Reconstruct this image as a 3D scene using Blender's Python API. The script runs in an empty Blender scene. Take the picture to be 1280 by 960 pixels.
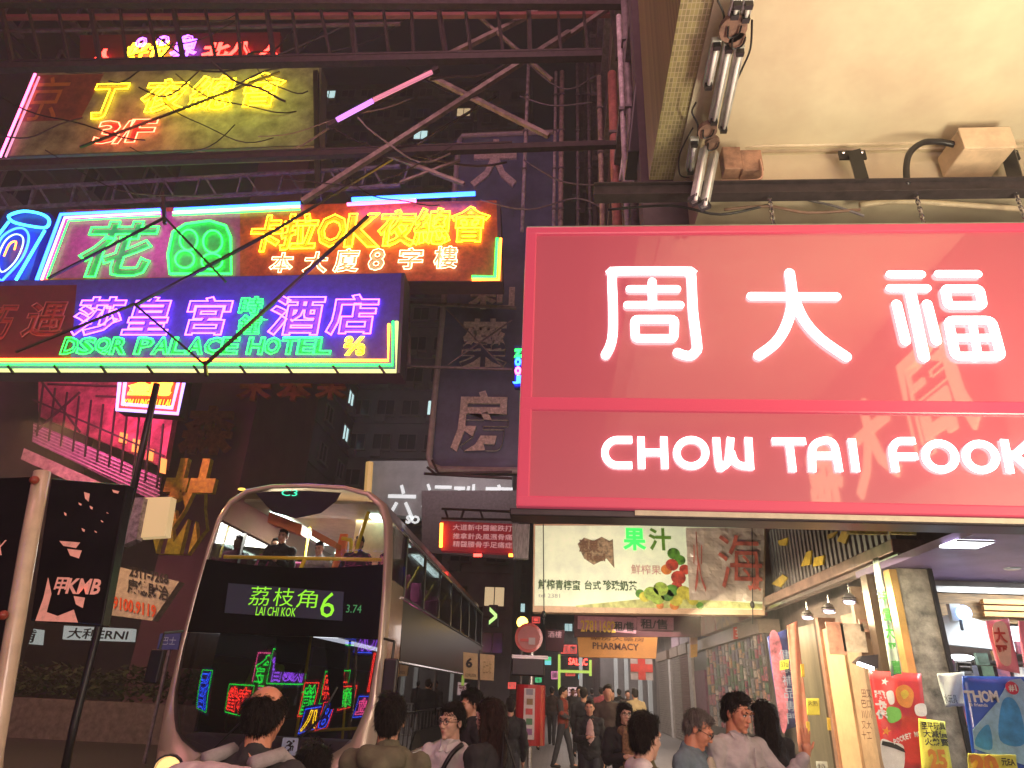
import bpy, math, random
from mathutils import Vector, Matrix, noise
random.seed(7)
S = bpy.context.scene
COL = S.collection
# ------------------------------------------------------------------ camera
FPX = 830.0; CZ = 1.65
Yc = Vector((58, -385, -FPX)).normalized()
Zc = Vector((76, 1780, -FPX)); Zc = (Zc - Zc.dot(Yc)*Yc).normalized()
Xc = Yc.cross(Zc)
ROT = Matrix((Xc, Yc, Zc))
cam = bpy.data.cameras.new('camera'); camo = bpy.data.objects.new('camera', cam); COL.objects.link(camo)
cam.sensor_width = 36; cam.lens = FPX/1280*36; cam.clip_end = 2000; cam.clip_start = .05
camo.matrix_world = Matrix.Translation((0, 0, CZ)) @ ROT.to_4x4()
S.camera = camo
# ------------------------------------------------------------------ world, light, exposure
W = bpy.data.worlds.new('World'); S.world = W; W.use_nodes = True
nt = W.node_tree; bg = nt.nodes['Background']
sky = nt.nodes.new('ShaderNodeTexSky'); sky.sky_type = 'NISHITA'; sky.sun_disc = False
sky.sun_elevation = math.radians(-3); sky.sun_rotation = math.radians(200)
nt.links.new(sky.outputs[0], bg.inputs[0]); bg.inputs[1].default_value = 0.06
S.view_settings.view_transform = 'Standard'; S.view_settings.look = 'None'
S.view_settings.exposure = 0; S.view_settings.gamma = 1
S.render.engine = 'CYCLES'
S.cycles.use_denoising = True; S.cycles.max_bounces = 6; S.cycles.diffuse_bounces = 3; S.cycles.glossy_bounces = 4
S.cycles.transmission_bounces = 6; S.cycles.transparent_max_bounces = 12; S.cycles.sample_clamp_indirect = 4; S.cycles.sample_clamp_direct = 0
S.cycles.caustics_reflective = False; S.cycles.caustics_refractive = False

def area(name, loc, target, sx, sy, power, color):
    l = bpy.data.lights.new(name, 'AREA'); l.shape = 'RECTANGLE'; l.size = sx; l.size_y = sy
    l.energy = power; l.color = color
    o = bpy.data.objects.new(name, l); COL.objects.link(o); o.location = loc
    o.rotation_euler = (Vector(target)-Vector(loc)).to_track_quat('-Z', 'Y').to_euler()
    return o
# shop-front lamps of the arcade behind and beside the camera, then lamps added for neon glow and fill
area('shop_front_light', (4.3, -1.0, 3.0), (0.5, 5, 1.2), 3.5, .5, 215, (1, .80, .62))
area('shop_front_light', (4.2, 2.6, 3.0), (2.8, 3.2, 6.8), 2.5, .6, 260, (1, .86, .60))
area('shop_front_light', (1.5, -4.5, 3.4), (-2.5, 7, 1.5), 5, .8, 330, (1, .72, .60))
area('neon_fill_light', (-9, -8, 19), (-4, 12, 6), 12, 9, 1150, (1, .36, .42))  # added fill in place of the street's neon glow, no fixture
area('neon_fill_light', (-12, 8, 6), (-8, 24, 7), 5, 3, 260, (1, .55, .40))
area('added_sign_glow', (-8.6, 10.9, 15.2), (-8.6, 12, 15.0), 3.2, 1.0, 34, (.95, 1, .12))  # added lamps before the boards, standing in for their tubes' glow
area('added_sign_glow', (-10.8, 11.0, 14.4), (-10.8, 12, 14.2), 1.4, 1.2, 24, (1, .16, .08))
area('added_sign_glow', (-11.5, 13.0, 12.4), (-11.5, 14, 12.3), 3.5, 1.0, 26, (1, .12, .85))
area('added_sign_glow', (-4.8, 13.0, 12.6), (-4.8, 14, 12.5), 3.5, 1.0, 26, (1, .35, .03))
area('added_sign_glow', (-7.0, 12.0, 9.3), (-7.0, 13, 9.3), 4.5, .8, 26, (.28, .16, 1))
area('added_sign_glow', (-6.5, 12.3, 7.6), (-6.5, 13, 8.4), 7, .4, 30, (1, .12, .06))
area('veranda_fill_light', (-13.5, 17.5, 9.5), (-17, 20.6, 9.0), 1.5, 1.5, 420, (1, .16, .34))  # added to brighten the veranda in pink
area('gantry_fill_light', (-7, 5.5, 5.5), (-6, 9.5, 13), 5, 1.5, 60, (1, .30, .40))  # added to brighten the overhead steelwork
area('neon_fill_light', (-6, 36, 15), (-9, 56, 24), 10, 4, 420, (.95, .7, .75))  # more added neon fill, aimed at the far towers
area('neon_fill_light', (-2, 4, 15), (-4, 13, 10), 5, 5, 380, (.9, .46, .5))
area('road_fill_light', (-12, 14, 7), (-12, 16, 0), 1, 1, 220, (1, .5, .2))  # added to light the road orange, stands for no real lamp
area('arcade_fill_light', (3.4, 9.0, 3.25), (3.9, 9.5, 0), 1.6, .4, 190, (1, .84, .58))  # added fill along the arcade, without fixtures
area('arcade_fill_light', (2.8, 13.5, 3.3), (4.6, 13.5, 0), 3, .5, 420, (1, .80, .50))
area('arcade_fill_light', (2.6, 21, 3.4), (2.6, 21, 0), 2, 6, 200, (1, .80, .66))
area('arcade_fill_light', (2.0, 34, 4.2), (2.0, 34, 0), 4, 12, 420, (1, .86, .8))
area('arcade_fill_light', (1.0, 13, 3.0), (1.6, 17.5, 4.3), 3, .3, 110, (1, .85, .62))

# ------------------------------------------------------------------ helpers
def P(px, py, ax, v):
    d = ROT @ Vector((px-640, 480-py, -FPX)); o = Vector((0, 0, CZ)); t = (v-o[ax])/d[ax]
    return o+t*d

_M = {}
def mat(name, col=(.5, .5, .5), rough=.6, metal=0, emit=None, es=0, var=.12, scale=6, bump=0.0, coat=0, stretch=(1, 1, 1), sss=0, col2=None, spec=.5):
    if name in _M: return _M[name]
    m = bpy.data.materials.new(name); m.use_nodes = True; n = m.node_tree.nodes; L = m.node_tree.links
    b = n['Principled BSDF']; b.inputs['Base Color'].default_value = (*col, 1)
    b.inputs['Roughness'].default_value = rough; b.inputs['Metallic'].default_value = metal
    b.inputs['Specular IOR Level'].default_value = spec
    if coat: b.inputs['Coat Weight'].default_value = coat; b.inputs['Coat Roughness'].default_value = .05
    if sss: b.inputs['Subsurface Weight'].default_value = sss; b.inputs['Subsurface Radius'].default_value = (.03, .012, .006)
    if emit: b.inputs['Emission Color'].default_value = (*emit, 1); b.inputs['Emission Strength'].default_value = es
    if var or bump:
        tc = n.new('ShaderNodeTexCoord'); mp = n.new('ShaderNodeMapping'); mp.inputs['Scale'].default_value = stretch
        nz = n.new('ShaderNodeTexNoise'); nz.inputs['Scale'].default_value = scale; nz.inputs['Detail'].default_value = 6
        nz.inputs['Roughness'].default_value = .65
        L.new(tc.outputs['Object'], mp.inputs[0]); L.new(mp.outputs[0], nz.inputs[0])
        if var:
            r = n.new('ShaderNodeValToRGB'); r.color_ramp.elements[0].position = .3; r.color_ramp.elements[1].position = .7
            c2 = col2 or tuple(max(0, c*(1-var*2.2)) for c in col)
            r.color_ramp.elements[0].color = (*c2, 1)
            r.color_ramp.elements[1].color = (*[min(1, c*(1+var*.6)) for c in col], 1)
            L.new(nz.outputs[0], r.inputs[0]); L.new(r.outputs[0], b.inputs['Base Color'])
        if bump:
            bp = n.new('ShaderNodeBump'); bp.inputs['Strength'].default_value = bump; bp.inputs['Distance'].default_value = .02
            L.new(nz.outputs[0], bp.inputs['Height']); L.new(bp.outputs[0], b.inputs['Normal'])
    _M[name] = m; return m

def emis(name, col, s, back=None):
    return mat(name, back or tuple(c*.5 for c in col), .4, emit=col, es=s, var=0)

def glass(name, tint=(1, 1, 1), refl=.12, rough=.01):
    if name in _M: return _M[name]
    m = bpy.data.materials.new(name); m.use_nodes = True; n = m.node_tree.nodes; L = m.node_tree.links
    n.clear(); o = n.new('ShaderNodeOutputMaterial'); mx = n.new('ShaderNodeMixShader')
    t = n.new('ShaderNodeBsdfTransparent'); t.inputs[0].default_value = (*tint, 1)
    g = n.new('ShaderNodeBsdfGlossy'); g.inputs['Roughness'].default_value = rough
    fr = n.new('ShaderNodeLayerWeight'); fr.inputs[0].default_value = .5
    mr = n.new('ShaderNodeMapRange'); mr.inputs['To Min'].default_value = refl; mr.inputs['To Max'].default_value = 1
    pw = n.new('ShaderNodeMath'); pw.operation = 'POWER'; pw.inputs[1].default_value = 4; L.new(fr.outputs['Facing'], pw.inputs[0]); L.new(pw.outputs[0], mr.inputs[0])
    L.new(mr.outputs[0], mx.inputs[0]); L.new(t.outputs[0], mx.inputs[1]); L.new(g.outputs[0], mx.inputs[2]); L.new(mx.outputs[0], o.inputs[0])
    _M[name] = m; return m

ROOT = {}
def tag(o, label=None, cat=None, group=None, kind=None):
    if label: o['label'] = label
    if cat: o['category'] = cat
    if group: o['group'] = group
    if kind: o['kind'] = kind
    return o
def thing(name, label, cat, loc=(0, 0, 0), group=None, rz=0):
    o = bpy.data.objects.new(name, None); COL.objects.link(o); o.location = loc; o.rotation_euler = (0, 0, rz)
    o.empty_display_size = .2; ROOT[o.name] = Vector(loc); return tag(o, label, cat, group)
def rootloc(p):
    while p is not None:
        if p.name in ROOT: return ROOT[p.name]
        p = p.parent
    return Vector((0, 0, 0))

class MB:
    def __init__(s): s.v = []; s.f = []; s.mi = []; s.cur = 0
    def add(s, vs, fs):
        k = len(s.v); s.v += [tuple(v) for v in vs]; s.f += [tuple(i+k for i in f) for f in fs]; s.mi += [s.cur]*len(fs); return s
    def box(s, x0, x1, y0, y1, z0, z1):
        return s.add([(x, y, z) for z in (z0, z1) for y in (y0, y1) for x in (x0, x1)],
                     [(0, 2, 3, 1), (4, 5, 7, 6), (0, 1, 5, 4), (2, 6, 7, 3), (0, 4, 6, 2), (1, 3, 7, 5)])
    def quad(s, a, b, c, d): return s.add([a, b, c, d], [(0, 1, 2, 3)])
    def poly(s, pts): return s.add(pts, [tuple(range(len(pts)))])
    def prism(s, pts, off):
        """planar polygon pts extruded by the vector off"""
        n = len(pts); off = Vector(off); a = [Vector(p) for p in pts]
        return s.add(a+[p+off for p in a], [tuple(range(n)), tuple(range(2*n-1, n-1, -1))]+[(i, i+n, (i+1) % n+n, (i+1) % n) for i in range(n)])
    def tube(s, pts, r, n=6, closed=False):
        pts = [Vector(p) for p in pts]; N = len(pts)
        rs = r if isinstance(r, (list, tuple)) else [r]*N
        up = Vector((0, 0, 1)); rings = []; prev = None
        for i, p in enumerate(pts):
            a = pts[i-1] if (i > 0 or closed) else p
            b = pts[(i+1) % N] if (i < N-1 or closed) else p
            t = (b-a)
            t = t.normalized() if t.length > 1e-7 else Vector((0, 0, 1))
            if prev is None:
                u = t.orthogonal().normalized()
            else:
                u = (prev-t*prev.dot(t))
                u = u.normalized() if u.length > 1e-6 else t.orthogonal().normalized()
            prev = u; w = t.cross(u)
            rings.append([p+rs[i]*(math.cos(2*math.pi*k/n)*u+math.sin(2*math.pi*k/n)*w) for k in range(n)])
        vs = [v for R_ in rings for v in R_]; fs = []
        for i in range(N if closed else N-1):
            j = (i+1) % N
            for k in range(n): fs.append((i*n+k, i*n+(k+1) % n, j*n+(k+1) % n, j*n+k))
        if not closed: fs += [tuple(range(n-1, -1, -1)), tuple(range((N-1)*n, N*n))]
        return s.add(vs, fs)
    def bar(s, a, b, w, h=None):
        """rectangular steel bar from a to b"""
        h = h or w; a = Vector(a); b = Vector(b); t = (b-a).normalized()
        u = t.cross(Vector((0, 0, 1)))
        u = u.normalized() if u.length > 1e-4 else Vector((1, 0, 0))
        q = u.cross(t)
        vs = [p+sx*u*w/2+sz*q*h/2 for p in (a, b) for sx, sz in ((-1, -1), (1, -1), (1, 1), (-1, 1))]
        return s.add(vs, [(3, 2, 1, 0), (4, 5, 6, 7)]+[(i, (i+1) % 4, (i+1) % 4+4, i+4) for i in range(4)])
    def ell(s, c, r, n=14, rot=None):
        c = Vector(c); vs = []; fs = []; m = n//2+1
        for i in range(m+1):
            th = math.pi*i/m
            for k in range(n):
                ph = 2*math.pi*k/n
                v = Vector((r[0]*math.sin(th)*math.cos(ph), r[1]*math.sin(th)*math.sin(ph), r[2]*math.cos(th)))
                if rot: v = rot @ v
                vs.append(c+v)
        for i in range(m):
            for k in range(n): fs.append((i*n+k, (i+1)*n+k, (i+1)*n+(k+1) % n, i*n+(k+1) % n))
        return s.add(vs, fs)
    def cap(s, a, b, r1, r2, n=12):
        a = Vector(a); b = Vector(b); t = (b-a).normalized(); u = t.orthogonal().normalized(); w = t.cross(u)
        rings = []
        for k in range(4):
            an = math.pi/2*(1-k/3.0001); rings.append((a-t*r1*math.sin(an), r1*math.cos(an)))
        for k in range(4):
            an = math.pi/2*(k/3.0001); rings.append((b+t*r2*math.sin(an), r2*math.cos(an)))
        vs = [c+max(r, 1e-4)*(math.cos(2*math.pi*k/n)*u+math.sin(2*math.pi*k/n)*w) for c, r in rings for k in range(n)]
        fs = [(i*n+k, i*n+(k+1) % n, (i+1)*n+(k+1) % n, (i+1)*n+k) for i in range(7) for k in range(n)]
        fs += [tuple(range(n-1, -1, -1)), tuple(range(7*n, 8*n))]
        return s.add(vs, fs)
    def build(s, name, m, parent=None, local=False, smooth=False, bevel=0, label=None):
        me = bpy.data.meshes.new(name); o = bpy.data.objects.new(name, me); COL.objects.link(o)
        off = Vector((0, 0, 0)) if (local or parent is None) else rootloc(parent)
        me.from_pydata([tuple(Vector(v)-off) for v in s.v], [], s.f)
        ms = m if isinstance(m, (list, tuple)) else [m]
        for x in ms: me.materials.append(x)
        if len(ms) > 1: me.polygons.foreach_set('material_index', s.mi)
        if smooth: me.polygons.foreach_set('use_smooth', [True]*len(me.polygons))
        me.update()
        if parent is not None: o.parent = parent
        if bevel:
            b = o.modifiers.new('bevel', 'BEVEL'); b.width = bevel; b.segments = 2; b.limit_method = 'ANGLE'
        if label: o['label'] = label
        return o
def struct(name, mb, m, label=None, **k):
    o = mb.build(name, m, **k); o['kind'] = 'structure'
    if label: o['label'] = label
    return o
def inst(name, src, parent, loc, rz=0, label=None):
    o = bpy.data.objects.new(name, src if isinstance(src, bpy.types.Mesh) else src.data); COL.objects.link(o); o.parent = parent
    o.location = Vector(loc)-rootloc(parent); o.rotation_euler = (0, 0, rz)
    if label: o['label'] = label
    return o

# ---- lettering
_T = {}
def tdata(body, style, off, bev, res=2):
    k = (body, style, round(off, 3), round(bev, 3))
    if k in _T: return _T[k]
    c = bpy.data.curves.new('lettering', 'FONT'); c.body = body; c.resolution_u = res; c.offset = off
    if style == 'tube': c.fill_mode = 'NONE'; c.bevel_depth = bev; c.bevel_resolution = 0
    elif style == 'solid': c.fill_mode = 'BOTH'; c.extrude = bev
    else: c.fill_mode = 'FRONT'
    o = bpy.data.objects.new('lettering', c); me = bpy.data.meshes.new_from_object(o)
    vs = [Vector(v.co) for v in me.vertices]; fs = [tuple(p.vertices) for p in me.polygons]
    bpy.data.objects.remove(o); bpy.data.meshes.remove(me); bpy.data.curves.remove(c)
    xs = [v.x for v in vs] or [0]; ys = [v.y for v in vs] or [0]
    _T[k] = (vs, fs, min(xs), max(xs), min(ys), max(ys)); return _T[k]
def text(parent, name, body, O, U, V, w, h, m, style='flat', r=.02, off=0, lift=.004, label=None, mb=None):
    """lettering centred on O in the plane U, V, fitted into w by h metres"""
    O = Vector(O); U = Vector(U).normalized(); V = Vector(V).normalized(); N = U.cross(V)
    a = tdata(body, 'flat', 0, 0); sx = w/max(1e-3, a[3]-a[2]); sy = h/max(1e-3, a[5]-a[4]); cx = (a[2]+a[3])/2; cy = (a[4]+a[5])/2
    d = tdata(body, style, off, (r/sy if style != 'flat' else 0), 2)
    own = mb is None; b = mb or MB()
    zs = sy
    b.add([O+U*(v.x-cx)*sx+V*(v.y-cy)*sy+N*(v.z*zs+lift) for v in d[0]], d[1])
    if own: return b.build(name, m, parent, label=label)
def ptext(parent, name, body, Y, rect, m, U=(1, 0, 0), V=(0, 0, 1), **k):
    x0, y0, x1, y1 = rect; cx = (x0+x1)/2; cy = (y0+y1)/2
    O = P(cx, cy, 1, Y); w = P(x1, cy, 1, Y).x-P(x0, cy, 1, Y).x; h = P(cx, y0, 1, Y).z-P(cx, y1, 1, Y).z
    return text(parent, name, body, O, U, V, w, h, m, **k)
def loopfix(pts): return [Vector(p) for p in pts]
def ribbon(mb, pts, w, cap='round', closed=False, y=0, depth=.03):
    """a stroke of width w along points in the plane Y = y, extruded towards the viewer; pts are (x, z)"""
    p = [Vector((a, b)) for a, b in pts]; N = len(p); L = []; R = []
    for i in range(N):
        a = p[i-1] if (i > 0 or closed) else p[i]; b = p[(i+1) % N] if (i < N-1 or closed) else p[i]
        t1 = (p[i]-a); t2 = (b-p[i])
        t1 = t1.normalized() if t1.length > 1e-6 else None; t2 = t2.normalized() if t2.length > 1e-6 else None
        t1 = t1 or t2; t2 = t2 or t1
        n1 = Vector((-t1.y, t1.x)); n2 = Vector((-t2.y, t2.x)); n = (n1+n2); n = n.normalized()
        k = min(1.12, 1/max(.4, n.dot(n1))); L.append(p[i]+n*w/2*k); R.append(p[i]-n*w/2*k)
    if closed:
        for f, d in ((-depth, 1),):
            vs = [(q.x, y+f, q.y) for q in L]+[(q.x, y+f, q.y) for q in R]+[(q.x, y, q.y) for q in L]+[(q.x, y, q.y) for q in R]
            fs = []
            for i in range(N):
                j = (i+1) % N
                fs += [(i, j, N+j, N+i), (2*N+i, 2*N+j, j, i), (N+i, N+j, 3*N+j, 3*N+i)]
            mb.add(vs, fs)
        return
    out = list(L)
    if cap == 'round':
        c = p[-1]; d = (L[-1]-c); a0 = math.atan2(d.y, d.x)
        out += [c+Vector((math.cos(a0-math.pi*k/8), math.sin(a0-math.pi*k/8)))*w/2 for k in range(1, 8)]
    out += R[::-1]
    if cap == 'round':
        c = p[0]; d = (R[0]-c); a0 = math.atan2(d.y, d.x)
        out += [c+Vector((math.cos(a0-math.pi*k/8), math.sin(a0-math.pi*k/8)))*w/2 for k in range(1, 8)]
    n0 = len(out); vs = [(q.x, y-depth, q.y) for q in out]+[(q.x, y, q.y) for q in out]
    # triangulate as strip to stay valid on bent strokes
    fs = [(i, (i+1) % n0, (i+1) % n0+n0, i+n0) for i in range(n0)]
    nl = N; nr0 = N+(7 if cap == 'round' else 0)
    for i in range(N-1): fs.append((i, i+1, nr0+N-1-(i+1), nr0+N-1-i))
    if cap == 'round':
        fs.append(tuple([N-1]+list(range(N, N+7))+[N+7])); fs.append(tuple([2*N+6]+list(range(2*N+7, 2*N+14))+[0]))
    mb.add(vs, fs)
def smoothpath(pts, n=4, closed=False):
    N = len(pts); out = []
    g = lambda i: Vector(pts[i % N]) if closed else Vector(pts[max(0, min(N-1, i))])
    for i in range(N if closed else N-1):
        a, b, c, d = g(i-1), g(i), g(i+1), g(i+2)
        for k in range(n):
            t = k/n; out.append(.5*((2*b)+(c-a)*t+(2*a-5*b+4*c-d)*t*t+(3*b-a-3*c+d)*t**3))
    if not closed: out.append(Vector(pts[-1]))
    return out

# ------------------------------------------------------------------ common materials
STEEL = mat('rusty_dark_steel', (.050, .036, .038), .55, .3, var=.25, scale=9, bump=.3)
STEEL2 = mat('grey_painted_steel', (.22, .20, .21), .5, .3, var=.25, scale=7, bump=.2)
BLACK = mat('black_paint', (.015, .014, .016), .35, var=.2)
CHROME = mat('polished_metal', (.7, .7, .72), .18, 1, var=.08)
ALU = mat('brushed_aluminium', (.55, .54, .53), .35, .8, var=.15, scale=4, stretch=(1, 1, 12), bump=.1)
WHITE = mat('white_enamel', (.72, .72, .68), .45, var=.1)
RUBBER = mat('black_rubber', (.02, .02, .02), .7, var=.1)
NY = emis('neon_tube_yellow', (1, .62, .010), 13); NR = emis('neon_tube_red', (1, .035, .025), 12)
NG = emis('neon_tube_green', (.015, 1, .07), 7); NB = emis('neon_tube_blue', (.02, .10, 1), 11)
NP = emis('neon_tube_violet', (.40, .09, 1), 8); NK = emis('neon_tube_pink', (1, .10, .32), 8)
NC = emis('neon_tube_cyan', (.05, .55, 1), 5); NW = emis('neon_tube_warm_white', (1, .9, .45), 5)
NO = emis('neon_tube_orange', (1, .2, .02), 11); NPK = emis('neon_tube_salmon', (1, .35, .28), 5)

# ================================================================== THE SETTING
road = MB().quad((-22, -40, 0), (-.9, -40, 0), (-.9, 260, 0), (-22, 260, 0))
struct('road', road, mat('asphalt', (.05, .05, .052), .75, var=.25, scale=12, bump=.4))
gr = MB().quad((-400, -300, -.02), (400, -300, -.02), (400, 600, -.02), (-400, 600, -.02))
struct('ground', gr, mat('ground_concrete', (.06, .06, .06), .9))
def tile_mat():
    m = mat('pavement_slabs', (.24, .22, .21), .45, var=.2, scale=3, bump=.2); n = m.node_tree.nodes; L = m.node_tree.links
    b = n['Principled BSDF']; br = n.new('ShaderNodeTexBrick'); br.inputs['Scale'].default_value = 2
    br.inputs['Mortar Size'].default_value = .01; br.inputs['Color1'].default_value = (.24, .21, .20, 1); br.inputs['Color2'].default_value = (.18, .17, .17, 1)
    br.inputs['Mortar'].default_value = (.05, .05, .05, 1); tc = n.new('ShaderNodeTexCoord'); L.new(tc.outputs['Object'], br.inputs[0]); L.new(br.outputs[0], b.inputs['Base Color'])
    return m
struct('pavement', MB().box(-.9, 8, -20, 260, 0, .12), tile_mat())
struct('kerb', MB().box(-1.1, -.895, -20, 260, 0, .135), mat('kerb_granite', (.3, .29, .28), .7, bump=.2))
ml = MB()
for k in range(-3, 40): ml.box(-7.6, -7.45, k*4, k*4+1.6, .004, .006)
for k in range(1): ml.box(-1.5, -1.38, -20, 200, .004, .006); ml.box(-1.28, -1.16, -20, 200, .004, .006)
tag(ml.build('road_marking', mat('road_paint', (.6, .55, .3), .6, var=.3)), kind='structure')
struct('far_pavement', MB().box(-22, -16, -20, 260, 0, .13), mat('far_pavement_concrete', (.2, .19, .19), .7))

# ================================================================== JEWELLERY SHOP SIGN
RED = mat('red_acrylic_face', (.32, .06, .075), .4, emit=(.84, .115, .19), es=.27, var=0, spec=.5, coat=1)
RED.node_tree.nodes['Principled BSDF'].inputs['Coat IOR'].default_value = 2.0; RED.node_tree.nodes['Principled BSDF'].inputs['Coat Roughness'].default_value = .035
REDF = mat('red_lit_frame', (.42, .04, .08), .25, emit=(.90, .12, .20), es=.30, var=0)
LW = emis('white_lit_letter', (1, 1, 1), 2.6, (.8, .8, .8))
SY = 5.0
js = thing('shop_sign', 'big glowing red hanging sign box with white Chinese characters over CHOW TAI FOOK', 'shop sign', (-.33, SY, 2.92))
XR = 6.2
zt = 5.56; zb = 2.925; xl = -.335
a1 = P(671, 294, 1, SY); a2 = P(668, 497, 1, SY); b1 = P(666, 513, 1, SY); b2 = P(662, 620, 1, SY)
fr = MB(); d = .26
fr.box(xl, XR, SY-.02, SY+d, a1.z, zt); fr.box(xl, XR, SY-.02, SY+d, zb, b2.z)
fr.box(xl, XR, SY-.021, SY+d, b1.z, a2.z); fr.box(xl, a1.x, SY-.019, SY+d, zb+.001, zt-.001)
fr.build('frame', REDF, js, bevel=.012)
MB().box(a1.x-.01, XR, SY+.01, SY+.05, a2.z-.01, a1.z+.01).build('face_panel', RED, js)
MB().box(a1.x-.01, XR, SY+.01, SY+.05, b2.z-.01, b1.z+.01).build('face_panel', RED, js)
MB().box(xl+.02, XR, SY+d, SY+d+.04, zb+.02, zt-.02).build('back_panel', BLACK, js)
MB().box(xl-.05, XR, SY+.02, SY+d+.02, zb-.06, zb-.003).build('bottom_rail', mat('dark_sign_rail', (.05, .04, .045), .3, .5), js, bevel=.01)
MB().box(xl+.9, XR, SY+.0, SY+.016, zb-.045, zb-.006).build('bottom_trim', mat('cream_trim', (.55, .5, .36), .4), js)
MB().box(xl+.001, XR, SY+.03, SY+.3, zt+.003, zt+.05).build('top_rail', mat('grey_green_rail', (.32, .34, .25), .4), js, bevel=.008)
def S2(px, py): q = P(px, py, 1, SY); return (q.x, q.z)
PXM = (P(1000, 450, 1, SY).x-P(900, 450, 1, SY).x)/100
def rrect(c, r=5):
    out = []
    n = len(c)
    for i in range(n):
        p0 = Vector(c[i-1]); p1 = Vector(c[i]); p2 = Vector(c[(i+1) % n])
        a = p1+(p0-p1).normalized()*r; b = p1+(p2-p1).normalized()*r
        for t in (0, .25, .5, .75, 1): out.append(tuple((a*(1-t)**2+p1*2*t*(1-t)+b*t*t)))
    return out
def circ(cx, cy, rx, ry, n=28, sh=0): return [(cx+rx*math.cos(2*math.pi*k/n)+sh*ry*math.sin(2*math.pi*k/n), cy+ry*math.sin(2*math.pi*k/n)) for k in range(n)]
def arc(cx, cy, r, a0, a1, n=12): return [(cx+r*math.cos(math.radians(a0+(a1-a0)*k/n)), cy+r*math.sin(math.radians(a0+(a1-a0)*k/n))) for k in range(n+1)]
def glyph(strokes, cap, name='character'):
    mb = MB()
    # the letters stand 15 mm off the face on pins, so their own light spills on to it
    for i, (pts, w, closed) in enumerate(strokes):
        ribbon(mb, [S2(*q) for q in pts], w*.96*PXM, cap, closed, SY-.004-.0009*i, .012)
    return mb.build(name, LW, js)
sm = lambda pts, n=4: [tuple(v) for v in smoothpath(pts, n)]
glyph([(sm([(757, 444), (763, 432), (766, 415), (766, 380), (765, 352), (766, 342), (771, 339.5), (857, 339.5), (862, 341), (864, 348), (866, 390), (871, 432), (869, 440), (863, 445), (855, 444.5), (847, 441.5)]), 13, False),
       ([(787, 362), (846, 362)], 11, False), ([(815, 353), (815.5, 380)], 12, False), ([(784, 382), (850, 382)], 11, False), (rrect([(793, 400), (843, 400), (842, 424), (794, 424)]), 12, True)], 'round')
glyph([([(938.5, 371), (1045, 371.5)], 12, False), (sm([(986.5, 342), (990, 376), (983, 406), (969, 429), (948, 445)]), 13.5, False), (sm([(990.5, 370), (1004, 400), (1025, 424), (1057, 446.6)]), 13.5, False)], 'round')
glyph([([(1112, 343.6), (1151, 343.6)], 11, False), ([(1112, 361), (1158, 361)], 11, False), ([(1136.5, 362), (1154, 447)], 14, False), ([(1120, 381), (1131, 427)], 12.5, False), ([(1158, 381), (1169.5, 427)], 12.5, False),
       ([(1172, 343.6), (1221, 343.6)], 11, False), (rrect([(1180, 362), (1223, 362), (1227, 383), (1184, 383)]), 12, True), (rrect([(1184, 401.5), (1238, 401.5), (1250, 446.6), (1193, 446.6)], 7), 12, True), ([(1213.5, 402), (1221, 446)], 10, False), ([(1188, 423.5), (1245, 423.5)], 10, False)], 'round')
LS = 8.8
glyph([([(790, 550)]+arc(772, 566, 16, 270, 90)[0:]+[(790, 582)], LS, False)], 'butt', 'letter')
glyph([([(801, 546.5), (802, 586)], LS, False), ([(829.5, 546.5), (831, 586)], LS, False), ([(803, 566), (830, 566)], LS, False)], 'butt', 'letter')
glyph([(circ(863.7, 566.5, 18, 16.5), LS, True)], 'butt', 'letter')
glyph([(sm([(895, 547.5), (898.5, 582.5), (904, 583), (910, 576), (913, 547.5)]), LS, False), (sm([(913.5, 565), (918, 577), (925, 582), (937, 583.5)]), LS, False), ([(935, 547.5), (937.5, 587.5)], LS, False)], 'butt', 'letter')
glyph([([(965, 552), (1006.5, 552)], LS, False), ([(986, 552), (990.5, 590)], LS, False)], 'butt', 'letter')
glyph([(sm([(1015, 590), (1014.5, 566), (1018, 556), (1027, 551.5), (1036, 551.5), (1042, 557), (1044.5, 566), (1048.5, 590)]), LS, False), ([(1016, 570), (1045, 570)], LS, False)], 'butt', 'letter')
glyph([([(1064, 549), (1069.6, 590)], LS, False)], 'butt', 'letter')
glyph([(sm([(1119, 590), (1115, 566), (1117, 557), (1123, 552), (1131, 551.5), (1143, 551.5)]), LS, False), ([(1117, 571), (1146, 571)], LS, False)], 'butt', 'letter')
glyph([(circ(1174.5, 571, 18.5, 16.5, sh=.12), LS, True)], 'butt', 'letter')
glyph([(circ(1225, 571.5, 18.5, 16.5, sh=.12), LS, True)], 'butt', 'letter')
glyph([([(1254, 550), (1262, 591.6)], LS, False), ([(1257, 569), (1268, 569), (1288, 551)], LS, False), ([(1268, 570), (1290, 591)], LS, False)], 'butt', 'letter')

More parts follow.
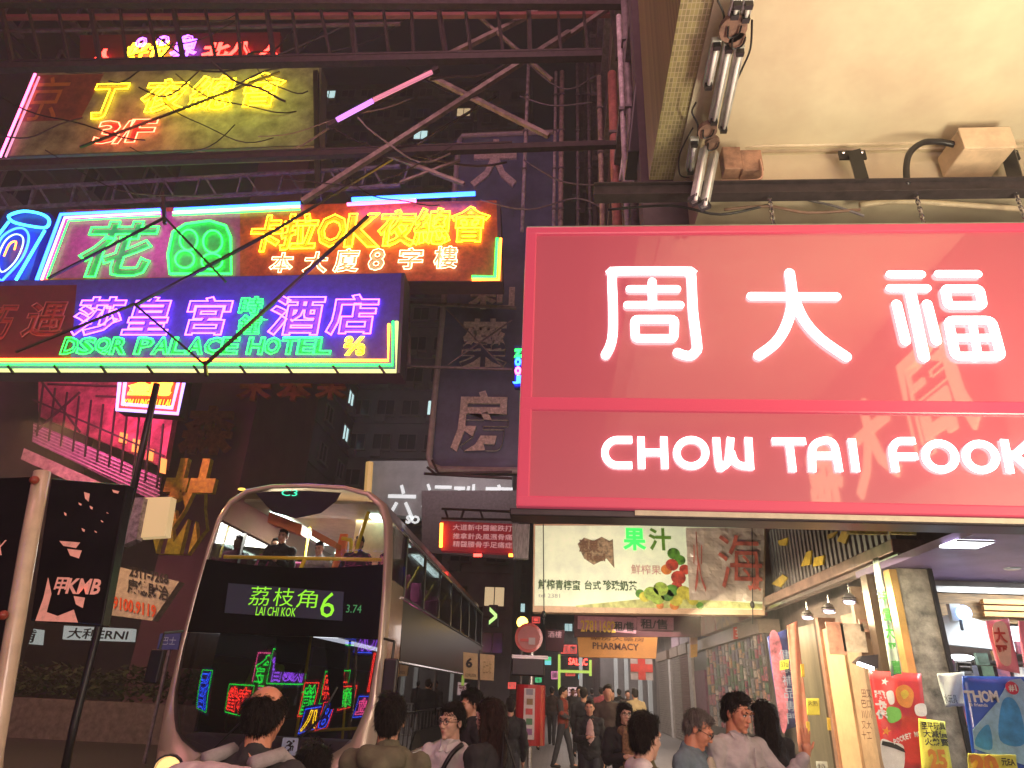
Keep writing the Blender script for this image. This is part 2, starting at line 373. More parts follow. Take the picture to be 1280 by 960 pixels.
# beam the sign hangs from, chains
hb = thing('hanger_beam', 'long dark steel beam above the red sign, holding its chains', 'beam', (0, SY+.2, 6.1))
hz = P(1000, 240, 1, SY+.1).z
hbx = P(742, 240, 1, SY+.1).x
MB().box(hbx, 6.3, SY+.04, SY+.10, hz-.068, hz+.050).box(hbx, 6.3, SY+.0, SY+.13, hz+.052, hz+.065).box(hbx, 6.3, SY+.0, SY+.13, hz-.082, hz-.070).build('beam', STEEL, hb)
cb = MB()
def link(mb, c, r, vert):
    pts = []
    for k in range(10):
        a = 2*math.pi*k/10; x = r*.55*math.cos(a); z = r*math.sin(a)
        pts.append(Vector(c)+(Vector((x, 0, z)) if vert else Vector((0, x, z))))
    mb.tube(pts, .006, 5, True)
for i, px in enumerate((964, 1150, 1277)):
    q = P(px, 262, 1, SY+.05); ch = thing('chain', ['leftmost short steel chain between dark beam and red sign', 'steel chain right of centre above the last Chinese character', 'steel chain at the far right end of the dark beam'][i], 'chain', (q.x, SY+.05, zt))
    n = 9; z0 = zt+.03
    m_ = MB()
    for k in range(n): link(m_, (q.x, SY+.05, z0+(hz-.08-z0)*(k+.5)/n), .032, k % 2 == 0)
    m_.build('links', CHROME, ch)
# ================================================================== NEAR BUILDING: overhang soffit with its fittings
cbd = thing('corner_building', 'beige rendered building overhang with tiled edge strip above the red sign', 'building', (1.2, 5, 6.8))
SOF = mat('beige_render', (.68, .61, .43), .75, var=.10, scale=1.1, bump=.3, col2=(.58, .47, .33))
SE = 5.42; SX = 1.2
MB().box(SX+.2, 9, -14, SE, 6.8, 7.3).build('soffit', SOF, cbd)
MB().box(SX+.2, 9, SE-.001, SE+.6, 6.2, 9).build('end_wall', SOF, cbd)
MB().box(SX, SX+.198, -14, SE+.3, 6.74, 14).build('edge_beam', mat('cream_render', (.55, .5, .36), .7, bump=.2), cbd)
def mosaic():
    m = mat('mosaic_tiles', (.25, .25, .12), .4, var=0); n = m.node_tree.nodes; L = m.node_tree.links; b = n['Principled BSDF']
    tc = n.new('ShaderNodeTexCoord'); mp = n.new('ShaderNodeMapping'); mp.inputs['Rotation'].default_value = (0, 0, math.pi/2)
    br = n.new('ShaderNodeTexBrick'); br.inputs['Scale'].default_value = 9; br.offset = 0; br.inputs['Mortar Size'].default_value = .03
    br.inputs['Brick Width'].default_value = .5; br.inputs['Row Height'].default_value = .3
    br.inputs['Color1'].default_value = (.34, .30, .12, 1); br.inputs['Color2'].default_value = (.20, .17, .08, 1); br.inputs['Mortar'].default_value = (.45, .38, .25, 1)
    L.new(tc.outputs['Object'], mp.inputs[0]); L.new(mp.outputs[0], br.inputs[0]); L.new(br.outputs[0], b.inputs['Base Color']); return m
MB().box(SX-.26, SX-.002, -14, SE+.3, 6.76, 14).build('tiled_strip', mosaic(), cbd)
MB().box(4.8, 9, -14, 5.4, .12, 6.8).build('shop_wall', mat('shop_marble', (.35, .3, .26), .3), cbd)
MB().box(SX-.3, 9, SE+.6, SE+.9, 6.3, 14).build('upper_wall', mat('dark_render', (.12, .09, .10), .8), cbd)
# golden characters on the shop's own fascia, seen only mirrored in the red panels
fs = thing('fascia_sign', 'golden raised characters on the shop wall, seen mirrored in the red sign panel', 'sign', (4.78, 1, 5))
MB().box(4.70, 4.79, -3.2, 3.0, 4.3, 6.1).build('board', mat('fascia_red', (.3, .02, .04), .3), fs)
GOLD = emis('golden_lit_letter', (1, .66, .34), 2.8)
for i, c in enumerate('周大福'):
    text(fs, 'character', c, (4.69, 2.1-1.9*i, 5.25), (0, -1, 0), (0, 0, 1), 1.35, 1.35, GOLD, 'solid', .03, .02)
# pipes and boxes on the soffit
def onS(px, py, dz=0): return P(px, py, 2, 6.8-dz)
CP = mat('cream_conduit', (.62, .5, .34), .45)
pp = thing('conduit', 'pair of cream conduits running across below the soffit edge', 'pipe', (2, 5.2, 6.7))
yl = P(1050, 178, 1, 5.30)
MB().tube([(SX+.55, 5.32, P(900, 182, 1, 5.32).z), (1.95, 5.30, P(960, 182, 1, 5.3).z), (6.5, 5.28, P(1150, 177, 1, 5.28).z)], .028, 10).build('pipe', CP, pp, smooth=True)
MB().tube([(SX+.5, 5.36, P(900, 190, 1, 5.36).z), (6.5, 5.36, P(1150, 185, 1, 5.36).z)], .02, 8).build('pipe', CP, pp, smooth=True)
jb = thing('junction_box', 'cream square junction box on the soffit, joined to the conduit', 'electrical box', onS(1222, 190))
c = P(1221, 190, 1, 5.15)
MB().box(c.x-.24, c.x+.22, 4.98, 5.36, c.z-.13, c.z+.12).build('box', mat('box_paint', (.68, .5, .33), .4), jb, bevel=.015)
MB().box(c.x-.245, c.x+.225, 4.955, 4.975, c.z-.135, c.z+.125).build('lid', mat('box_lid_paint', (.74, .56, .38), .4), jb, bevel=.01)
cl = thing('cable_loop', 'thick black cable bending down from the junction box to the beam', 'cable', onS(1140, 200))
MB().tube(smoothpath([P(1203, 184, 1, 5.1), P(1180, 178, 1, 5.08), P(1155, 178, 1, 5.06), P(1138, 190, 1, 5.05), P(1133, 208, 1, 5.05), P(1134, 232, 1, 5.06)], 5), .03, 8).build('cable', BLACK, cl, smooth=True)
for i, px in enumerate((1070, 1262)):
    bk = thing('steel_bracket', ['black bolted steel bracket between conduit and beam, above the middle', 'black bolted steel bracket at the right behind the junction box'][i], 'bracket', P(px, 215, 1, 5.2))
    A = P(px-2, 190, 1, 5.22); B = P(px+8, 226, 1, 5.12)
    MB().bar(A, B, .11, .05).build('strut', BLACK, bk)
    p_ = MB(); p_.box(A.x-.13, A.x+.13, A.y+.04, A.y+.06, A.z-.05, A.z+.06); p_.build('plate', BLACK, bk)
    for sx in (-1, 1): MB().ell((A.x+sx*.09, A.y+.03, A.z+.02), (.018, .015, .018), 8).build('bolt', CHROME, bk)
# old wiring lumps under soffit near the sign's left end
wr = thing('wiring_box', 'rusty open wiring boxes and loose cables below the soffit corner', 'electrical box', P(930, 210, 1, 5.2))
for (x0, y0, x1, y1) in ((903, 192, 922, 220), (925, 196, 948, 222)):
    A = P(x0, y1, 1, 5.2); B = P(x1, y0, 1, 5.2); MB().box(A.x, B.x, 5.1, 5.25, A.z, B.z).build('box', mat('rusty_box', (.4, .22, .14), .7, var=.3), wr, bevel=.01)
MB().tube(smoothpath([P(900, 226, 1, 5.08), P(930, 226, 1, 5.06), P(952, 222, 1, 5.06), P(950, 200, 1, 5.1)], 5), .012, 6).build('cable', mat('pink_cable', (.6, .35, .25), .5), wr)
# cables behind the beam over the sign
for i, pts in enumerate([[(905, 262), (960, 258), (1010, 266), (1075, 262)], [(1075, 256), (1130, 252), (1200, 256), (1285, 262)], [(1010, 250), (1045, 258), (1080, 270)], [(760, 262), (840, 257), (900, 268), (960, 256)]]):
    o = MB().tube(smoothpath([P(x, y, 1, SY+.3) for x, y in pts], 5), [.016, .03, .014, .014][i], 6).build('cable', [mat('brown_cable', (.25, .15, .1), .5), CP, STEEL2, BLACK][i], smooth=True)
    tag(o, ['brown cable sagging over the top of the red sign', 'cream pipe running above the right half of the red sign', 'grey strut dropping behind the beam to the sign top', 'black cable over the left end of the red sign'][i], 'cable')
# fluorescent fittings run along the soffit edge
ff = thing('strip_light', 'row of unlit fluorescent strip fittings on rusty plates, running down the soffit edge', 'strip light', (1.5, 4, 6.7))
def sp(px, py): return P(px, py, 2, 6.62)
FIT = mat('enamel_batten', (.58, .60, .56), .3, .3, var=.2)
def batten(p0, p1, w=.085):
    A = sp(*p0); B = sp(*p1); A.z = B.z = 6.62
    f = MB(); f.bar(A, B, w, .06); f.build('fitting', FIT, ff, bevel=.012)
    g = MB(); t = (B-A).normalized(); n = t.cross(Vector((0, 0, 1))).normalized()
    g.tube([A+t*.04+Vector((0, 0, -.055)), B-t*.04+Vector((0, 0, -.055))], .017, 8); g.build('tube', mat('unlit_tube', (.85, .86, .84), .15, var=0), ff, smooth=True)
    for q in (A+t*.03, B-t*.03): MB().box(q.x-.03, q.x+.03, q.y-.02, q.y+.02, q.z-.085, q.z-.03).build('lamp_holder', BLACK, ff)
for a, b in (((922, -4), (916, 18)), ((936, -4), (930, 22)), ((896, 48), (884, 106)), ((911, 52), (891, 150)), ((925, 56), (903, 160)), ((868, 172), (862, 212))): batten(a, b)
for a, b in (((880, 184), (868, 252)), ((893, 190), (880, 258))):
    A = sp(*a); A.z = 6.60; B = P(b[0], b[1], 1, 4.86); n = Vector((0, 0, -.05)); MB().bar(A, B, .08, .06).build('fitting', FIT, ff, bevel=.012)
    MB().tube([A+Vector((0, -.05, -.02)), B+Vector((0, -.05, -.02))], .017, 8).build('tube', mat('unlit_tube', (0, 0, 0)), ff, smooth=True)
    MB().bar(B+(A-B)*.0, B+(A-B)*.05, .09, .09).build('lamp_holder', BLACK, ff)
for (x, y, r) in ((916, 32, .11), (884, 160, .09), (921, 46, .07), (890, 176, .07)):
    q = sp(x, y); m_ = MB(); pts = [(q.x+r*math.cos(a*math.pi/8), q.y+1.1*r*math.sin(a*math.pi/8), 6.57) for a in range(16)]
    m_.prism(pts, (0, 0, .05)); m_.build('mounting_plate', mat('rusty_plate', (.34, .2, .15), .7, var=.3, bump=.3), ff)
    mm = MB().tube(smoothpath([(q.x-.05, q.y-.04, 6.555), (q.x-.03, q.y+.05, 6.545), (q.x+.04, q.y+.03, 6.55), (q.x+.05, q.y-.05, 6.548)], 4), .008, 5); mm.build('wire', BLACK, ff)
for pts in ([(897, 0), (905, 20), (900, 45)], [(940, 25), (938, 60), (928, 85), (920, 102)], [(870, 128), (865, 140), (872, 155), (872, 170)], [(866, 160), (850, 192), (850, 218), (862, 222)]):
    MB().tube(smoothpath([sp(*q) for q in pts], 5), .009, 5).build('wire', BLACK, ff)

# ================================================================== NEON SIGNS OVER THE ROAD
def ntube(parent, Y, pts, m, r=.028, closed=False, smooth_=0, name='neon_tube'):
    q = [P(x, y, 1, Y) for x, y in pts]
    if smooth_: q = smoothpath(q, smooth_, closed)
    return MB().tube(q, r, 8, closed).build(name, m, parent, smooth=True)
def board(name, label, Y, quadpx, m, depth=.35, edge=None, cat='neon sign', group=None):
    """sign box whose face corners (tl, tr, br, bl) are at the given place in the plane Y"""
    q = [P(x, y, 1, Y) for x, y in quadpx]; t = thing(name, label, cat, q[3], group)
    MB().prism(q, (0, depth, 0)).build('cabinet', edge or STEEL, t)
    c = sum(q, Vector())/4; f = [c+(p-c)*.985+Vector((0, -.012, 0)) for p in q]
    MB().prism(f, (0, .01, 0)).build('face_board', m, t); return t
def chars(t, body, Y, rects, tube, paint, r=.022, off=.0, name='neon_character', lift=.05):
    for c, rc in zip(body, rects):
        if paint: ptext(t, 'painted_character', c, Y-.02, rc, paint, style='flat', off=.0)
        ptext(t, name, c, Y-.02, rc, tube, style='tube', r=r*.72, off=.030, lift=lift)
def row(x0, y0, x1, y1, n, w, h):
    out = []
    for i in range(n):
        t = i/(n-1) if n > 1 else 0; cx = x0+(x1-x0)*t; cy = y0+(y1-y0)*t; out.append((cx-w/2, cy-h/2, cx+w/2, cy+h/2))
    return out
GP = mat('green_sign_paint', (.02, .42, .14), .5, var=.2); YP = mat('yellow_sign_paint', (.75, .48, .03), .5, var=.2)
VP = mat('violet_sign_paint', (.38, .16, .75), .5, var=.2); RP = mat('red_sign_paint', (.4, .04, .035), .5, var=.2); WP = mat('white_sign_paint', (.7, .62, .45), .5, var=.2)
# ---- hotel sign
YH = 13.0
hs = board('neon_sign', 'long blue and red neon sign reading DSQR PALACE HOTEL, under the flower-coloured one', YH, [(-40, 352), (506, 341), (500, 466), (-40, 463)], mat('blue_enamel_board', (.07, .06, .50), .45, var=.15), .6, mat('dark_blue_cabinet', (.06, .05, .12), .5, bump=.2))
MB().prism([P(-36, 358, 1, YH-.014), P(96, 356, 1, YH-.014), P(88, 452, 1, YH-.014), P(-36, 452, 1, YH-.014)], (0, .008, 0)).build('face_board', mat('dark_red_board', (.13, .015, .03), .5), hs)
chars(hs, '莎皇宮', YH, [(98, 374, 152, 418), (162, 374, 214, 418), (236, 374, 286, 418)], NP, VP, .026)
chars(hs, '酒店', YH, [(342, 372, 402, 418), (414, 371, 470, 417)], NP, VP, .026)
chars(hs, '時鐘', YH, [(302, 373, 328, 394), (300, 396, 326, 418)], NG, GP, .016)
chars(hs, '巧遇', YH, [(-14, 384, 16, 424), (36, 380, 82, 420)], mat('faint_glow_neon_glass', (.3, .05, .05), .3, emit=(.5, .03, .03), es=.12, var=0), RP, .02)  # these unlit tubes are given a faint red glow
for w_, x0, x1 in (('DSQR', 80, 161), ('PALACE', 172, 300), ('HOTEL', 311, 416)):
    n = len(w_); st = (x1-x0)/n
    chars(hs, w_, YH, [(x0+st*i+1, 424, x0+st*(i+1)-2.5, 443) for i in range(n)], NG, GP, .02, name='neon_letter')
chars(hs, '⅔', YH, [(432, 423, 456, 444)], NY, YP, .018, name='neon_figure')
for y, m, xr, yu, xo in ((449.5, NO, 485, 405, 0), (455, NG, 490.5, 402, 0)):
    ntube(hs, YH-.08, [(-40, y), (99, y), (101, y), (240, y), (242, y), (370, y+.5), (372, y+.5), (xr, y+1), (xr+1, yu)], m, .034)
ntube(hs, YH-.06, [(-40, 463), (495, 464), (496, 402)], emis('neon_tube_straw', (.85, .9, .35), 1.3), .045)
for i in range(9):
    x = 10+i*58; MB().bar(P(x, 457, 1, YH-.13), P(x+7, 467, 1, YH-.13), .05).build('tube_clip', BLACK, hs)
# ---- garden / karaoke sign
YG = 14.0
PKB = mat('magenta_enamel_board', (.50, .10, .38), .45, var=.2); ORB = mat('orange_enamel_board', (.60, .12, .04), .45, var=.25)
gs = board('neon_sign', 'upper neon sign with two big green characters and a yellow karaoke line, framed in blue', YG, [(80, 262), (625, 250), (628, 352), (46, 352)], ORB, .6, mat('dark_plum_cabinet', (.10, .06, .10), .5, bump=.2))
MB().prism([P(84, 268, 1, YG-.014), P(300, 262, 1, YG-.014), P(300, 346, 1, YG-.014), P(52, 348, 1, YG-.014)], (0, .008, 0)).build('face_board', PKB, gs)
chars(gs, '花', YG, [(108, 280, 190, 344)], NG, GP, .034)
bl = [(212, 342), (210, 318), (216, 290), (232, 280), (262, 276), (282, 282), (288, 296), (289, 342)]
MB().prism([P(x, y, 1, YG-.03) for x, y in bl], (0, .01, 0)).build('painted_character', GP, gs)
ntube(gs, YG-.08, bl, NG, .034, True)
for cx, cy, rx, ry in ((236, 300, 11, 13), (266, 302, 12, 14), (231, 324, 12, 11), (265, 327, 13, 10)):
    ntube(gs, YG-.09, circ(cx, cy, rx, ry, 18), NG, .028, True)
chars(gs, '卡拉', YG, [(316, 272, 352, 314), (355, 270, 396, 312)], NY, YP, .024)
chars(gs, 'OK', YG, [(400, 271, 432, 308), (436, 270, 472, 308)], NY, YP, .024, name='neon_letter')
chars(gs, '夜總會', YG, [(476, 265, 518, 307), (520, 263, 562, 305), (566, 261, 609, 302)], NY, YP, .024)
chars(gs, '本大廈8字樓', YG, [(340, 318, 366, 341), (382, 317, 409, 341), (420, 313, 448, 340), (463, 313, 480, 338), (500, 312, 528, 337), (544, 310, 571, 336)], NW, WP, .014)
ntube(gs, YG-.08, [(46, 350), (76, 268), (200, 262)], NB, .045); ntube(gs, YG-.08, [(52, 350), (81, 272), (200, 266)], NPK, .032); ntube(gs, YG-.08, [(59, 348), (86, 276), (200, 270)], NG, .02)
ntube(gs, YG-.08, [(218, 262), (375, 254)], NB, .045); ntube(gs, YG-.08, [(216, 265.5), (375, 258)], NPK, .032); ntube(gs, YG-.08, [(216, 269), (375, 262)], NG, .02)
ntube(gs, YG-.3, [(440, 249.5), (594, 242)], NB, .06); ntube(gs, YG-.3, [(434, 255.5), (520, 251)], NK, .045)
ntube(gs, YG-.08, [(590, 346), (619, 346), (621.5, 298)], NG, .04); ntube(gs, YG-.08, [(590, 349.5), (623.5, 349.5), (626, 298)], NO, .034)
ntube(gs, YG-.35, [(53, 357), (131, 357)], NG, .05); ntube(gs, YG-.35, [(134, 357), (172, 357)], NG, .05)
# ---- blue bottle sign at the far left
bs = thing('neon_sign', 'cyan neon outline of a tilted shopping tub at the left edge', 'neon sign', P(0, 348, 1, 13.9))
MB().prism([P(x, y, 1, 14) for x, y in ((-45, 352), (8, 262), (62, 266), (36, 350))], (0, .3, 0)).build('cabinet', mat('deep_blue_board', (.02, .04, .35), .4), bs)
ntube(bs, 13.9, [(14, 268), (30, 264), (50, 267), (61, 274), (58, 284), (40, 283), (18, 278), (11, 272)], NC, .04, True, 4)
ntube(bs, 13.9, [(11, 277), (-45, 350)], NC, .035); ntube(bs, 13.9, [(56, 288), (20, 350)], NC, .035)
ntube(bs, 13.88, [(0, 350), (-8, 330), (0, 300), (16, 287), (30, 286), (36, 298), (28, 322), (8, 345)], NB, .03, True, 4)
ntube(bs, 13.88, [(2, 340), (-2, 322), (6, 302), (18, 293), (28, 296), (28, 308), (18, 328)], emis('neon_tube_pale_blue', (.5, .75, 1), 2.6), .02, True, 4)
ntube(bs, 13.88, [(5, 320), (12, 305), (20, 302), (18, 312)], NO, .02, False, 3)
# ---- yellow nightclub sign, top left
YT = 12.0
DGB = mat('weathered_green_board', (.30, .34, .16), .6, var=.35, scale=2, bump=.3)
ns = board('neon_sign', 'tall weathered nightclub sign with yellow outline characters and a red 3/F', YT, [(40, 88), (402, 84), (398, 182), (10, 196)], DGB, .5, mat('dark_green_cabinet', (.08, .08, .07), .6))
MB().prism([P(x, y, 1, YT-.014) for x, y in ((44, 94), (130, 92), (100, 150), (28, 152))], (0, .008, 0)).build('face_board', mat('rust_red_panel', (.25, .07, .03), .6, var=.3, scale=3), ns)
ptext(ns, 'painted_character', '京', YT-.02, (32, 96, 80, 150), mat('faded_orange_paint', (.55, .22, .03), .6))
chars(ns, '丁夜總會', YT, [(116, 108, 154, 148), (182, 102, 232, 140), (242, 98, 292, 137), (302, 94, 352, 133)], NY, YP, .022)
chars(ns, '3/F', YT, [(124, 154, 148, 180), (149, 154, 163, 180), (165, 152, 192, 178)], emis('neon_tube_coral', (1, .12, .06), 10), RP, .02, name='neon_letter')
ntube(ns, YT-.1, [(0, 196), (28, 130), (44, 92)], NK, .03); ntube(ns, YT-.1, [(7, 196), (35, 130), (49, 96)], emis('neon_tube_dim_rose', (.8, .3, .5), 1.5), .025)
rd = thing('neon_sign', 'row of red and yellow neon characters half hidden by the top gantry', 'neon sign', P(120, 76, 1, 12.2))
MB().prism([P(x, y, 1, 12.6) for x, y in ((100, 78), (350, 74), (350, 40), (100, 44))], (0, .2, 0)).build('cabinet', mat('maroon_cabinet', (.12, .01, .02), .5), rd)
for c, rc, tm in (('人', (118, 64, 142, 79), NR), ('好', (160, 56, 186, 77), NY), ('世', (188, 54, 212, 77), NY), ('界', (216, 52, 246, 76), NP), ('北', (256, 56, 286, 73), NR), ('八', (288, 55, 316, 72), NR), ('人', (328, 56, 348, 71), NR)):
    ptext(rd, 'neon_character', c, 12.5, rc, tm, style='tube', r=.028, lift=.05)
for c, rc in (('o', (172, 49, 184, 60)), ('o', (198, 47, 212, 58)), ('o', (226, 46, 242, 60))): ptext(rd, 'neon_letter', c, 12.4, rc, NP, style='tube', r=.02, lift=.05)
# ---- small framed sign under the hotel sign
YS = 17
ss = board('neon_sign', 'small violet-framed red sign with yellow lettering, below the hotel sign at left', YS, [(146, 470), (232, 470), (224, 520), (146, 514)], mat('red_lit_board', (.5, .04, .03), .4, emit=(1, .07, .03), es=.6, var=0), .4)
for o_ in (0, 7): ntube(ss, YS-.1, [(150+o_, 473), (146+o_, 512-o_), (222-o_, 517-o_), (231-o_, 473)], emis('neon_tube_lilac', (.5, .35, 1), 2.8), .05)
ptext(ss, 'neon_character', '金龍', YS-.05, (164, 478, 214, 494), NO, style='tube', r=.04, lift=.05)
ptext(ss, 'neon_letter', 'KIM LUNG MUI LAU', YS-.05, (155, 499, 216, 508), emis('lit_yellow_letter', (1, .8, .05), 2), style='flat', off=.02)
# ---- painted golden tree character
ln = thing('character_sign', 'big dull yellow cut-out character on dark wall between panel and bus', 'sign', P(235, 690, 1, 22))
YL = mat('dull_yellow_letter', (.70, .66, .04), .6, var=.25)
text(ln, 'character', '林', P(233, 632, 1, 22), (1, 0, 0), (0, 0, 1), 1.75, 3.1, YL, 'solid', .12, .04)
ln2 = thing('character_sign', 'dim ochre cut-out characters above the yellow tree character', 'sign', P(235, 560, 1, 26))
for c, rc in (('森', (232, 510, 290, 565)), ('木', (300, 476, 338, 500)), ('本', (350, 474, 388, 500)), ('未', (398, 474, 432, 498))):
    ptext(ln2, 'character', c, 26, rc, mat('dim_ochre_letter', (.38, .16, .06), .6, var=.25), style='solid', r=.1, off=.04)

# ================================================================== STEEL GANTRIES
def gantry(name, label, Y, segs, m=STEEL, w=.12, group=None, cat='steel gantry', pn='strut'):
    t = thing(name, label, cat, P(segs[0][0], segs[0][1], 1, Y), group)
    for i, sg in enumerate(segs):
        x0, y0, x1, y1 = sg[:4]; ww = sg[4] if len(sg) > 4 else w; Y0 = sg[5] if len(sg) > 5 else Y; Y1 = sg[6] if len(sg) > 6 else Y0
        mm = sg[7] if len(sg) > 7 else m
        MB().bar(P(x0, y0, 1, Y0), P(x1, y1, 1, Y1), ww).build('beam' if ww >= .14 else pn, mm, t)
    return t
STEEL.node_tree.nodes['Principled BSDF'].inputs['Roughness'].default_value = .7
PST = mat('steel_with_plum_light', (.14, .085, .10), .5, .2, var=.3, bump=.2)  # plum light put into the steel's colour
rung = []
for i in range(23):
    x = 8+i*36; rung.append((x-10+i*.6+math.sin(i*5)*4, -6, x+8+math.sin(i*3)*3, 80-i*.3, .05+.03*(i % 3 == 0), 9.4, 9.0))
gantry('gantry', 'heavy dark horizontal gantry with slanting rungs along the top of the picture', 9, [(-40, 86, 752, 70, .15), (-40, 78, 752, 62, .05), (-40, 4, 850, 6, .14), (-40, 40, 500, 30, .06, 9.6, 9.6, PST), (-40, 22, 830, 18, .1, 10, 10, mat('steel_with_red_light', (.22, .07, .07), .5))]+rung)  # red and plum light put into the colour of the rear beams
gantry('gantry', 'thick dark beam crossing under the yellow nightclub sign', 10, [(-40, 209, 756, 181, .13), (-40, 203, 640, 178, .04), (756, 181, 770, 181, .12)])
GR = mat('pale_grey_strut', (.28, .22, .20), .5, .2, var=.3)
gantry('brace', 'long pale diagonal brace rising to the right under the top gantry', 9.8, [(378, 252, 642, 84, .10), (642, 84, 712, 40, .1)], GR, cat='brace', pn='bar')
gantry('brace', 'brace falling to the right and crossing the long pale diagonal', 9.9, [(530, 92, 686, 170, .09), (688, 60, 760, 10, .09)], GR, cat='brace', pn='bar')
gantry('brace', 'thin grey struts in a cross over the dark blue sign top', 10.2, [(480, 192, 580, 230, .07), (500, 228, 575, 200, .05), (600, 22, 690, 100, .06), (550, 74, 690, 5, .1)], GR, cat='brace', pn='bar')
wt = thing('wiring', 'tangle of thin sagging black and pale wires strung through the overhead steelwork', 'wires', P(300, 120, 1, 9.5)); wr_ = random.Random(4)
for i in range(26):
    xa = wr_.uniform(-20, 640); xb = xa+wr_.uniform(60, 260); ya_ = wr_.uniform(10, 240); yb_ = ya_+wr_.uniform(-70, 70); Yw = wr_.uniform(8.8, 11.5); sag = wr_.uniform(4, 26)
    MB().tube([P(xa+(xb-xa)*t_, ya_+(yb_-ya_)*t_+sag*4*t_*(1-t_)+3*math.sin(9*t_+i), 1, Yw+.5*t_) for t_ in [k/12 for k in range(13)]], wr_.choice((.012, .018, .025)), 5).build('wire', wr_.choice((BLACK, BLACK, STEEL, GR)), wt)
tb = thing('lit_diagonal', 'slanting steel diagonal, its violet and pink light made by glowing tubes, left of the crossed braces', 'tube light', P(420, 150, 1, 9.7))  # violet and pink light on the diagonal is shown by added glowing tubes
MB().bar(P(410, 158, 1, 9.75), P(548, 86, 1, 9.75), .1).build('bar', STEEL, tb)
MB().tube([P(421, 150, 1, 9.65), P(466, 126, 1, 9.65)], .05, 8).build('tube', emis('tube_violet_glow', (.62, .25, 1), 1.5), tb); MB().tube([P(467, 125, 1, 9.65), P(540, 90, 1, 9.65)], .045, 8).build('tube', emis('tube_rose_glow', (.9, .28, .40), .8), tb)
# lit lattice walkway over the garden sign
lat = [(-20, 262, 500, 232, .09), (-20, 238, 500, 208, .09), (120, 205, 400, 190, .07)]
for i in range(20): lat.append((10+i*26, 258-i*1.5, 2+i*26+(14 if i % 2 else -6), 236-i*1.5, .05))
gantry('walkway', 'grey lattice catwalk running above the blue tube of the karaoke sign', 14.6, lat, mat('blue_grey_steel', (.30, .30, .38), .45, .3, var=.3), cat='catwalk', pn='rung')
lat = [(0, 200, 402, 178, .06), (0, 212, 400, 190, .05)]+[(20+i*22, 199-i*1.2, 28+i*22, 211-i*1.2, .035) for i in range(17)]
gantry('walkway', 'thin pale ladder frame along the foot of the nightclub sign', 12.4, lat, mat('violet_grey_steel', (.4, .33, .45), .45, .3, var=.3), cat='catwalk', pn='rung')
gantry('brace', 'black V-shaped stay bars in front of the two green characters', 12.2, [(60, 348, 206, 272, .05), (206, 272, 282, 352, .05), (168, 382, 340, 290, .06), (340, 290, 620, 120, .05), (204, 240, 206, 280, .07)], BLACK, cat='brace', pn='bar')
gantry('brace', 'black stay bars meeting in a point below the hotel sign letters', 11.8, [(20, 440, 168, 380, .045), (168, 380, 256, 456, .045), (256, 456, 460, 270, .06), (256, 452, 258, 470, .06), (395, 90, 398, 250, .12), (100, 184, 350, 90, .05)], BLACK, cat='brace', pn='bar')
gantry('gantry', 'dark steel lattice holding the blue pharmacy sign beside the hotel sign', 16, [(500, 378, 645, 385, .08), (505, 458, 640, 462, .06), (512, 380, 512, 460, .06), (556, 384, 630, 460, .03), (560, 456, 640, 400, .035), (500, 362, 560, 364, .05)], STEEL2)

# ================================================================== DARK BLUE VERTICAL SIGN
YB = 17.5
BB = mat('navy_sign_board', (.12, .155, .27), .5, var=.25, scale=1, bump=.2)
vb = thing('vertical_sign', 'tall dark blue pharmacy sign with grey characters, behind the red sign', 'sign', P(555, 590, 1, YB))
x0 = P(553, 400, 1, YB).x; x1 = P(700, 400, 1, YB).x; z0 = P(600, 588, 1, YB).z; z1 = P(600, 168, 1, YB).z
r_ = .35; pts = [(x0+r_, z0)]+[(x1, z0), (x1, z1), (x0+r_, z1), (x0+.1, z1-.1), (x0, z1-r_), (x0, z0+r_), (x0+.1, z0+.1)]
MB().prism([(a, YB, b) for a, b in pts], (0, .5, 0)).build('board', BB, vb)
MB().tube([(x1, YB-.05, z0), (x0+r_, YB-.05, z0), (x0+.1, YB-.05, z0+.1), (x0, YB-.05, z0+r_), (x0, YB-.05, z1-r_), (x0+.1, YB-.05, z1-.1), (x1, YB-.05, z1)], .09, 8).build('rim', mat('grey_sign_rim', (.42, .38, .40), .5), vb)
GC = mat('grey_stone_letter', (.72, .62, .60), .7, var=.25, scale=14, bump=.4)
for c, rc in (('大', (592, 176, 645, 232)), ('利', (588, 360, 642, 385)), ('藥', (578, 400, 632, 458)), ('房', (568, 490, 634, 562))): ptext(vb, 'character', c, YB-.04, rc, GC, style='solid', r=.05, off=.02)
en = thing('neon_sign', 'sliver of a blue neon script sign at the left edge of the red sign', 'neon sign', P(645, 480, 1, 9))
MB().prism([P(x, y, 1, 9) for x, y in ((643, 432), (668, 432), (668, 484), (643, 484))], (0, .1, 0)).build('cabinet', mat('deep_blue_board', (0, 0, 0)), en)
for i, (c, m) in enumerate((('z', NG), ('o', NB), ('o', NK), ('J', NB))): ptext(en, 'neon_letter', c, 8.97, (644, 437+i*11, 651, 446+i*11), m, style='tube', r=.012)

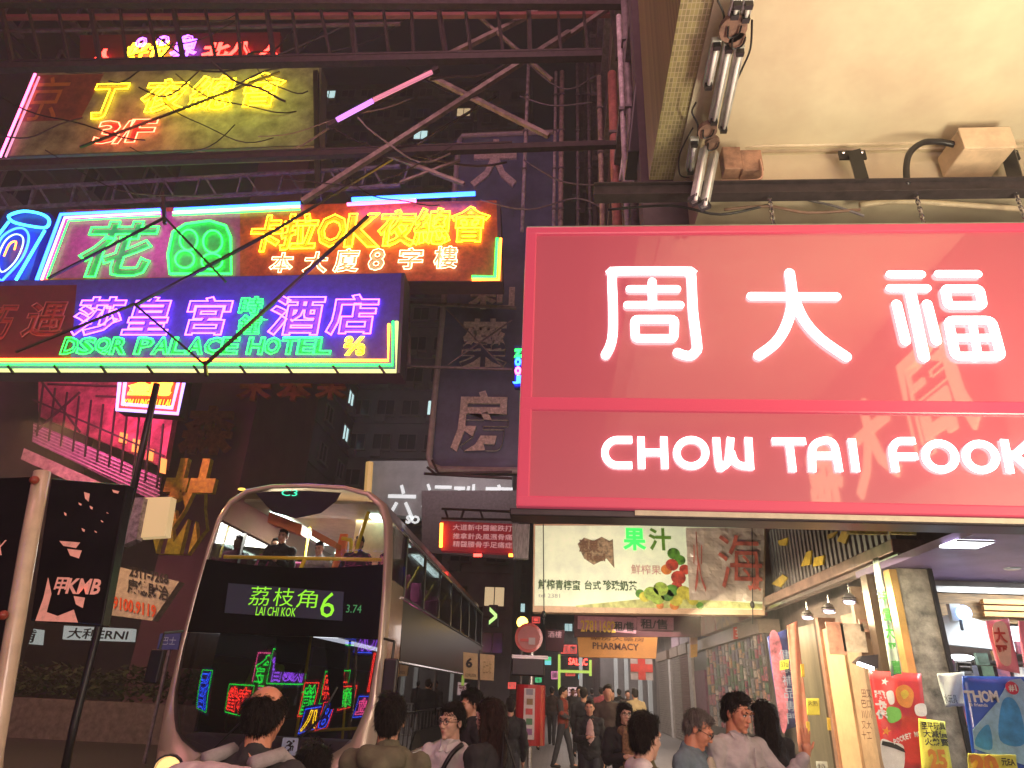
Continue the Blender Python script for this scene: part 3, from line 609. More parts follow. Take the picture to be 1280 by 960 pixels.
# ================================================================== BUILDINGS
def wmesh(w, h, lit=0, ac=False):
    """recessed window: frame, bar, pane"""
    b = MB(); b.cur = 0
    b.box(-w/2, w/2, -.12, 0, h/2-.07, h/2).box(-w/2, w/2, -.12, 0, -h/2, -h/2+.07).box(-w/2, -w/2+.07, -.121, 0, -h/2, h/2).box(w/2-.07, w/2, -.121, 0, -h/2, h/2).box(-.03, .03, -.1, 0, -h/2, h/2)
    b.box(-w/2-.1, w/2+.1, -.3, 0, -h/2-.14, -h/2-.002)
    b.cur = 1; b.quad((-w/2, -.03, -h/2), (w/2, -.03, -h/2), (w/2, -.03, h/2), (-w/2, -.03, h/2))
    if ac: b.cur = 0; b.box(-w/2+.1, -w/2+.9, -.6, -.01, -h/2-.7, -h/2-.16)
    me = bpy.data.meshes.new('window'); me.from_pydata([tuple(v) for v in b.v], [], b.f)
    me.materials.append(mat('window_frame_paint', (.13, .12, .12), .6)); me.materials.append([mat('dark_window_pane', (.02, .025, .035), .1, var=0), emis('lit_window_cool', (.65, .95, .95), 1.1), emis('lit_window_warm', (1, .72, .4), .7)][lit])
    me.polygons.foreach_set('material_index', b.mi); return me
WM = [[wmesh(1.5, 1.4, l, a) for a in (False, True)] for l in range(3)]
def tower(name, label, x0, x1, y0, y1, z1, m, faces, fh=3, step=2.6, z0=0.15, zmin=4, zmax=200, prob=.08, crop=None, bands=True):
    t = thing(name, label, 'building', ((x0+x1)/2, y0, z0))
    MB().box(x0, x1, y0, y1, z0, z1).build('wall', m, t)
    seen = []
    for f in faces:
        if f == 'S': L_ = x1-x0; g = lambda u: (x0+u, y0, 0); rz = 0
        elif f == 'E': L_ = y1-y0; g = lambda u: (x1, y0+u, math.pi/2)
        else: L_ = y1-y0; g = lambda u: (x0, y0+u, -math.pi/2)
        n = int(L_/step); k = int((min(z1, zmax)-zmin)/fh)
        for j in range(k):
            z = zmin+j*fh+1.5
            if bands and j % 1 == 0:
                bm = MB()
                if f == 'S': bm.box(x0, x1, y0-.14, y0-.002, z-1.42, z-1.2)
                elif f == 'E': bm.box(x1+.002, x1+.14, y0, y1, z-1.42, z-1.2)
                else: bm.box(x0-.14, x0-.002, y0, y1, z-1.42, z-1.2)
                bm.build('floor_band', m, t)
            for i in range(n):
                px, py, rz = g((i+.5)*L_/n)
                lit = 0 if random.random() > prob else random.choice((1, 1, 2))
                c_ = ROT.transposed() @ (Vector((px, py, z))-Vector((0, 0, CZ)))
                sx = 640-FPX*c_.x/c_.z; sy = 480+FPX*c_.y/c_.z
                if -30 < sx < 1310 and -30 < sy < 990 and c_.z < 0: seen.append((px, py, z, rz, lit))
    for px, py, z, rz, lit in seen[:290]: inst('window', WM[lit][random.random() < .4], t, (px, py, z), rz)
    return t
DK = mat('dark_concrete', (.07, .065, .075), .8, var=.25, scale=.5); MK = mat('grimy_concrete', (.20, .18, .18), .8, var=.3, scale=.4, bump=.3)
tower('tower_block', 'pale tower block with air conditioners left of the blue pharmacy sign', -8.4, -3.2, 48, 58, 58, mat('pale_render', (.25, .22, .23), .8, var=.25, scale=.5), 'S', zmin=3, step=2.2, prob=.08)
tower('tower_block', 'long dark housing block with scattered lit windows above the bus', -26, -9.2, 50, 70, 60, mat('grey_housing_render', (.11, .11, .12), .8, var=.25, scale=.5), 'SE', zmin=12, step=2.0, prob=.14)
tower('tower_block', 'plain plum-grey corner block rising left behind the bus', -16.6, -13.8, 27, 34, 30, mat('plum_render', (.25, .14, .17), .8, var=.12, scale=.6), '', )
tower('shop_house', 'dark building on the far left with the pink lit verandas', -34, -21, 4, 27, 36, DK, 'E', zmin=14, step=3.2, prob=0)
tower('shop_house', 'far dark block closing the road behind the neon signs', -40, -17, 34, 120, 30, DK, 'E', zmin=6, step=4, prob=.3)
tower('shop_house', 'unlit block beyond the pharmacy over the right pavement', 2.3, 20, 40, 70, 34, MK, 'W', zmin=8, step=3, prob=.2)
tower('shop_house', 'small hazy tower at the very end of the street', -2.5, 6, 130, 140, 34, MK, 'S', zmin=5, step=2.4, prob=.5)
tower('shop_house', 'dark office block at the left end of the street', -14, -4.5, 110, 130, 40, DK, 'S', zmin=6, step=2.4, prob=.3)
# building over the pavement with pipes
ob = thing('shop_house', 'grimy building front over the pavement with many drain pipes, left of the soffit', 'building', (1.9, 7, 6))
MB().box(1.22, 9, 6.6, 14.6, 6.3, 34).build('wall', mat('plum_grime_render', (.17, .11, .12), .8, var=.3, scale=.7, bump=.4), ob)
MB().box(1.2, 9, 17.2, 39, 6.4, 40).build('wall', mat('brown_grime_render', (.13, .10, .10), .8, var=.3, scale=.7, bump=.4), ob)
MB().box(1.4, 9, 14.6, 17.2, 6.8, 32).build('wall', DK, ob)
for k in range(9): MB().box(1.0, 1.199, 17.3, 39, 9+k*3, 9.2+k*3).build('floor_band', STEEL2, ob)
for k in range(8): MB().box(1.05, 1.219, 6.6, 14.6, 8.5+k*3, 8.7+k*3).build('floor_band', STEEL2, ob)
for k in range(8):
    for j in range(4):
        inst('window', WM[1 if (k+j) % 9 == 0 else 0][j % 2], ob, (1.195, 19.5+j*4.6, 10.6+k*3), -math.pi/2)
pipe_m = [mat('salmon_drain_pipe', (.52, .20, .17), .5, var=.2), mat('pale_drain_pipe', (.55, .42, .38), .5, var=.3), mat('grey_drain_pipe', (.22, .19, .20), .5, var=.3), mat('white_drain_pipe', (.62, .56, .58), .5, var=.3)]
def wallpipe(px, x, ytop, ybot, r, mi, py=150):
    """vertical drain pipe on the wall plane x, found by its place"""
    q = P(px, py, 0, x) if px > 745 else P(px, py, 1, 16.2)
    x = q.x; zt_ = P(px, ytop, 1, q.y).z; zb_ = max(5.5, P(px, ybot, 1, q.y).z)
    MB().tube([(x, q.y, zb_), (x, q.y, zt_)], r, 10).build('drain_pipe', pipe_m[mi], ob, smooth=True)
    for k in range(int((zt_-zb_)/1.6)): MB().box(x-r-.02, x+r+.02, q.y-r-.02, q.y+r+.02, zb_+.8+k*1.6, zb_+.86+k*1.6).build('pipe_clamp', STEEL2, ob)
wallpipe(750, 1.0, 96, 285, .07, 1); wallpipe(767, 1.08, 92, 285, .10, 0); wallpipe(779, 1.0, 20, 285, .05, 3); wallpipe(788, 1.1, -20, 285, .07, 2)
wallpipe(812, 1.1, -40, 75, .10, 0, 30); wallpipe(722, 1.1, 60, 290, .05, 2); wallpipe(702, 1.0, 90, 290, .08, 1); wallpipe(694, 1.0, 90, 290, .05, 3); wallpipe(658, .2, 40, 290, .06, 3) ; wallpipe(736, 1.1, 80, 290, .05, 2)
dk = thing('duct', 'big black ventilation duct beside the tiled edge strip', 'duct', (1.6, 6.5, 8))
MB().prism([P(x, y, 1, 6.55) for x, y in ((818, 75), (838, 60), (842, 226), (780, 226), (790, 130))], (0, -.5, 0)).build('casing', mat('black_duct', (.035, .03, .04), .45, bump=.2), dk, bevel=.02)
for pts, i in (([(775, 225), (785, 160), (800, 118), (812, 76)], 0), ([(640, 60), (700, 110), (745, 95), (800, 60)], 1), ([(600, 250), (660, 262), (720, 248), (756, 262)], 2), ([(650, 120), (690, 132), (740, 128)], 3), ([(655, 200), (700, 226), (745, 232)], 4)):
    o = MB().tube(smoothpath([P(x, y, 1, 8.5 if i == 0 else 14) for x, y in pts], 5), .025, 6).build('cable', pipe_m[3] if i == 0 else STEEL2, smooth=True)
    tag(o, ['pale loose cable curling over the black duct', 'sagging cable high above the pipes', 'cable looping just above the left end of the red sign', 'short cable pinned across the grimy pipes', 'cable dipping between the lower pipes'][i], 'cable')
# pink veranda at left
ver = thing('veranda', 'pink neon-lit veranda with railings and panels on the far left building', 'balcony', P(140, 600, 1, 20))
PKW = mat('wall_with_pink_light', (.6, .12, .22), .5, var=.4, scale=2); PKR = mat('mauve_railing_sheet', (.45, .2, .4), .5, var=.4, scale=3)  # pink neon light is put into the wall's colour
YV = 20
def vq(pts, y0=YV): return [P(x, y, 1, y0) for x, y in pts]
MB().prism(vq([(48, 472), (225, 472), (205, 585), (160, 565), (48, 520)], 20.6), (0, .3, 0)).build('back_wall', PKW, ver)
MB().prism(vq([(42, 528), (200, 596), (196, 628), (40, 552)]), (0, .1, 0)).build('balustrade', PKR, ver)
for i in range(6): MB().bar(P(42, 531+i*4, 1, YV-.05), P(200, 599+i*5, 1, YV-.05), .035).build('rail', mat('magenta_rail', (.6, .35, .55), .4), ver)
for i in range(11): MB().bar(P(54+i*15, 480+i*5, 1, YV-.08), P(46+i*15, 545+i*6.5, 1, YV-.08), .05).build('post', BLACK, ver)
for sg in ((42, 500, 205, 570), (50, 474, 100, 540), (100, 490, 44, 540), (60, 480, 232, 486), (120, 495, 230, 500)): MB().bar(P(sg[0], sg[1], 1, YV-.1), P(sg[2], sg[3], 1, YV-.1), .06).build('strut', STEEL, ver)
MB().prism(vq([(30, 560), (175, 625), (172, 640), (26, 574)], 19.7), (0, .6, 0)).build('canopy_edge', mat('cream_canopy', (.5, .42, .36), .6, var=.3), ver)
for (x, y, w, h) in ((150, 540, 9, 14), (166, 548, 10, 18), (184, 560, 8, 16), (200, 572, 8, 20)): MB().prism(vq([(x, y), (x+w, y+2), (x+w-2, y+h), (x-2, y+h-2)], 20.5), (0, .05, 0)).build('lit_opening', emis('orange_glow', (1, .35, .08), 1.6), ver)

# ================================================================== THE BUS
BY = 9.0; BX = -3.6; BL = 12.0
bus = thing('double_decker_bus', 'champagne double-decker bus facing the camera, route 6 in green lights', 'bus', (BX, BY, 0))
CH = mat('champagne_paint', (.58, .47, .36), .30, .25, var=.05, coat=.3)
MASK = mat('black_glass_mask', (.003, .003, .003), .25, var=0, spec=.08)
hw = [(0, 4.24), (.55, 4.22), (.92, 4.14), (1.14, 3.98), (1.26, 3.72), (1.31, 3.3), (1.35, 2.7), (1.38, 2.0), (1.385, 1.3), (1.36, .85), (1.30, .35)]
inn = [(0, 4.165), (.53, 4.145), (.87, 4.06), (1.07, 3.90), (1.175, 3.65), (1.225, 3.27), (1.265, 2.7), (1.285, 2.0), (1.25, 1.45), (1.09, 1.0), (.75, .78)]
full = lambda L: [(-a, b) for a, b in L[::-1]] + L[1:]
O_ = full(hw); I_ = full(inn); n = len(O_)
f = MB()
vs = [(BX+a, BY+.16, b) for a, b in O_]+[(BX+a*.985, BY+.05, b-.012*(b > 2)) for a, b in O_]+[(BX+a, BY, b) for a, b in I_]+[(BX+a, BY+.06, b) for a, b in I_]
fc = []
for i in range(n-1): fc += [(i, i+1, n+i+1, n+i), (n+i, n+i+1, 2*n+i+1, 2*n+i), (2*n+i, 2*n+i+1, 3*n+i+1, 3*n+i)]
f.add(vs, fc)
# lower front panel
f.prism([(BX-1.28, BY+.03, .35), (BX+1.28, BY+.03, .35), (BX+1.3, BY+.03, .8), (BX+.77, BY+.01, .79), (BX-.77, BY+.01, .79), (BX-1.3, BY+.03, .8)], (0, .12, 0))
f.build('front_surround', CH, bus, smooth=True)
# shell: roof and sides
def shell(name, L, m, y0, y1):
    b = MB(); k = len(L); b.add([(BX+a, y, c) for y in (y0, y1) for a, c in L], [(i, i+1, k+i+1, k+i) for i in range(k-1)]); return b.build(name, m, bus, smooth=True)
shell('roof', [p for p in full(hw) if p[1] > 3.68], mat('bronze_paint', (.30, .20, .14), .3, .3, var=.05, coat=.4), BY+.16, BY+BL)
DKP = mat('dark_bus_side', (.010, .010, .013), .35, 0, var=.1, spec=.10)
for s in (-1, 1):
    xs = lambda z: BX+s*(1.31+(3.3-z)*.035 if z > 2 else 1.375)
    q = lambda nme, y0, y1, z0, z1, m, o=0: MB().prism([(xs(z0)+s*o, y0, z0), (xs(z0)+s*o, y1, z0), (xs(z1)+s*o, y1, z1), (xs(z1)+s*o, y0, z1)], (-s*.04, 0, 0)).build(nme, m, bus)
    q('front_corner_panel', BY+.16, BY+1.0, 1.75, 2.95, mat('copper_paint', (.36, .16, .07), .25, .3, coat=.5))
    q('side_panel', BY+1.0, BY+BL, 1.95, 2.78, DKP)
    q('lower_panel', BY+2.4, BY+BL, .35, 1.0, DKP); q('side_panel', BY+.16, BY+1.0, .35, .9, CH)
    q('lower_window', BY+2.45, BY+BL-.2, 1.01, 1.94, glass('dark_bus_window', (.25, .27, .3), .14))
    q('door', BY+1.02, BY+2.4, .36, 1.94, glass('door_glass', (.22, .2, .2), .14))
    for k in range(8): q('window_pillar', BY+1.0+k*1.55, BY+1.08+k*1.55, 2.79, 3.7, BLACK, .006)
    for k in range(7): q('upper_window', BY+1.09+k*1.55, BY+1.0+(k+1)*1.55-.01, 2.82, 3.68, glass('bus_window', (.62, .62, .66), .12))
    q('corner_window', BY+.2, BY+.99, 2.96, 3.68, glass('bus_window'))
    for z, y0 in ((2.80, BY+.9), (1.94, BY+.3), (3.70, BY+.5)): MB().tube([(xs(z)+s*.02, y0, z), (xs(z)+s*.02, BY+BL, z)], .02, 6).build('trim_strip', CHROME, bus)
    for wy in (BY+2.7, BY+8.6, BY+9.9):
        w = MB().tube([(BX+s*1.1, wy, .5), (BX+s*1.39, wy, .5)], .5, 24).build('wheel', RUBBER, bus); MB().tube([(BX+s*1.30, wy, .5), (BX+s*1.40, wy, .5)], .27, 16).build('rim', ALU, w)
MB().box(BX-1.3, BX+1.3, BY+BL-.05, BY+BL, .35, 3.9).build('rear_wall', DKP, bus)
MB().box(BX-1.31, BX+1.31, BY+.1, BY+BL-.1, 2.30, 2.38).build('upper_deck_floor', mat('bus_floor', (.16, .14, .16), .6), bus)
MB().box(BX-1.2, BX+1.2, BY+.9, BY+BL-.1, .3, .38).build('lower_deck_floor', mat('bus_floor', (0, 0, 0)), bus)
MB().box(BX-1.05, BX+1.05, BY+.35, BY+BL-.1, 4.02, 4.06).build('ceiling', mat('cream_ceiling', (.62, .56, .40), .5), bus)
# glazing
ug = [(a*1.0, b) for a, b in inn if b > 3.2]; upper = [(-a, b) for a, b in ug[::-1]]+ug[1:]+[(1.24, 3.12), (.6, 3.06), (0, 3.04), (-.6, 3.06), (-1.24, 3.12)]
MB().prism([(BX+a, BY+.012, b) for a, b in upper], (0, .01, 0)).build('upper_windscreen', glass('upper_screen_glass', (.95, .95, .95), .008), bus)
mid = [(-1.24, 3.12), (-.6, 3.06), (0, 3.04), (.6, 3.06), (1.24, 3.12), (1.26, 2.7), (1.278, 2.18), (-1.278, 2.18), (-1.26, 2.7)]
MB().prism([(BX+a, BY+.004, b) for a, b in mid], (0, .05, 0)).build('black_band', MASK, bus)
# top dark visor of the upper screen
vis = [(-.75, 4.07), (-.5, 4.10), (0, 4.12), (.5, 4.10), (.45, 3.98), (.25, 3.80), (-.1, 3.72), (-.45, 3.80)]
MB().prism([(BX+a, BY+.03, b) for a, b in vis], (0, .01, 0)).build('sun_visor', BLACK, bus)
# lower windscreen: curved, leaning back
lw = MB(); NX, NZ = 24, 12; vs = []; fc = []
def lowhalf(z):
    t = [(2.17, 1.275), (2.0, 1.282), (1.45, 1.25), (1.2, 1.18), (1.0, 1.09), (.9, .95), (.82, .80)]
    for (z1, w1), (z2, w2) in zip(t, t[1:]):
        if z <= z1 and z >= z2: return w2+(w1-w2)*(z-z2)/(z1-z2)
    return t[-1][1]
for j in range(NZ+1):
    z = 2.17-(2.17-.82)*j/NZ; h_ = lowhalf(z)
    for i in range(NX+1):
        u = -1+2*i/NX; x = u*h_; vs.append((BX+x, BY-.10+.045*abs(u)**2.5+.045*(z-.82), z))
fc = [(j*(NX+1)+i, j*(NX+1)+i+1, (j+1)*(NX+1)+i+1, (j+1)*(NX+1)+i) for j in range(NZ) for i in range(NX)]
lw.add(vs, fc).build('lower_windscreen', glass('lower_screen_glass', (.34, .34, .38), .13, .012), bus, smooth=True)
dsp = lambda x, y, o=0: P(x, y, 1, BY-.002-o)
# the display
dq = [(286, 729), (430, 740), (428, 776), (281, 766)]
ds = MB().prism([dsp(*q) for q in dq], (0, -.012, 0)).build('destination_display', mat('display_glass', (.02, .02, .03), .3, emit=(.16, .17, .28), es=.06, var=0), bus)
LED = emis('led_green', (.30, .9, .03), 1.0)
for c, rc in (('荔', (312, 733, 338, 757)), ('枝', (342, 735, 368, 758)), ('角', (371, 737, 397, 760))): ptext(ds, 'character', c, BY-.02, rc, LED, off=-.006)
ptext(ds, 'letter', 'LAI CHI KOK', BY-.02, (320, 759, 370, 770), LED); ptext(ds, 'figure', '6', BY-.02, (401, 740, 419, 772), LED, off=-.004)
ptext(bus, 'fleet_number', '3.74', BY-.004, (433, 756, 452, 766), mat('dim_led_text', (.05, .25, .08), .4, emit=(.1, .6, .2), es=.3, var=0))
for c, rc in (('♿', (352, 922, 372, 944)),): ptext(bus, 'wheelchair_symbol', c, BY-.13, rc, mat('pale_blue_print', (.45, .6, .8), .4))
# headlights, indicators
for s in (-1, 1):
    hd = MB().ell((BX+s*1.12, BY+.02, .62), (.16, .08, .13), 16).build('headlight', emis('headlight_warm', (1, .62, .22), 1.5), bus, smooth=True)
    MB().tube([(BX+s*1.12+.18*math.cos(a*math.pi/8), BY+.0, .62+.15*math.sin(a*math.pi/8)) for a in range(16)], .02, 6, True).build('bezel', CHROME, hd)
    MB().tube([(BX+s*1.25, BY+.05, 3.72), (BX+s*1.62, BY-.25, 2.9), (BX+s*1.60, BY-.28, 2.6)] if s > 5 else [(BX+s*1.30, BY+.1, 2.2), (BX+s*1.52, BY-.1, 2.15), (BX+s*1.52, BY-.12, 1.95)], .018, 6).build('mirror_arm', BLACK, bus)
    MB().box(BX+s*1.52-.09, BX+s*1.52+.09, BY-.17, BY-.08, 1.55, 1.95).build('mirror', BLACK, bus, bevel=.02)
for x in (-.55, .35): MB().tube([(BX+x, BY-.13, .86), (BX+x+.35, BY-.10, 1.25), (BX+x+.5, BY-.05, 1.6)], .012, 5).build('wiper', BLACK, bus)
ptext(bus, 'marker_light', 'C3', BY+.0, (352, 612, 372, 620), emis('green_marker', (.05, .9, .5), 1.4)); MB().ell((BX-1.0, BY+.1, 4.14), (.06, .03, .02), 8).build('marker_light', emis('amber_marker', (1, .6, .1), 2), bus)
# interior
YPOLE = mat('yellow_grab_pole', (.80, .66, .03), .3, var=0)
def tb_(pts, r=.018, m=YPOLE, nm='grab_pole'): MB().tube(smoothpath(pts, 4) if len(pts) > 2 else pts, r, 8).build(nm, m, bus, smooth=True)
tb_([(BX-1.12, BY+.25, 3.20), (BX+1.14, BY+.25, 3.22)], .026)
tb_([(BX+.05, BY+.25, 3.2), (BX-.02, BY+.25, 2.95)], .03)
tb_([(BX+.55, BY+.75, 2.4), (BX+.60, BY+.75, 3.35), (BX+.78, BY+.55, 3.96)], .03)
tb_([(BX+.46, BY+.95, 2.4), (BX+.46, BY+.95, 3.50), (BX+.40, BY+.95, 3.62), (BX+.30, BY+.95, 3.64)], .03)
for k in range(5): tb_([(BX+1.1, BY+2.2+k*1.6, 3.1), (BX+1.22, BY+2.5+k*1.6, 3.5)], .025); tb_([(BX-.55, BY+1.8+k*1.6, 2.4), (BX-.55, BY+1.8+k*1.6, 4.0)], .02)
tb_([(BX+.15, BY+.7, .4), (BX+.15, BY+.7, 2.28)], .02); tb_([(BX+.2, BY+.6, 1.05), (BX+1.0, BY+.6, 1.12)], .02); tb_([(BX+.75, BY+.9, .4), (BX+.65, BY+.9, 2.2)], .018)
ORG = mat('orange_bulkhead', (.75, .22, .06), .45, var=.05)
for a, b, c_, d_ in ((-.75, -.25, 3.78, 3.94), (-.05, .30, 3.60, 3.70)): MB().prism([(BX+a, BY+.6, d_), (BX+b, BY+.7, d_-.16), (BX+b, BY+.7, c_-.15), (BX+a, BY+.6, c_)], (0, .3, 0)).build('overhead_panel', ORG, bus)
MB().prism([(BX+.10, BY+1.0, 2.4), (BX+.42, BY+1.0, 2.4), (BX+.36, BY+1.0, 3.72), (BX+.25, BY+1.0, 3.72)], (0, .06, 0)).build('stair_panel', ORG, bus)
CV = mat('cream_stair_wall', (.70, .58, .34), .5)
MB().prism([(BX+.36, BY+1.35, 2.5), (BX+1.22, BY+1.35, 2.5), (BX+1.18, BY+1.35, 3.8), (BX+.80, BY+1.35, 4.0), (BX+.36, BY+1.35, 4.01)], (0, .06, 0)).build('rear_bulkhead', CV, bus)
for x in (-.8, .75):
    for y0, y1 in ((BY+.9, BY+3.4), (BY+4.2, BY+7)): MB().box(BX+x-.08, BX+x+.08, y0, y1, 3.99, 4.015).build('ceiling_light', emis('bus_ceiling_tube', (.75, 1, .88), 5), bus)
MB().box(BX-.1, BX+.1, BY+1.5, BY+6, 2.26, 2.295).build('ceiling_light', emis('bus_ceiling_tube_dim', (.9, .95, 1), 1.6), bus)
area('bus_interior_light', (BX, BY+1.9, 3.96), (BX, BY+1.7, 2), 1.6, 2.6, 270, (1, .97, .86))
area('bus_interior_light', (BX, BY+4.5, 2.24), (BX, BY+4.5, 0), 1.6, 3.6, 14, (.9, .95, 1))
SEAT = mat('magenta_moquette', (.36, .03, .16), .8, var=.3, scale=30); 
for k in range(5):
    for x in (-.92, -.48, .48, .92):
        if k < 2 and x > 0 and x < .9: continue
        y = BY+1.0+k*.95; st = MB(); st.box(BX+x-.2, BX+x+.2, y, y+.42, 2.78, 2.88); st.box(BX+x-.2, BX+x+.2, y+.38, y+.48, 2.86, 3.35); st.build('seat', SEAT, bus, bevel=.04)
for s in (-1, 1): MB().box(BX+s*1.24-.03, BX+s*1.24+.03, BY+.3, BY+BL, 2.38, 2.8).build('inner_panel', WHITE, bus)
MB().prism([(BX-1.2, BY+.15, 3.02), (BX+1.2, BY+.15, 3.02), (BX+1.2, BY+.45, 2.9), (BX-1.2, BY+.45, 2.9)], (0, 0, -.06)).build('upper_dash', mat('grey_dash', (.35, .3, .32), .6), bus)
MB().box(BX-1.1, BX+1.1, BY+.15, BY+.5, .5, 1.0).build('dashboard', mat('grey_dash', (0, 0, 0)), bus, bevel=.05)
MB().tube([(BX+.55+.22*math.cos(a*math.pi/8)-1.1, BY+.55+.06*math.sin(a*math.pi/8), 1.15+.2*math.sin(a*math.pi/8)) for a in range(16)], .016, 6, True).build('steering_wheel', BLACK, bus)

# signs on the road side behind the camera, seen mirrored in the lower windscreen
mir = [((-19, -14), 2.9, '酒', NB, (1.6, 3), 'blue round neon sign mirrored in the left of the bus windscreen'), ((-15, -18), 4.5, '金', NG, (2.6, 2.2), 'green neon sign mirrored in the bus windscreen near the driver'),
       ((-12.5, -16), 4.5, '夜總會', NP, (4.2, 2.0), 'violet neon sign mirrored in the middle of the bus windscreen'), ((-8.0, -16), 3.5, '大押', NR, (3.6, 2), 'red neon sign mirrored low in the bus windscreen'),
       ((-7.8, -14), 1.9, '8', NB, (1.2, 2), 'small blue neon figure mirrored beside the red one'), ((-6.0, -13), 2.7, '藥', NG, (1.6, 1.6), 'small green neon character mirrored in the bus windscreen'),
       ((-3.6, -15), 4.1, 'V1', NR, (2.8, 2.6), 'red letter neon mirrored at the right of the bus windscreen'), ((-4.0, -12.5), 2.0, '卡拉', NK, (2.4, 1.8), 'pink neon characters mirrored low at the right of the windscreen'),
       ((-9, -20), 7.2, '皇宮', NB, (5, 3), 'blue neon characters mirrored at the top of the windscreen'), ((-3.5, -20), 6.6, '花', NK, (3, 3), 'pink neon character mirrored at the upper right of the windscreen')]
mir = [(a, z, c, m, (w*.62, h*.62), lab) for a, z, c, m, (w, h), lab in mir]
mir += [((-16.5, -17), 3.0, '麻雀', NR, (2.2, 1.1), 'small red neon mirrored low near the left of the windscreen'), ((-10.2, -15.5), 3.0, '鐘', NG, (1.0, 1.2), 'small green neon mirrored below the violet sign'), ((-10.8, -19), 7.6, '桑拿', NK, (2.4, 1.3), 'pink neon mirrored above the violet sign'),
        ((-5.6, -16), 5.9, 'OK', NP, (1.9, 1.1), 'violet letters mirrored at the upper right of the windscreen'), ((-2.6, -14), 2.6, '酒', NC, (1.0, 1.1), 'cyan neon mirrored low at the right edge of the windscreen'), ((-6.6, -18), 8.0, '港', NC, (1.6, 1.5), 'cyan neon mirrored at the top middle of the windscreen'),
        ((-1.6, -16), 4.4, '飯店', NO, (1.4, 2.0), 'orange neon mirrored at the right edge of the windscreen'), ((-9.2, -14.5), 1.9, '八', NY, (1.3, .9), 'yellow neon mirrored low in the middle of the windscreen')]
for (x, y), z, c, m, (w, h), lab in mir:
    t = thing('neon_sign', lab, 'neon sign', (x, y, z), 'neon signs mirrored in the bus windscreen')
    MB().box(x-w/2-.3, x+w/2+.3, y-.3, y, z-h/2-.3, z+h/2+.3).build('cabinet', mat('purple_neon_board', (.2, .05, .3), .5), t)
    text(t, 'neon_character', c, (x, y+.01, z), (-1, 0, 0), (0, 0, 1), w, h, m, 'tube', .03, .03, .08)
    a, b, z0, z1 = x-w/2-.15, x+w/2+.15, z-h/2-.15, z+h/2+.15
    MB().tube([(a, y+.08, z0), (b, y+.08, z0), (b, y+.08, z1), (a, y+.08, z1)], 0.03, 6, True).build('neon_tube', random.choice((NB, NK, NG, NR)), t)
# street lamps' mirrored row
# ================================================================== LEFT SIDE STREET FURNITURE
km = thing('advert_panel', 'dark glossy advertisement panel with KMB lettering between pale pole and thin black post', 'advert panel', (-4.6, 6, 2.0))
KQ = [(64, 598), (160, 606), (127, 783), (38, 776)]
q = [P(x, y, 1, 6) for x, y in KQ]
MB().prism(q, (0, .12, 0)).build('casing', mat('black_casing', (.02, .018, .022), .2), km, bevel=.01)
cc = sum(q, Vector())/4; MB().prism([cc+(p-cc)*.97+Vector((0, -.008, 0)) for p in q], (0, .006, 0)).build('poster_glass', mat('dark_poster', (.012, .009, .011), .5, spec=.1, var=.3, scale=2.5), km)
SALM = mat('salmon_print', (.75, .32, .24), .4, emit=(.9, .35, .25), es=.45, var=.3, scale=9)
ptext(km, 'logo_lettering', 'KMB', 5.98, (85, 724, 126, 742), SALM, off=.03)
ptext(km, 'logo_mark', '甲', 5.98, (69, 722, 84, 743), SALM, off=.02)
MB().prism([P(x, y, 1, 5.986) for x, y in ((44, 776), (54, 748), (60, 722), (64, 742), (58, 765), (72, 770), (92, 762), (97, 778))], (0, .004, 0)).build('printed_figure', SALM, km)
for (x, y, w, h) in ((74, 676, 26, 9), (84, 686, 18, 12), (92, 745, 14, 15), (102, 660, 4, 5), (118, 663, 3, 3), (80, 640, 3, 5), (105, 615, 7, 12), (140, 612, 9, 5), (112, 632, 4, 5), (98, 628, 4, 4), (126, 650, 3, 3), (133, 640, 3, 2)):
    MB().prism([P(a, b, 1, 5.984) for a, b in ((x, y), (x+w, y+2), (x+w*.8, y+h), (x+w*.2, y+h*.7))], (0, .003, 0)).build('printed_shape', SALM, km)
sp_ = thing('shelter_pole', 'thick pale rounded pole leaning at the left edge with two dark red bolts', 'pole', P(5, 870, 1, 4))
MB().tube([P(53, 590, 1, 4), P(36, 680, 1, 4), P(16, 800, 1, 4), P(-8, 940, 1, 4), P(-30, 1150, 1, 4)], .05, 16).build('pole', mat('pale_cream_post', (.62, .48, .34), .3, coat=.3), sp_, smooth=True)
for x, y in ((43, 600), (4, 769)): MB().ell(P(x, y, 1, 3.92), (.028, .03, .028), 10).build('bolt', mat('red_bolt', (.3, .05, .03), .3), sp_, smooth=True)
ps = thing('advert_panel', 'dark glass panel with a big X cut by the left picture edge', 'advert panel', P(0, 700, 1, 4.3))
MB().prism([P(x, y, 1, 4.3) for x, y in ((-60, 600), (44, 596), (0, 860), (-60, 860))], (0, .05, 0)).build('panel', mat('dark_poster', (0, 0, 0)), ps); ptext(ps, 'letter', 'X', 4.28, (-6, 675, 6, 694), SALM)
lp = thing('lamp_post', 'thin black post behind the dark advertisement panel at left', 'post', P(95, 880, 1, 8))
MB().tube([P(196, 480, 1, 8), P(165, 618, 1, 8), P(93, 905, 1, 8), P(60, 1060, 1, 8)], .045, 10).build('post', BLACK, lp, smooth=True)
for nm, lab, Y, qd, m in (('sign_box', 'blank cream lit sign box by the yellow tree character', 9, [(180, 622), (214, 621), (206, 670), (172, 672)], emis('cream_light_box', (1, .70, .34), .55)),
        ('hanging_banner', 'small pale banner strip hanging left of the cream sign box', 8.9, [(163, 622), (180, 622), (170, 674), (152, 682)], mat('pale_banner', (.5, .42, .45), .6, var=.4, scale=12))):
    t = thing(nm, lab, 'sign', P(*qd[2], 1, Y)); MB().prism([P(x, y, 1, Y) for x, y in qd], (0, .15, 0)).build('face', m, t)
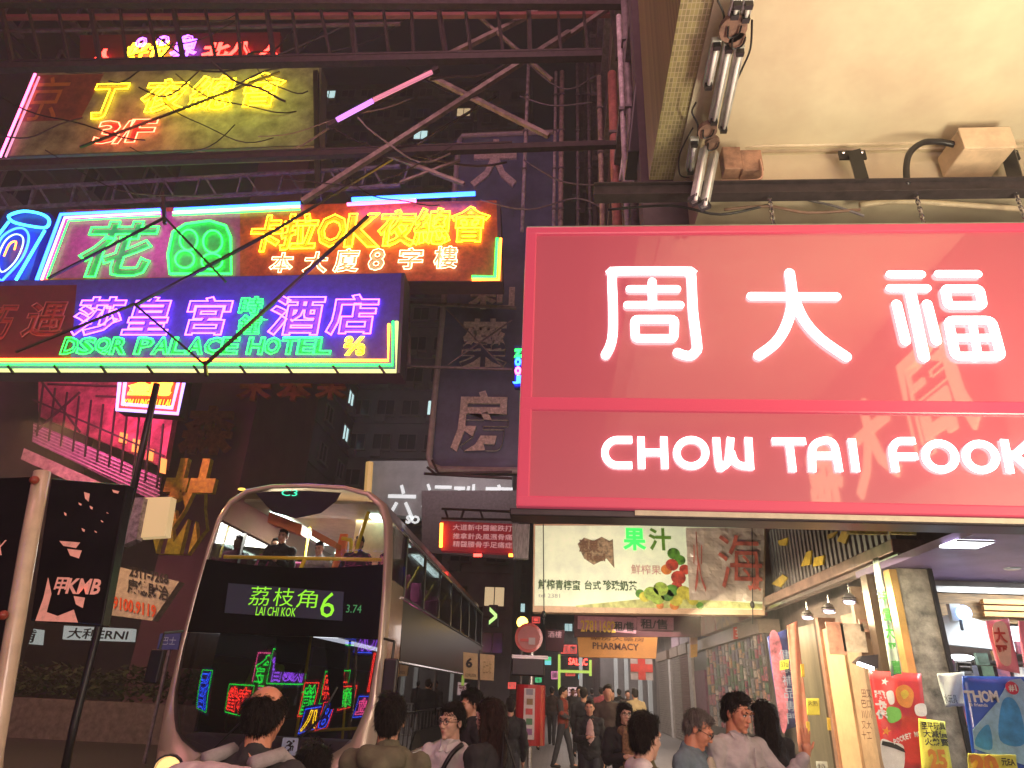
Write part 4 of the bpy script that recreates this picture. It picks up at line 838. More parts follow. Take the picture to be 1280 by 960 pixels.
t = thing('phone_number_sign', 'tilted white sign with 2311-7268 and red numbers, left of the bus', 'sign', P(150, 770, 1, 18))
MB().prism([P(x, y, 1, 18) for x, y in ((147, 708), (224, 727), (190, 776), (132, 768))], (0, .3, 0)).build('board', mat('grubby_lit_board', (.6, .58, .45), .5, var=.2), t)
sk = lambda p, b, rc, m: text(t, 'lettering', b, P((rc[0]+rc[2])/2, (rc[1]+rc[3])/2, 1, 17.97), P(rc[2], (rc[1]+rc[3])/2+(rc[2]-rc[0])*.22, 1, 18)-P(rc[0], (rc[1]+rc[3])/2, 1, 18), (-.25, 0, 1), P(rc[2], 0, 1, 18).x*0+(P(rc[2], 740, 1, 18).x-P(rc[0], 740, 1, 18).x), P(100, rc[1], 1, 18).z-P(100, rc[3], 1, 18).z, m, off=.03)
sk(t, '2311-7268', (160, 713, 212, 725), mat('black_letter', (.02, .02, .02), .5)); sk(t, '康德財治', (158, 728, 212, 746), mat('black_letter', (0, 0, 0))); sk(t, '9100.9119', (140, 751, 196, 766), mat('orange_red_letter', (.8, .12, .02), .5, var=0))
bb = thing('traffic_sign', 'small dark blue road sign at the left side of the bus', 'road sign', P(215, 800, 1, 15))
MB().prism([P(x, y, 1, 15) for x, y in ((200, 792), (226, 790), (222, 812), (196, 812))], (0, .05, 0)).build('plate', mat('blue_plate', (.03, .06, .3), .5), bb); ptext(bb, 'lettering', '巴士', 14.98, (203, 796, 220, 806), mat('pale_blue_print', (0, 0, 0))); MB().tube([P(212, 812, 1, 15.05), (P(212, 812, 1, 15).x, 15.05, .0)], .04, 8).build('post', STEEL2, bb)
for i, (x0, y0, x1, y1, b) in enumerate(((18, 783, 50, 806, '鋪'), (80, 782, 166, 802, '大利ERNI'), (196, 783, 232, 796, 'THE'))):
    t = thing('shop_sign', ['small white lit shop sign low at the left edge', 'long white lit shop sign low behind the dark panel', 'short white lit shop sign beside the bus roof corner at left'][i], 'shop sign', P(x0, y1, 1, 30))
    MB().prism([P(x, y, 1, 30) for x, y in ((x0, y0), (x1, y0+4), (x1-2, y1), (x0-2, y1-3))], (0, .3, 0)).build('light_box', emis('dim_white_box', (.8, .9, .85), .38), t); ptext(t, 'lettering', b, 29.9, (x0+5, y0+4, x1-6, y1-3), mat('black_letter', (0, 0, 0)), off=.02)
gl = thing('traffic_light', 'small green traffic light left of the bus', 'traffic light', P(181, 823, 1, 28)); MB().ell(P(181, 823, 1, 28), (.14, .08, .14), 10).build('green_lamp', emis('green_signal', (.02, 1, .4), 3), gl); MB().box(P(181, 823, 1, 28).x-.2, P(181, 823, 1, 28).x+.2, 28.1, 28.3, P(181, 823, 1, 28).z-.3, P(181, 823, 1, 28).z+.8).build('housing', BLACK, gl); 
x_ = P(181, 823, 1, 28).x; MB().tube([(x_, 28.2, 0), (x_, 28.2, 2.4)], .06, 8).build('post', BLACK, gl)
# planter with hedge on the central reserve
struct('planter_kerb', MB().box(-19, -9.5, 19, 19.4, 0, .95), mat('planter_concrete', (.16, .14, .13), .8, var=.3))
hg = MB(); rr = random.Random(3)
for k in range(2600):
    x = rr.uniform(-18, -9.6); y = rr.uniform(19.2, 21); z = .95+rr.random()**.7*(.72+.2*math.sin(x*3)); a = rr.uniform(0, 6.3); b = rr.uniform(-.8, .8); l = rr.uniform(.06, .14)
    u = Vector((math.cos(a), math.sin(a), b))*l; v = Vector((-math.sin(a), math.cos(a), rr.uniform(-.6, .6)))*l*.45; c = Vector((x, y, z)); hg.add([c-u, c+v, c+u, c-v], [(0, 1, 2, 3)])
tag(hg.build('hedge', mat('hedge_leaf', (.05, .10, .03), .6, var=.3, scale=3)), 'low leafy hedge in the planter on the far side of the road', 'hedge', kind='stuff')
for i, (px, wd, lab) in enumerate(((30, 5, 'parked dark van far left behind the hedge'), (160, 4.4, 'dark taxi waiting beyond the hedge beside the bus'))):
    pass

# ================================================================== BUS STOP AND STREET FURNITURE IN THE MIDDLE
st = thing('bus_stop_sign', 'pair of cream bus stop plates, one numbered 6, on a grey pole', 'bus stop', P(599, 870, 1, 13))
CRE = mat('cream_plate', (.72, .55, .28), .5, var=.1)
for qd in ([(579, 815), (597, 817), (597, 850), (579, 848)], [(600, 817), (618, 819), (617, 851), (600, 850)]): MB().prism([P(x, y, 1, 13) for x, y in qd], (0, .04, 0)).build('plate', CRE, st, bevel=.005)
xx = P(598.5, 850, 1, 13.05).x; MB().tube([(xx, 13.06, .12), (xx, 13.06, 2.3)], .03, 8).build('pole', STEEL2, st)
ptext(st, 'figure', '6', 12.985, (583, 823, 590, 834), mat('black_letter', (0, 0, 0)), off=.04); ptext(st, 'lettering', 'KOWLOON', 12.985, (582, 842, 595, 846), mat('black_letter', (0, 0, 0))); ptext(st, 'lettering', '巴士站', 12.985, (604, 826, 614, 842), mat('faint_brown_letter', (.4, .28, .12), .5))
rs = thing('bus_stop_post', 'red bus stop post with white timetable strip and a round sign on top', 'bus stop', (P(665, 900, 1, 11).x, 11, .12))
RPM = mat('red_enamel', (.50, .03, .035), .3, coat=.4, var=.1)
cx = P(663, 890, 1, 11).x; z0 = P(663, 931, 1, 11).z; z1 = P(663, 856, 1, 11).z
MB().tube([(cx, 11, z0), (cx, 11, z1)], .22, 20).build('timetable_drum', RPM, rs, smooth=False)
MB().box(cx-.09, cx+.07, 10.765, 10.785, z0+.08, z1-.05).build('timetable', mat('pale_paper', (.65, .6, .58), .6, var=.1), rs)
for k in range(5): MB().box(cx-.06+(k % 2)*.01, cx+.04, 10.758, 10.763, z0+.14+k*.13, z0+.22+k*.13).build('printed_block', mat(['mauve_print', 'green_print', 'red_print', 'brown_print', 'grey_print'][k], [(.3, .15, .3), (.1, .25, .12), (.6, .1, .1), (.3, .2, .1), (.3, .3, .35)][k], .6), rs)
MB().tube([(cx, 11, .12), (cx, 11, z0)], .035, 10).build('pole', ALU, rs); MB().tube([(cx, 11, z1), (cx, 11, 2.3)], .035, 10).build('pole', ALU, rs)
zb1 = P(660, 845, 1, 11).z; zb2 = P(660, 822, 1, 11).z; MB().box(cx-.30, cx+.2, 10.9, 11.1, zb1, zb2).build('flag_box', BLACK, rs, bevel=.02)
zc = P(661, 797, 1, 10.9); MB().tube([(zc.x, 10.95, zc.z), (zc.x, 10.9, zc.z)], .215, 28).build('round_plate', RPM, rs); MB().tube([(zc.x, 10.898, zc.z), (zc.x, 10.89, zc.z)], .17, 28).build('plate_centre', mat('dull_rose_plate', (.55, .22, .2), .5), rs)
MB().box(zc.x-.13, zc.x, 10.88, 10.888, zc.z-.06, zc.z-.02).build('printed_bar', RPM, rs); MB().box(zc.x, zc.x+.1, 10.88, 10.888, zc.z-.1, zc.z+.0).build('printed_block', mat('pale_paper', (0, 0, 0)), rs)
MB().box(zc.x-.25, zc.x+.3, 10.9, 11.0, zc.z-.30, zc.z-.25).build('bracket', ALU, rs)
yl_ = thing('street_lamp', 'yellow glowing globe lamp above the round red sign', 'street lamp', P(653, 778, 1, 20)); c = P(653, 778, 1, 20)
MB().ell(c, (.16, .16, .16), 12).build('globe', emis('sodium_globe', (1, .6, .08), 9), yl_, smooth=True); MB().tube([(c.x, c.y, .12), (c.x, c.y, c.z-.15)], .04, 8).build('post', STEEL2, yl_)
# grey jewellery banner, red notice sign, road arrows further off
jw = thing('banner_sign', 'pale grey building banner with white Chinese characters above the bus roof', 'sign', P(460, 640, 1, 42))
GB = mat('grey_silver_banner', (.35, .37, .36), .5, var=.3, scale=.3, emit=(.6, .62, .6), es=.08)
MB().prism([P(x, y, 1, 42) for x, y in ((462, 576), (640, 576), (640, 660), (462, 640))], (0, 1, 0)).build('sheet', GB, jw)
WL = emis('soft_white_letter', (.9, .95, .95), .85)
ptext(jw, 'character', '六', 41.9, (484, 606, 519, 650), WL, off=.01)
ptext(jw, 'character', '福珠寶', 41.9, (527, 605, 640, 650), WL, off=.01); ptext(jw, 'letter', 'SO', 41.9, (508, 645, 524, 654), WL, off=.06)
MB().prism([P(x, y, 1, 41.5) for x, y in ((527, 613), (648, 613), (648, 700), (527, 690))], (0, .3, 0)).build('lower_sheet', mat('grey_wall_sheet', (.22, .20, .20), .7, var=.2), jw)
MB().tube([P(458, 640, 1, 41), P(462, 578, 1, 41)], .25, 8).build('lit_edge', emis('amber_strip', (1, .6, .2), .5), jw)
for seg in ((530, 592, 640, 598), (540, 575, 548, 592), (548, 592, 640, 590), (534, 584, 546, 594)): MB().bar(P(*seg[:2], 1, 17), P(*seg[2:], 1, 17), .06).build('bar', BLACK, vb)
nr = thing('notice_sign', 'maroon sign with rows of small pale characters below the grey banner', 'sign', P(552, 690, 1, 26))
MB().prism([P(x, y, 1, 26) for x, y in ((551, 651), (642, 655), (642, 692), (551, 688))], (0, .4, 0)).build('board', mat('maroon_board', (.32, .03, .04), .5, emit=(.5, .03, .05), es=.25, var=.1), nr)
NL = emis('faded_pink_letter', (.95, .5, .5), .5)
for k, (b, y) in enumerate((('大道新中醫館跌打', 660), ('推拿針灸風濕骨痛', 670), ('精醫腰骨手足痛症', 679))): ptext(nr, 'lettering', b, 25.95, (566, y-4+k, 640, y+3.5+k), NL, off=.01)
MB().tube([P(552, 654, 1, 25.8), P(551, 684, 1, 25.8)], .07, 6).build('lit_edge', NO, nr)
for sx, m in ((598, NR), (642, NO)): MB().tube([P(sx-6, 694, 1, 25.8), P(sx+4, 694, 1, 25.8)], .06, 6).build('neon_tube', m, nr)
for seg in ((552, 636, 648, 640), (552, 648, 648, 650), (556, 636, 560, 648), (580, 637, 576, 649), (600, 638, 604, 649)): MB().bar(P(*seg[:2], 1, 26), P(*seg[2:], 1, 26), .08).build('bar', STEEL, nr)
def farsign(name, label, Y, rc, base, bands, letters=()):
    t = thing(name, label, 'neon sign', P(rc[0], rc[3], 1, Y)); x0, y0, x1, y1 = rc
    MB().prism([P(x, y, 1, Y) for x, y in ((x0, y0), (x1, y0), (x1, y1), (x0, y1))], (0, .4, 0)).build('cabinet', base, t)
    for (a, b, m) in bands: MB().prism([P(x, y, 1, Y-.05) for x, y in ((x0+1, y0+a), (x1-1, y0+a), (x1-1, y0+b), (x0+1, y0+b))], (0, .03, 0)).build('light_panel', m, t)
    for b, r_, m in letters: ptext(t, 'lettering', b, Y-.1, r_, m, off=.02)
CYB = emis('cyan_panel', (.2, .85, .9), 1.0); BLB = emis('blue_panel', (.1, .35, 1), 1.2); WHB = emis('white_panel', (.85, .9, .9), .9); RDB = emis('red_panel', (1, .1, .08), 1.1); ORB2 = emis('orange_panel', (1, .45, .05), 1.1); GNB = emis('green_panel', (.1, .9, .35), .9); DRB = emis('dull_red_panel', (.5, .05, .05), .4); PKB2 = emis('pink_panel', (1, .3, .55), .9)
farsign('vertical_neon_sign', 'narrow cyan and blue stacked sign seen between bus and red sign', 55, (611, 694, 627, 752), BLACK, ((2, 9, WHB), (13, 21, CYB), (23, 34, CYB), (36, 46, BLB), (49, 56, WHB)), (('CITY', (612, 697, 626, 701), BLACK), ('安', (613, 716, 625, 727), WHITE), ('藥', (613, 731, 625, 740), WHITE)))
farsign('chevron_sign', 'green and white arrow sign on a dark post by the bus tail', 24, (611, 756, 622, 783), BLACK, (), (('>', (612, 760, 621, 780), emis('lime_arrow', (.6, 1, .3), 1.2)),))
farsign('neon_sign', 'pale blue lit sign right of the dark post, above the striped red one', 60, (628, 772, 644, 795), BLACK, ((1, 21, emis('soft_blue_panel', (.35, .55, .9), .9)),), (('銀行', (630, 778, 643, 790), WHITE),))
farsign('neon_sign', 'orange, yellow and red striped sign left of the bus stop post', 58, (627, 798, 646, 830), BLACK, ((1, 8, RDB), (9, 15, ORB2), (16, 24, RDB), (25, 31, RDB)), (('麵', (632, 822, 642, 829), WHITE),))
farsign('neon_sign', 'small glowing red sign hanging in the middle of the far street', 45, (700, 805, 722, 819), BLACK, ((1, 12, RDB),), (('飯店', (703, 807, 720, 816), WHITE),))
farsign('neon_sign', 'red SAUNA-like neon script in the far street below the orange sign', 50, (710, 821, 735, 832), BLACK, (), (('SALAC', (711, 823, 734, 831), NR),))
farsign('neon_sign', 'little green and white sign beside the flag box of the red post', 48, (679, 820, 690, 832), BLACK, ((1, 6, GNB), (6, 11, CYB)))
farsign('neon_sign', 'green lit sign in the far street left of the cross sign', 60, (743, 829, 758, 840), BLACK, ((2, 9, GNB),))
farsign('neon_sign', 'pale cyan box sign in the far street under the pharmacy board', 66, (757, 820, 779, 833), BLACK, ((1, 12, emis('pale_cyan_panel', (.5, .85, .95), 1)),))
farsign('neon_sign', 'mixed pink and white lit shop panel at the end of the arcade', 60, (742, 842, 762, 864), BLACK, ((1, 7, WHB), (8, 15, PKB2), (16, 21, WHB)))
farsign('neon_sign', 'white lit board with red marks behind the walking crowd', 40, (709, 858, 724, 876), BLACK, ((1, 17, emis('pinkish_white_panel', (.9, .6, .6), .6)),), (('海', (711, 861, 722, 873), RP),))
farsign('neon_sign', 'orange glowing spot sign behind the man in the red vest', 36, (714, 884, 720, 896), BLACK, ((1, 11, ORB2),))
FS = [(50, (664, 770, 676, 780), 'red', '口', 'small red sign just right of the yellow globe lamp'), (62, (626, 836, 640, 850), 'white', '麵', 'white lit sign under the striped orange one'), (70, (688, 838, 699, 850), 'pink', '美', 'pink lit sign low behind the far walkers, left of the lime frame'),
      (75, (722, 842, 734, 850), 'cyan', '水', 'cyan strip sign low in the far street'), (80, (724, 852, 740, 862), 'green', '大', 'green strip sign low in the far street'), (72, (764, 836, 774, 850), 'blue', '金', 'blue lit sign near the end of the arcade'),
      (64, (780, 846, 792, 856), 'white', '店', 'white lit shop board left of the shutters'), (68, (690, 796, 700, 806), 'orange', '餐', 'orange lit sign above the lime frame'), (85, (706, 838, 720, 846), 'red', '押', 'red lit sign behind the lime frame crossbar'),
      (58, (604, 752, 609, 790), 'cyan', '酒', 'thin cyan upright sign over the bus tail'), (44, (634, 852, 646, 862), 'red', '行', 'red lit sign left of the red stop drum'), (90, (745, 866, 757, 876), 'pink', '花', 'pink glow sign at head height far along the arcade'), (52, (788, 862, 796, 880), 'white', '電', 'white upright lit panel by the far shutters'), (76, (668, 846, 678, 854), 'green', '生', 'green sign right behind the flag box')]
PAN = {'red': RDB, 'white': WHB, 'pink': PKB2, 'cyan': CYB, 'green': GNB, 'blue': BLB, 'orange': ORB2}
for Y, rc, c_, b_, lab in FS: farsign('neon_sign', lab, Y, rc, BLACK, ((1, rc[3]-rc[1]-1, PAN[c_]),), ((b_, (rc[0]+2, rc[1]+2, rc[2]-2, rc[3]-2), WHITE if c_ != 'white' else RP),))
ysg = thing('scaffold_frame', 'yellow-green lit frame of posts far down the pavement', 'frame', P(700, 858, 1, 34))
YG_ = emis('lime_glow_post', (.55, .8, .12), .7)  # light on the frame is made by the posts' own glow
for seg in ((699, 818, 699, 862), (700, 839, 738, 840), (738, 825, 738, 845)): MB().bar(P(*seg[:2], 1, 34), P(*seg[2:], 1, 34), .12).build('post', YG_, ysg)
for i in range(5):
    x = [726, 770, 783, 800, 812][i]
    t = thing('glowing_column', ['slim', 'narrow', 'thin', 'tall', 'short'][i]+' pale shop column given a faint glow, number '+['one', 'two', 'three', 'four', 'five'][i]+' from the left in the far arcade', 'column', P(x, 880, 1, 38-i)); q = P(x, 840, 1, 38-i)
    MB().box(q.x-.09, q.x+.09, q.y, q.y+.2, .12, 3.4).build('shaft', emis('faint_glow_shaft', (.8, .85, .85), .12), t)  # light on the columns is put in as their own faint glow
rl = thing('railing', 'grey pedestrian railing along the kerb at the far pavement', 'railing', (0, 24, .12))
for k in range(22): MB().tube([(.35+k*.12, 24, .15), (.35+k*.12, 24, 1.1)], .016, 6).build('baluster', ALU, rl)
for z in (.2, 1.12): MB().tube([(.3, 24, z), (2.95, 24, z)], .025, 6).build('rail', ALU, rl)
kr = thing('kerb_railing', 'kerbside railing running away along the road beside the bus', 'railing', (-1.3, 8, .12))
for k in range(36): MB().tube([(-1.25, 5.5+k*.45, .15), (-1.25, 5.5+k*.45, 1.1)], .014, 6).build('baluster', STEEL2, kr)
for z in (.25, 1.12): MB().tube([(-1.25, 5.4, z), (-1.25, 21.5, z)], .025, 8).build('rail', ALU, kr)

# ================================================================== JUICE BAR SIGN OVER THE PAVEMENT
YJ = 15.5
jq = [(667, 655), (957, 655), (956, 769), (666, 765)]
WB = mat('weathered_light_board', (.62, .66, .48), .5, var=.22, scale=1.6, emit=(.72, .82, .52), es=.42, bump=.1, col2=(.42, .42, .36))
ju = thing('juice_sign', 'white hanging sign with green fruit juice characters and painted fruit, under the red sign', 'shop sign', P(666, 765, 1, YJ))
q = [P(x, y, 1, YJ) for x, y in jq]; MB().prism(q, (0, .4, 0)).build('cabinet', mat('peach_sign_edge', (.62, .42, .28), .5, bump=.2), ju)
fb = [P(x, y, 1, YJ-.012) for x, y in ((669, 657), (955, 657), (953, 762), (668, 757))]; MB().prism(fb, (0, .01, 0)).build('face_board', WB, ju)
GLT = emis('green_lit_letter', (.05, 1, .12), 1.1); OLV = mat('dark_olive_print', (.05, .10, .03), .5)
ptext(ju, 'character', '果', YJ-.03, (780, 661, 806, 687), GLT, off=.03); ptext(ju, 'character', '汁', YJ-.03, (812, 661, 838, 687), mat('olive_green_print', (.12, .32, .03), .5), off=.03)
ptext(ju, 'lettering', '鮮榨青檸蜜', YJ-.03, (673, 725, 725, 737), OLV, off=.02); ptext(ju, 'lettering', '台式', YJ-.03, (731, 726, 751, 737), OLV, off=.02); ptext(ju, 'lettering', '珍珠奶茶', YJ-.03, (754, 726, 796, 738), OLV, off=.03)
ptext(ju, 'lettering', '鮮榨果', YJ-.03, (789, 706, 826, 718), mat('faint_rose_print', (.6, .28, .25), .5))
BRN = mat('brown_logo_print', (.20, .12, .07), .5); MB().prism([P(x, y, 1, YJ-.02) for x, y in ((722, 680), (730, 672), (742, 676), (752, 671), (762, 676), (766, 674), (768, 710), (758, 698), (742, 706), (730, 698))], (0, .006, 0)).build('logo_shape', mat('pale_brown_print', (.42, .32, .2), .5, var=.4, scale=14), ju)
ptext(ju, 'logo_lettering', '泡果', YJ-.04, (724, 675, 748, 690), BRN, off=.03); ptext(ju, 'logo_lettering', 'Real', YJ-.04, (734, 692, 756, 701), BRN, off=.03)
ptext(ju, 'lettering', 'tel 2381', YJ-.03, (673, 742, 700, 747), mat('faint_grey_print', (.4, .4, .35), .5))
fr_ = random.Random(5)
for (x, y, r, c) in ((840, 706, 7, 'r'), (848, 722, 8, 'r'), (833, 712, 6, 'o'), (850, 700, 6, 'g'), (842, 692, 7, 'g'), (856, 712, 6, 'r'), (846, 733, 6, 'r'), (855, 741, 8, 'y'), (814, 742, 8, 'l'), (826, 736, 8, 'l'), (834, 744, 7, 'g'), (822, 748, 7, 'l'), (806, 746, 6, 'y'), (845, 750, 7, 'y'), (840, 738, 7, 'g'), (800, 742, 5, 'g'), (825, 757, 4, 'o'), (843, 757, 5, 'o'), (866, 750, 6, 'y'), (875, 757, 4, 'g')):
    cm = {'r': mat('red_fruit_print', (.62, .08, .05), .5, var=.4, scale=8), 'o': mat('orange_fruit_print', (.7, .25, .05), .5, var=.3), 'g': mat('green_fruit_print', (.12, .38, .04), .5, var=.4, scale=8), 'y': mat('yellow_fruit_print', (.65, .62, .08), .5, var=.3), 'l': mat('lime_fruit_print', (.38, .58, .08), .5, var=.4, scale=8)}[c]
    c0 = P(x, y, 1, YJ-.02); rr_ = r*.0205; MB().prism([(c0.x+rr_*math.cos(a*math.pi/7), c0.y-.0005*r, c0.z+rr_*.9*math.sin(a*math.pi/7)) for a in range(14)], (0, .008, 0)).build('fruit', cm, ju)
MB().prism([P(x, y, 1, YJ-.019) for x, y in ((720, 757), (800, 749), (870, 748), (953, 755), (953, 761), (720, 759))], (0, .004, 0)).build('printed_band', mat('yellow_green_print', (.6, .66, .25), .5, var=.3), ju)
sh = thing('plastic_sheet', 'crinkled plastic-wrapped sheet with red characters over the right end of the juice sign', 'sheet', P(857, 750, 1, YJ-.1))
m_ = MB(); vs = []; A_, B_, C_, D_ = P(857, 660, 1, YJ-.12), P(955, 660, 1, YJ-.12), P(954, 752, 1, YJ-.12), P(862, 750, 1, YJ-.12)
NN = 22
for j in range(NN+1):
    for i in range(NN+1):
        a = A_.lerp(B_, i/NN); b = D_.lerp(C_, i/NN); p = a.lerp(b, j/NN); p.y += .05*noise.noise(Vector((p.x*3, 0, p.z*4)))+.02*noise.noise(Vector((p.x*9, 3, p.z*9))); vs.append(p)
m_.add(vs, [(j*(NN+1)+i, (j+1)*(NN+1)+i, (j+1)*(NN+1)+i+1, j*(NN+1)+i+1) for j in range(NN) for i in range(NN)]); m_.build('sheet', mat('plastic_wrap', (.60, .52, .45), .18, var=.15, scale=4), sh, smooth=False)
FRD = mat('faded_red_print', (.62, .16, .12), .5, var=.3); ptext(sh, 'character', '海', YJ-.2, (898, 668, 952, 736), FRD, off=.0); ptext(sh, 'character', '火', YJ-.2, (866, 664, 880, 740), FRD); ptext(sh, 'character', '人', YJ-.21, (936, 722, 950, 738), FRD, off=.03)
for i, x in enumerate((679, 940)):
    hw_ = thing('hanger_wire', ['wire with a hook at the left part of the juice sign', 'wire at the right part of the juice sign'][i], 'wire', P(x, 700, 1, YJ-.2)); MB().tube([P(x, 655, 1, YJ-.2), P(x+1, 780, 1, YJ-.2)], .012, 5).build('wire', BLACK, hw_)
    MB().ell(P(x+.5, 768 if i == 0 else 756, 1, YJ-.2), (.05, .05, .08), 8).build('hook', BLACK, hw_)
dp = thing('post', 'dull grey cloth-wrapped post end under the left corner of the red sign', 'post', P(650, 690, 1, 15)); MB().prism([P(x, y, 1, 15.2) for x, y in ((640, 655), (662, 655), (660, 698), (641, 697))], (0, .2, 0)).build('cover', mat('grey_cloth_wrap', (.25, .23, .24), .8, var=.3, bump=.5, stretch=(6, 1, 1)), dp)
# rental banners, pharmacy board, cross sign
rb = thing('rental_banner', 'pink rental banners with a yellow phone number above the pharmacy board', 'banner', P(720, 790, 1, 21))
MB().prism([P(x, y, 1, 21.3) for x, y in ((718, 765), (876, 765), (876, 796), (718, 796))], (0, .2, 0)).build('back_board', mat('dark_maroon', (.10, .02, .03), .5), rb)
PK2 = mat('pink_banner_cloth', (.62, .32, .40), .6, var=.15)
for qd in ([(722, 770), (796, 772), (795, 792), (722, 786)], [(796, 771), (842, 772), (842, 788), (796, 788)]): MB().prism([P(x, y, 1, 21.1) for x, y in qd], (0, .05, 0)).build('banner', PK2, rb)
ptext(rb, 'lettering', '27811682', 21.05, (726, 776, 769, 790), mat('yellow_print', (.85, .6, .05), .5), off=.02)
ptext(rb, 'lettering', '租/售', 21.05, (768, 777, 792, 789), mat('black_letter', (0, 0, 0)), off=.02); ptext(rb, 'lettering', '租/售', 21.04, (801, 774, 834, 786), mat('black_letter', (0, 0, 0)), off=.02)
ph = thing('pharmacy_sign', 'amber brown hanging board with the word PHARMACY across the pavement', 'shop sign', P(722, 820, 1, 22))
MB().prism([P(x, y, 1, 22) for x, y in ((722, 795), (822, 796), (820, 823), (724, 821))], (0, .4, 0)).build('board', mat('amber_board', (.52, .22, .05), .5, emit=(.8, .3, .06), es=.28, var=.15, scale=1), ph)
ptext(ph, 'lettering', 'PHARMACY', 21.97, (741, 804, 798, 812), mat('dark_brown_letter', (.10, .02, .01), .5), off=.02); ptext(ph, 'lettering', '藥房大藥房', 21.97, (738, 796, 805, 801), mat('dark_brown_letter', (0, 0, 0)))
cs = thing('cross_sign', 'red cross on a pale square board right of the pharmacy sign', 'sign', P(801, 835, 1, 24)); a = P(802, 835, 1, 24)
MB().box(a.x-.36, a.x+.36, 24, 24.1, a.z-.36, a.z+.36).build('plate', mat('grey_rose_plate', (.45, .38, .38), .5), cs); RC = mat('red_cross_paint', (.6, .04, .03), .5)
MB().box(a.x-.36, a.x+.36, 23.97, 23.99, a.z-.12, a.z+.12).build('cross_bar', RC, cs); MB().box(a.x-.12, a.x+.12, 23.95, 23.969, a.z-.36, a.z+.36).build('cross_bar', RC, cs)
dm = thing('hanging_sign', 'dark maroon box sign hanging left of the small glowing red sign', 'sign', P(685, 808, 1, 30)); MB().prism([P(x, y, 1, 30) for x, y in ((682, 786), (706, 788), (704, 815), (682, 813))], (0, .4, 0)).build('box', mat('dark_maroon', (0, 0, 0)), dm); ptext(dm, 'lettering', '酒樓', 29.95, (685, 789, 702, 797), NL)

# ================================================================== SHOPS ALONG THE RIGHT PAVEMENT
XW = 4.8
def WY(px): return P(px, 860, 0, XW).y
def WZ(px, py): return P(px, py, 0, XW).z
arc_ = thing('arcade_wall', 'row of shop fronts with shutters and poster windows receding along the right pavement', 'shop front', (XW, 10, .12))
MB().box(XW+.5, 9, 10.3, 70, .12, 6.3).build('wall', mat('arcade_wall_paint', (.28, .22, .20), .7, var=.3, scale=1, bump=.2), arc_)
def wall(name, px0, px1, z0, z1, m, x=XW, d=.3, parent=None, o=None):
    ya, yb = sorted((WY(px0), WY(px1)))
    return MB().box(x, x+d, ya, yb, z0, z1).build(name, m, parent or arc_)
STN = mat('stainless_door', (.52, .46, .32), .28, .7, var=.2, scale=2, stretch=(1, 1, .2)); BGE = mat('beige_pillar_tile', (.62, .42, .24), .35, var=.08, bump=.05)
PUR = mat('plum_panel', (.20, .05, .12), .5, var=.2); SHM = mat('shutter_slat', (.36, .29, .26), .45, .4, var=.15)
wall('steel_door', 1004, 1037, .12, 3.0, STN, XW-.05); wall('door_edge', 1037, 1042, .12, 3.05, mat('dark_bronze', (.12, .08, .05), .3, .5), XW-.12); wall('door_edge', 1042, 1046, .12, 3.05, mat('pink_gold_trim', (.6, .35, .25), .3, .6), XW-.15)
wall('pillar_tile', 1046, 1070, .12, 2.85, BGE, XW-.1); wall('side_panel', 1070, 1092, .12, 3.0, mat('tan_panel', (.42, .28, .17), .5), XW-.06)
wall('plum_panel', 869, 882, .12, 2.5, PUR, XW); wall('recess_shade_block', 869, 884, 2.5, 3.2, BLACK, XW+.02); wall('white_post', 865, 869, .12, 3.1, mat('pale_post', (.62, .58, .55), .5), XW-.08); wall('white_post', 839, 841.5, .12, 3.1, mat('pale_post', (0, 0, 0)), XW-.08)  # black block above the plum panel stands in for a recess's shade
sl = []
for (a, b) in ((842, 852), (853, 864), (824, 838)):
    ya, yb = sorted((WY(a), WY(b)))
    for k in range(34):
        z = .14+k*.088; MB().prism([(XW+.02, ya, z), (XW-.02, ya, z+.02), (XW-.02, ya, z+.07), (XW+.02, ya, z+.085)], (0, yb-ya, 0)).build('shutter_slat', SHM if a != 853 else mat('maroon_shutter_slat', (.22, .08, .08), .45, .3), arc_)
    MB().box(XW-.1, XW+.3, ya, yb, 3.14, 3.5).build('shutter_box', mat('brown_housing', (.3, .2, .14), .5), arc_)
# poster windows
pr = random.Random(11)
pcol = [(.38, .12, .12), (.45, .30, .22), (.10, .17, .13), (.48, .26, .08), (.12, .12, .18), (.50, .42, .36), (.35, .07, .07), (.09, .15, .08), (.45, .22, .14), (.22, .22, .24)]
pm = [mat('small_poster_'+w, c, .5, var=.5, scale=11, col2=tuple(x*.25+.02 for x in c[::-1])) for w, c in zip(('rose', 'tan', 'sage', 'ochre', 'slate', 'cream', 'crimson', 'moss', 'peach', 'silver'), pcol)]
wall('window_pane_frame', 884, 962, .12, 3.1, mat('window_dark_metal', (.10, .09, .09), .4, .4), XW+.02, .2)
cols = [885+i*4.2 for i in range(19)]
for a, b in zip(cols, cols[1:]):
    ya, yb = sorted((WY(a+.4), WY(b-.4))); z = .9
    while z < 3.0:
        h = pr.uniform(.14, .36); MB().box(XW-.005-pr.random()*.01, XW+.02, ya+pr.random()*.1, yb-pr.random()*.1, z, z+h-.04).build('poster', pr.choice(pm), arc_); z += h
wall('lintel', 866, 962, 3.1, 3.42, mat('grey_brown_lintel', (.28, .22, .18), .4, bump=.2), XW-.1, .5)
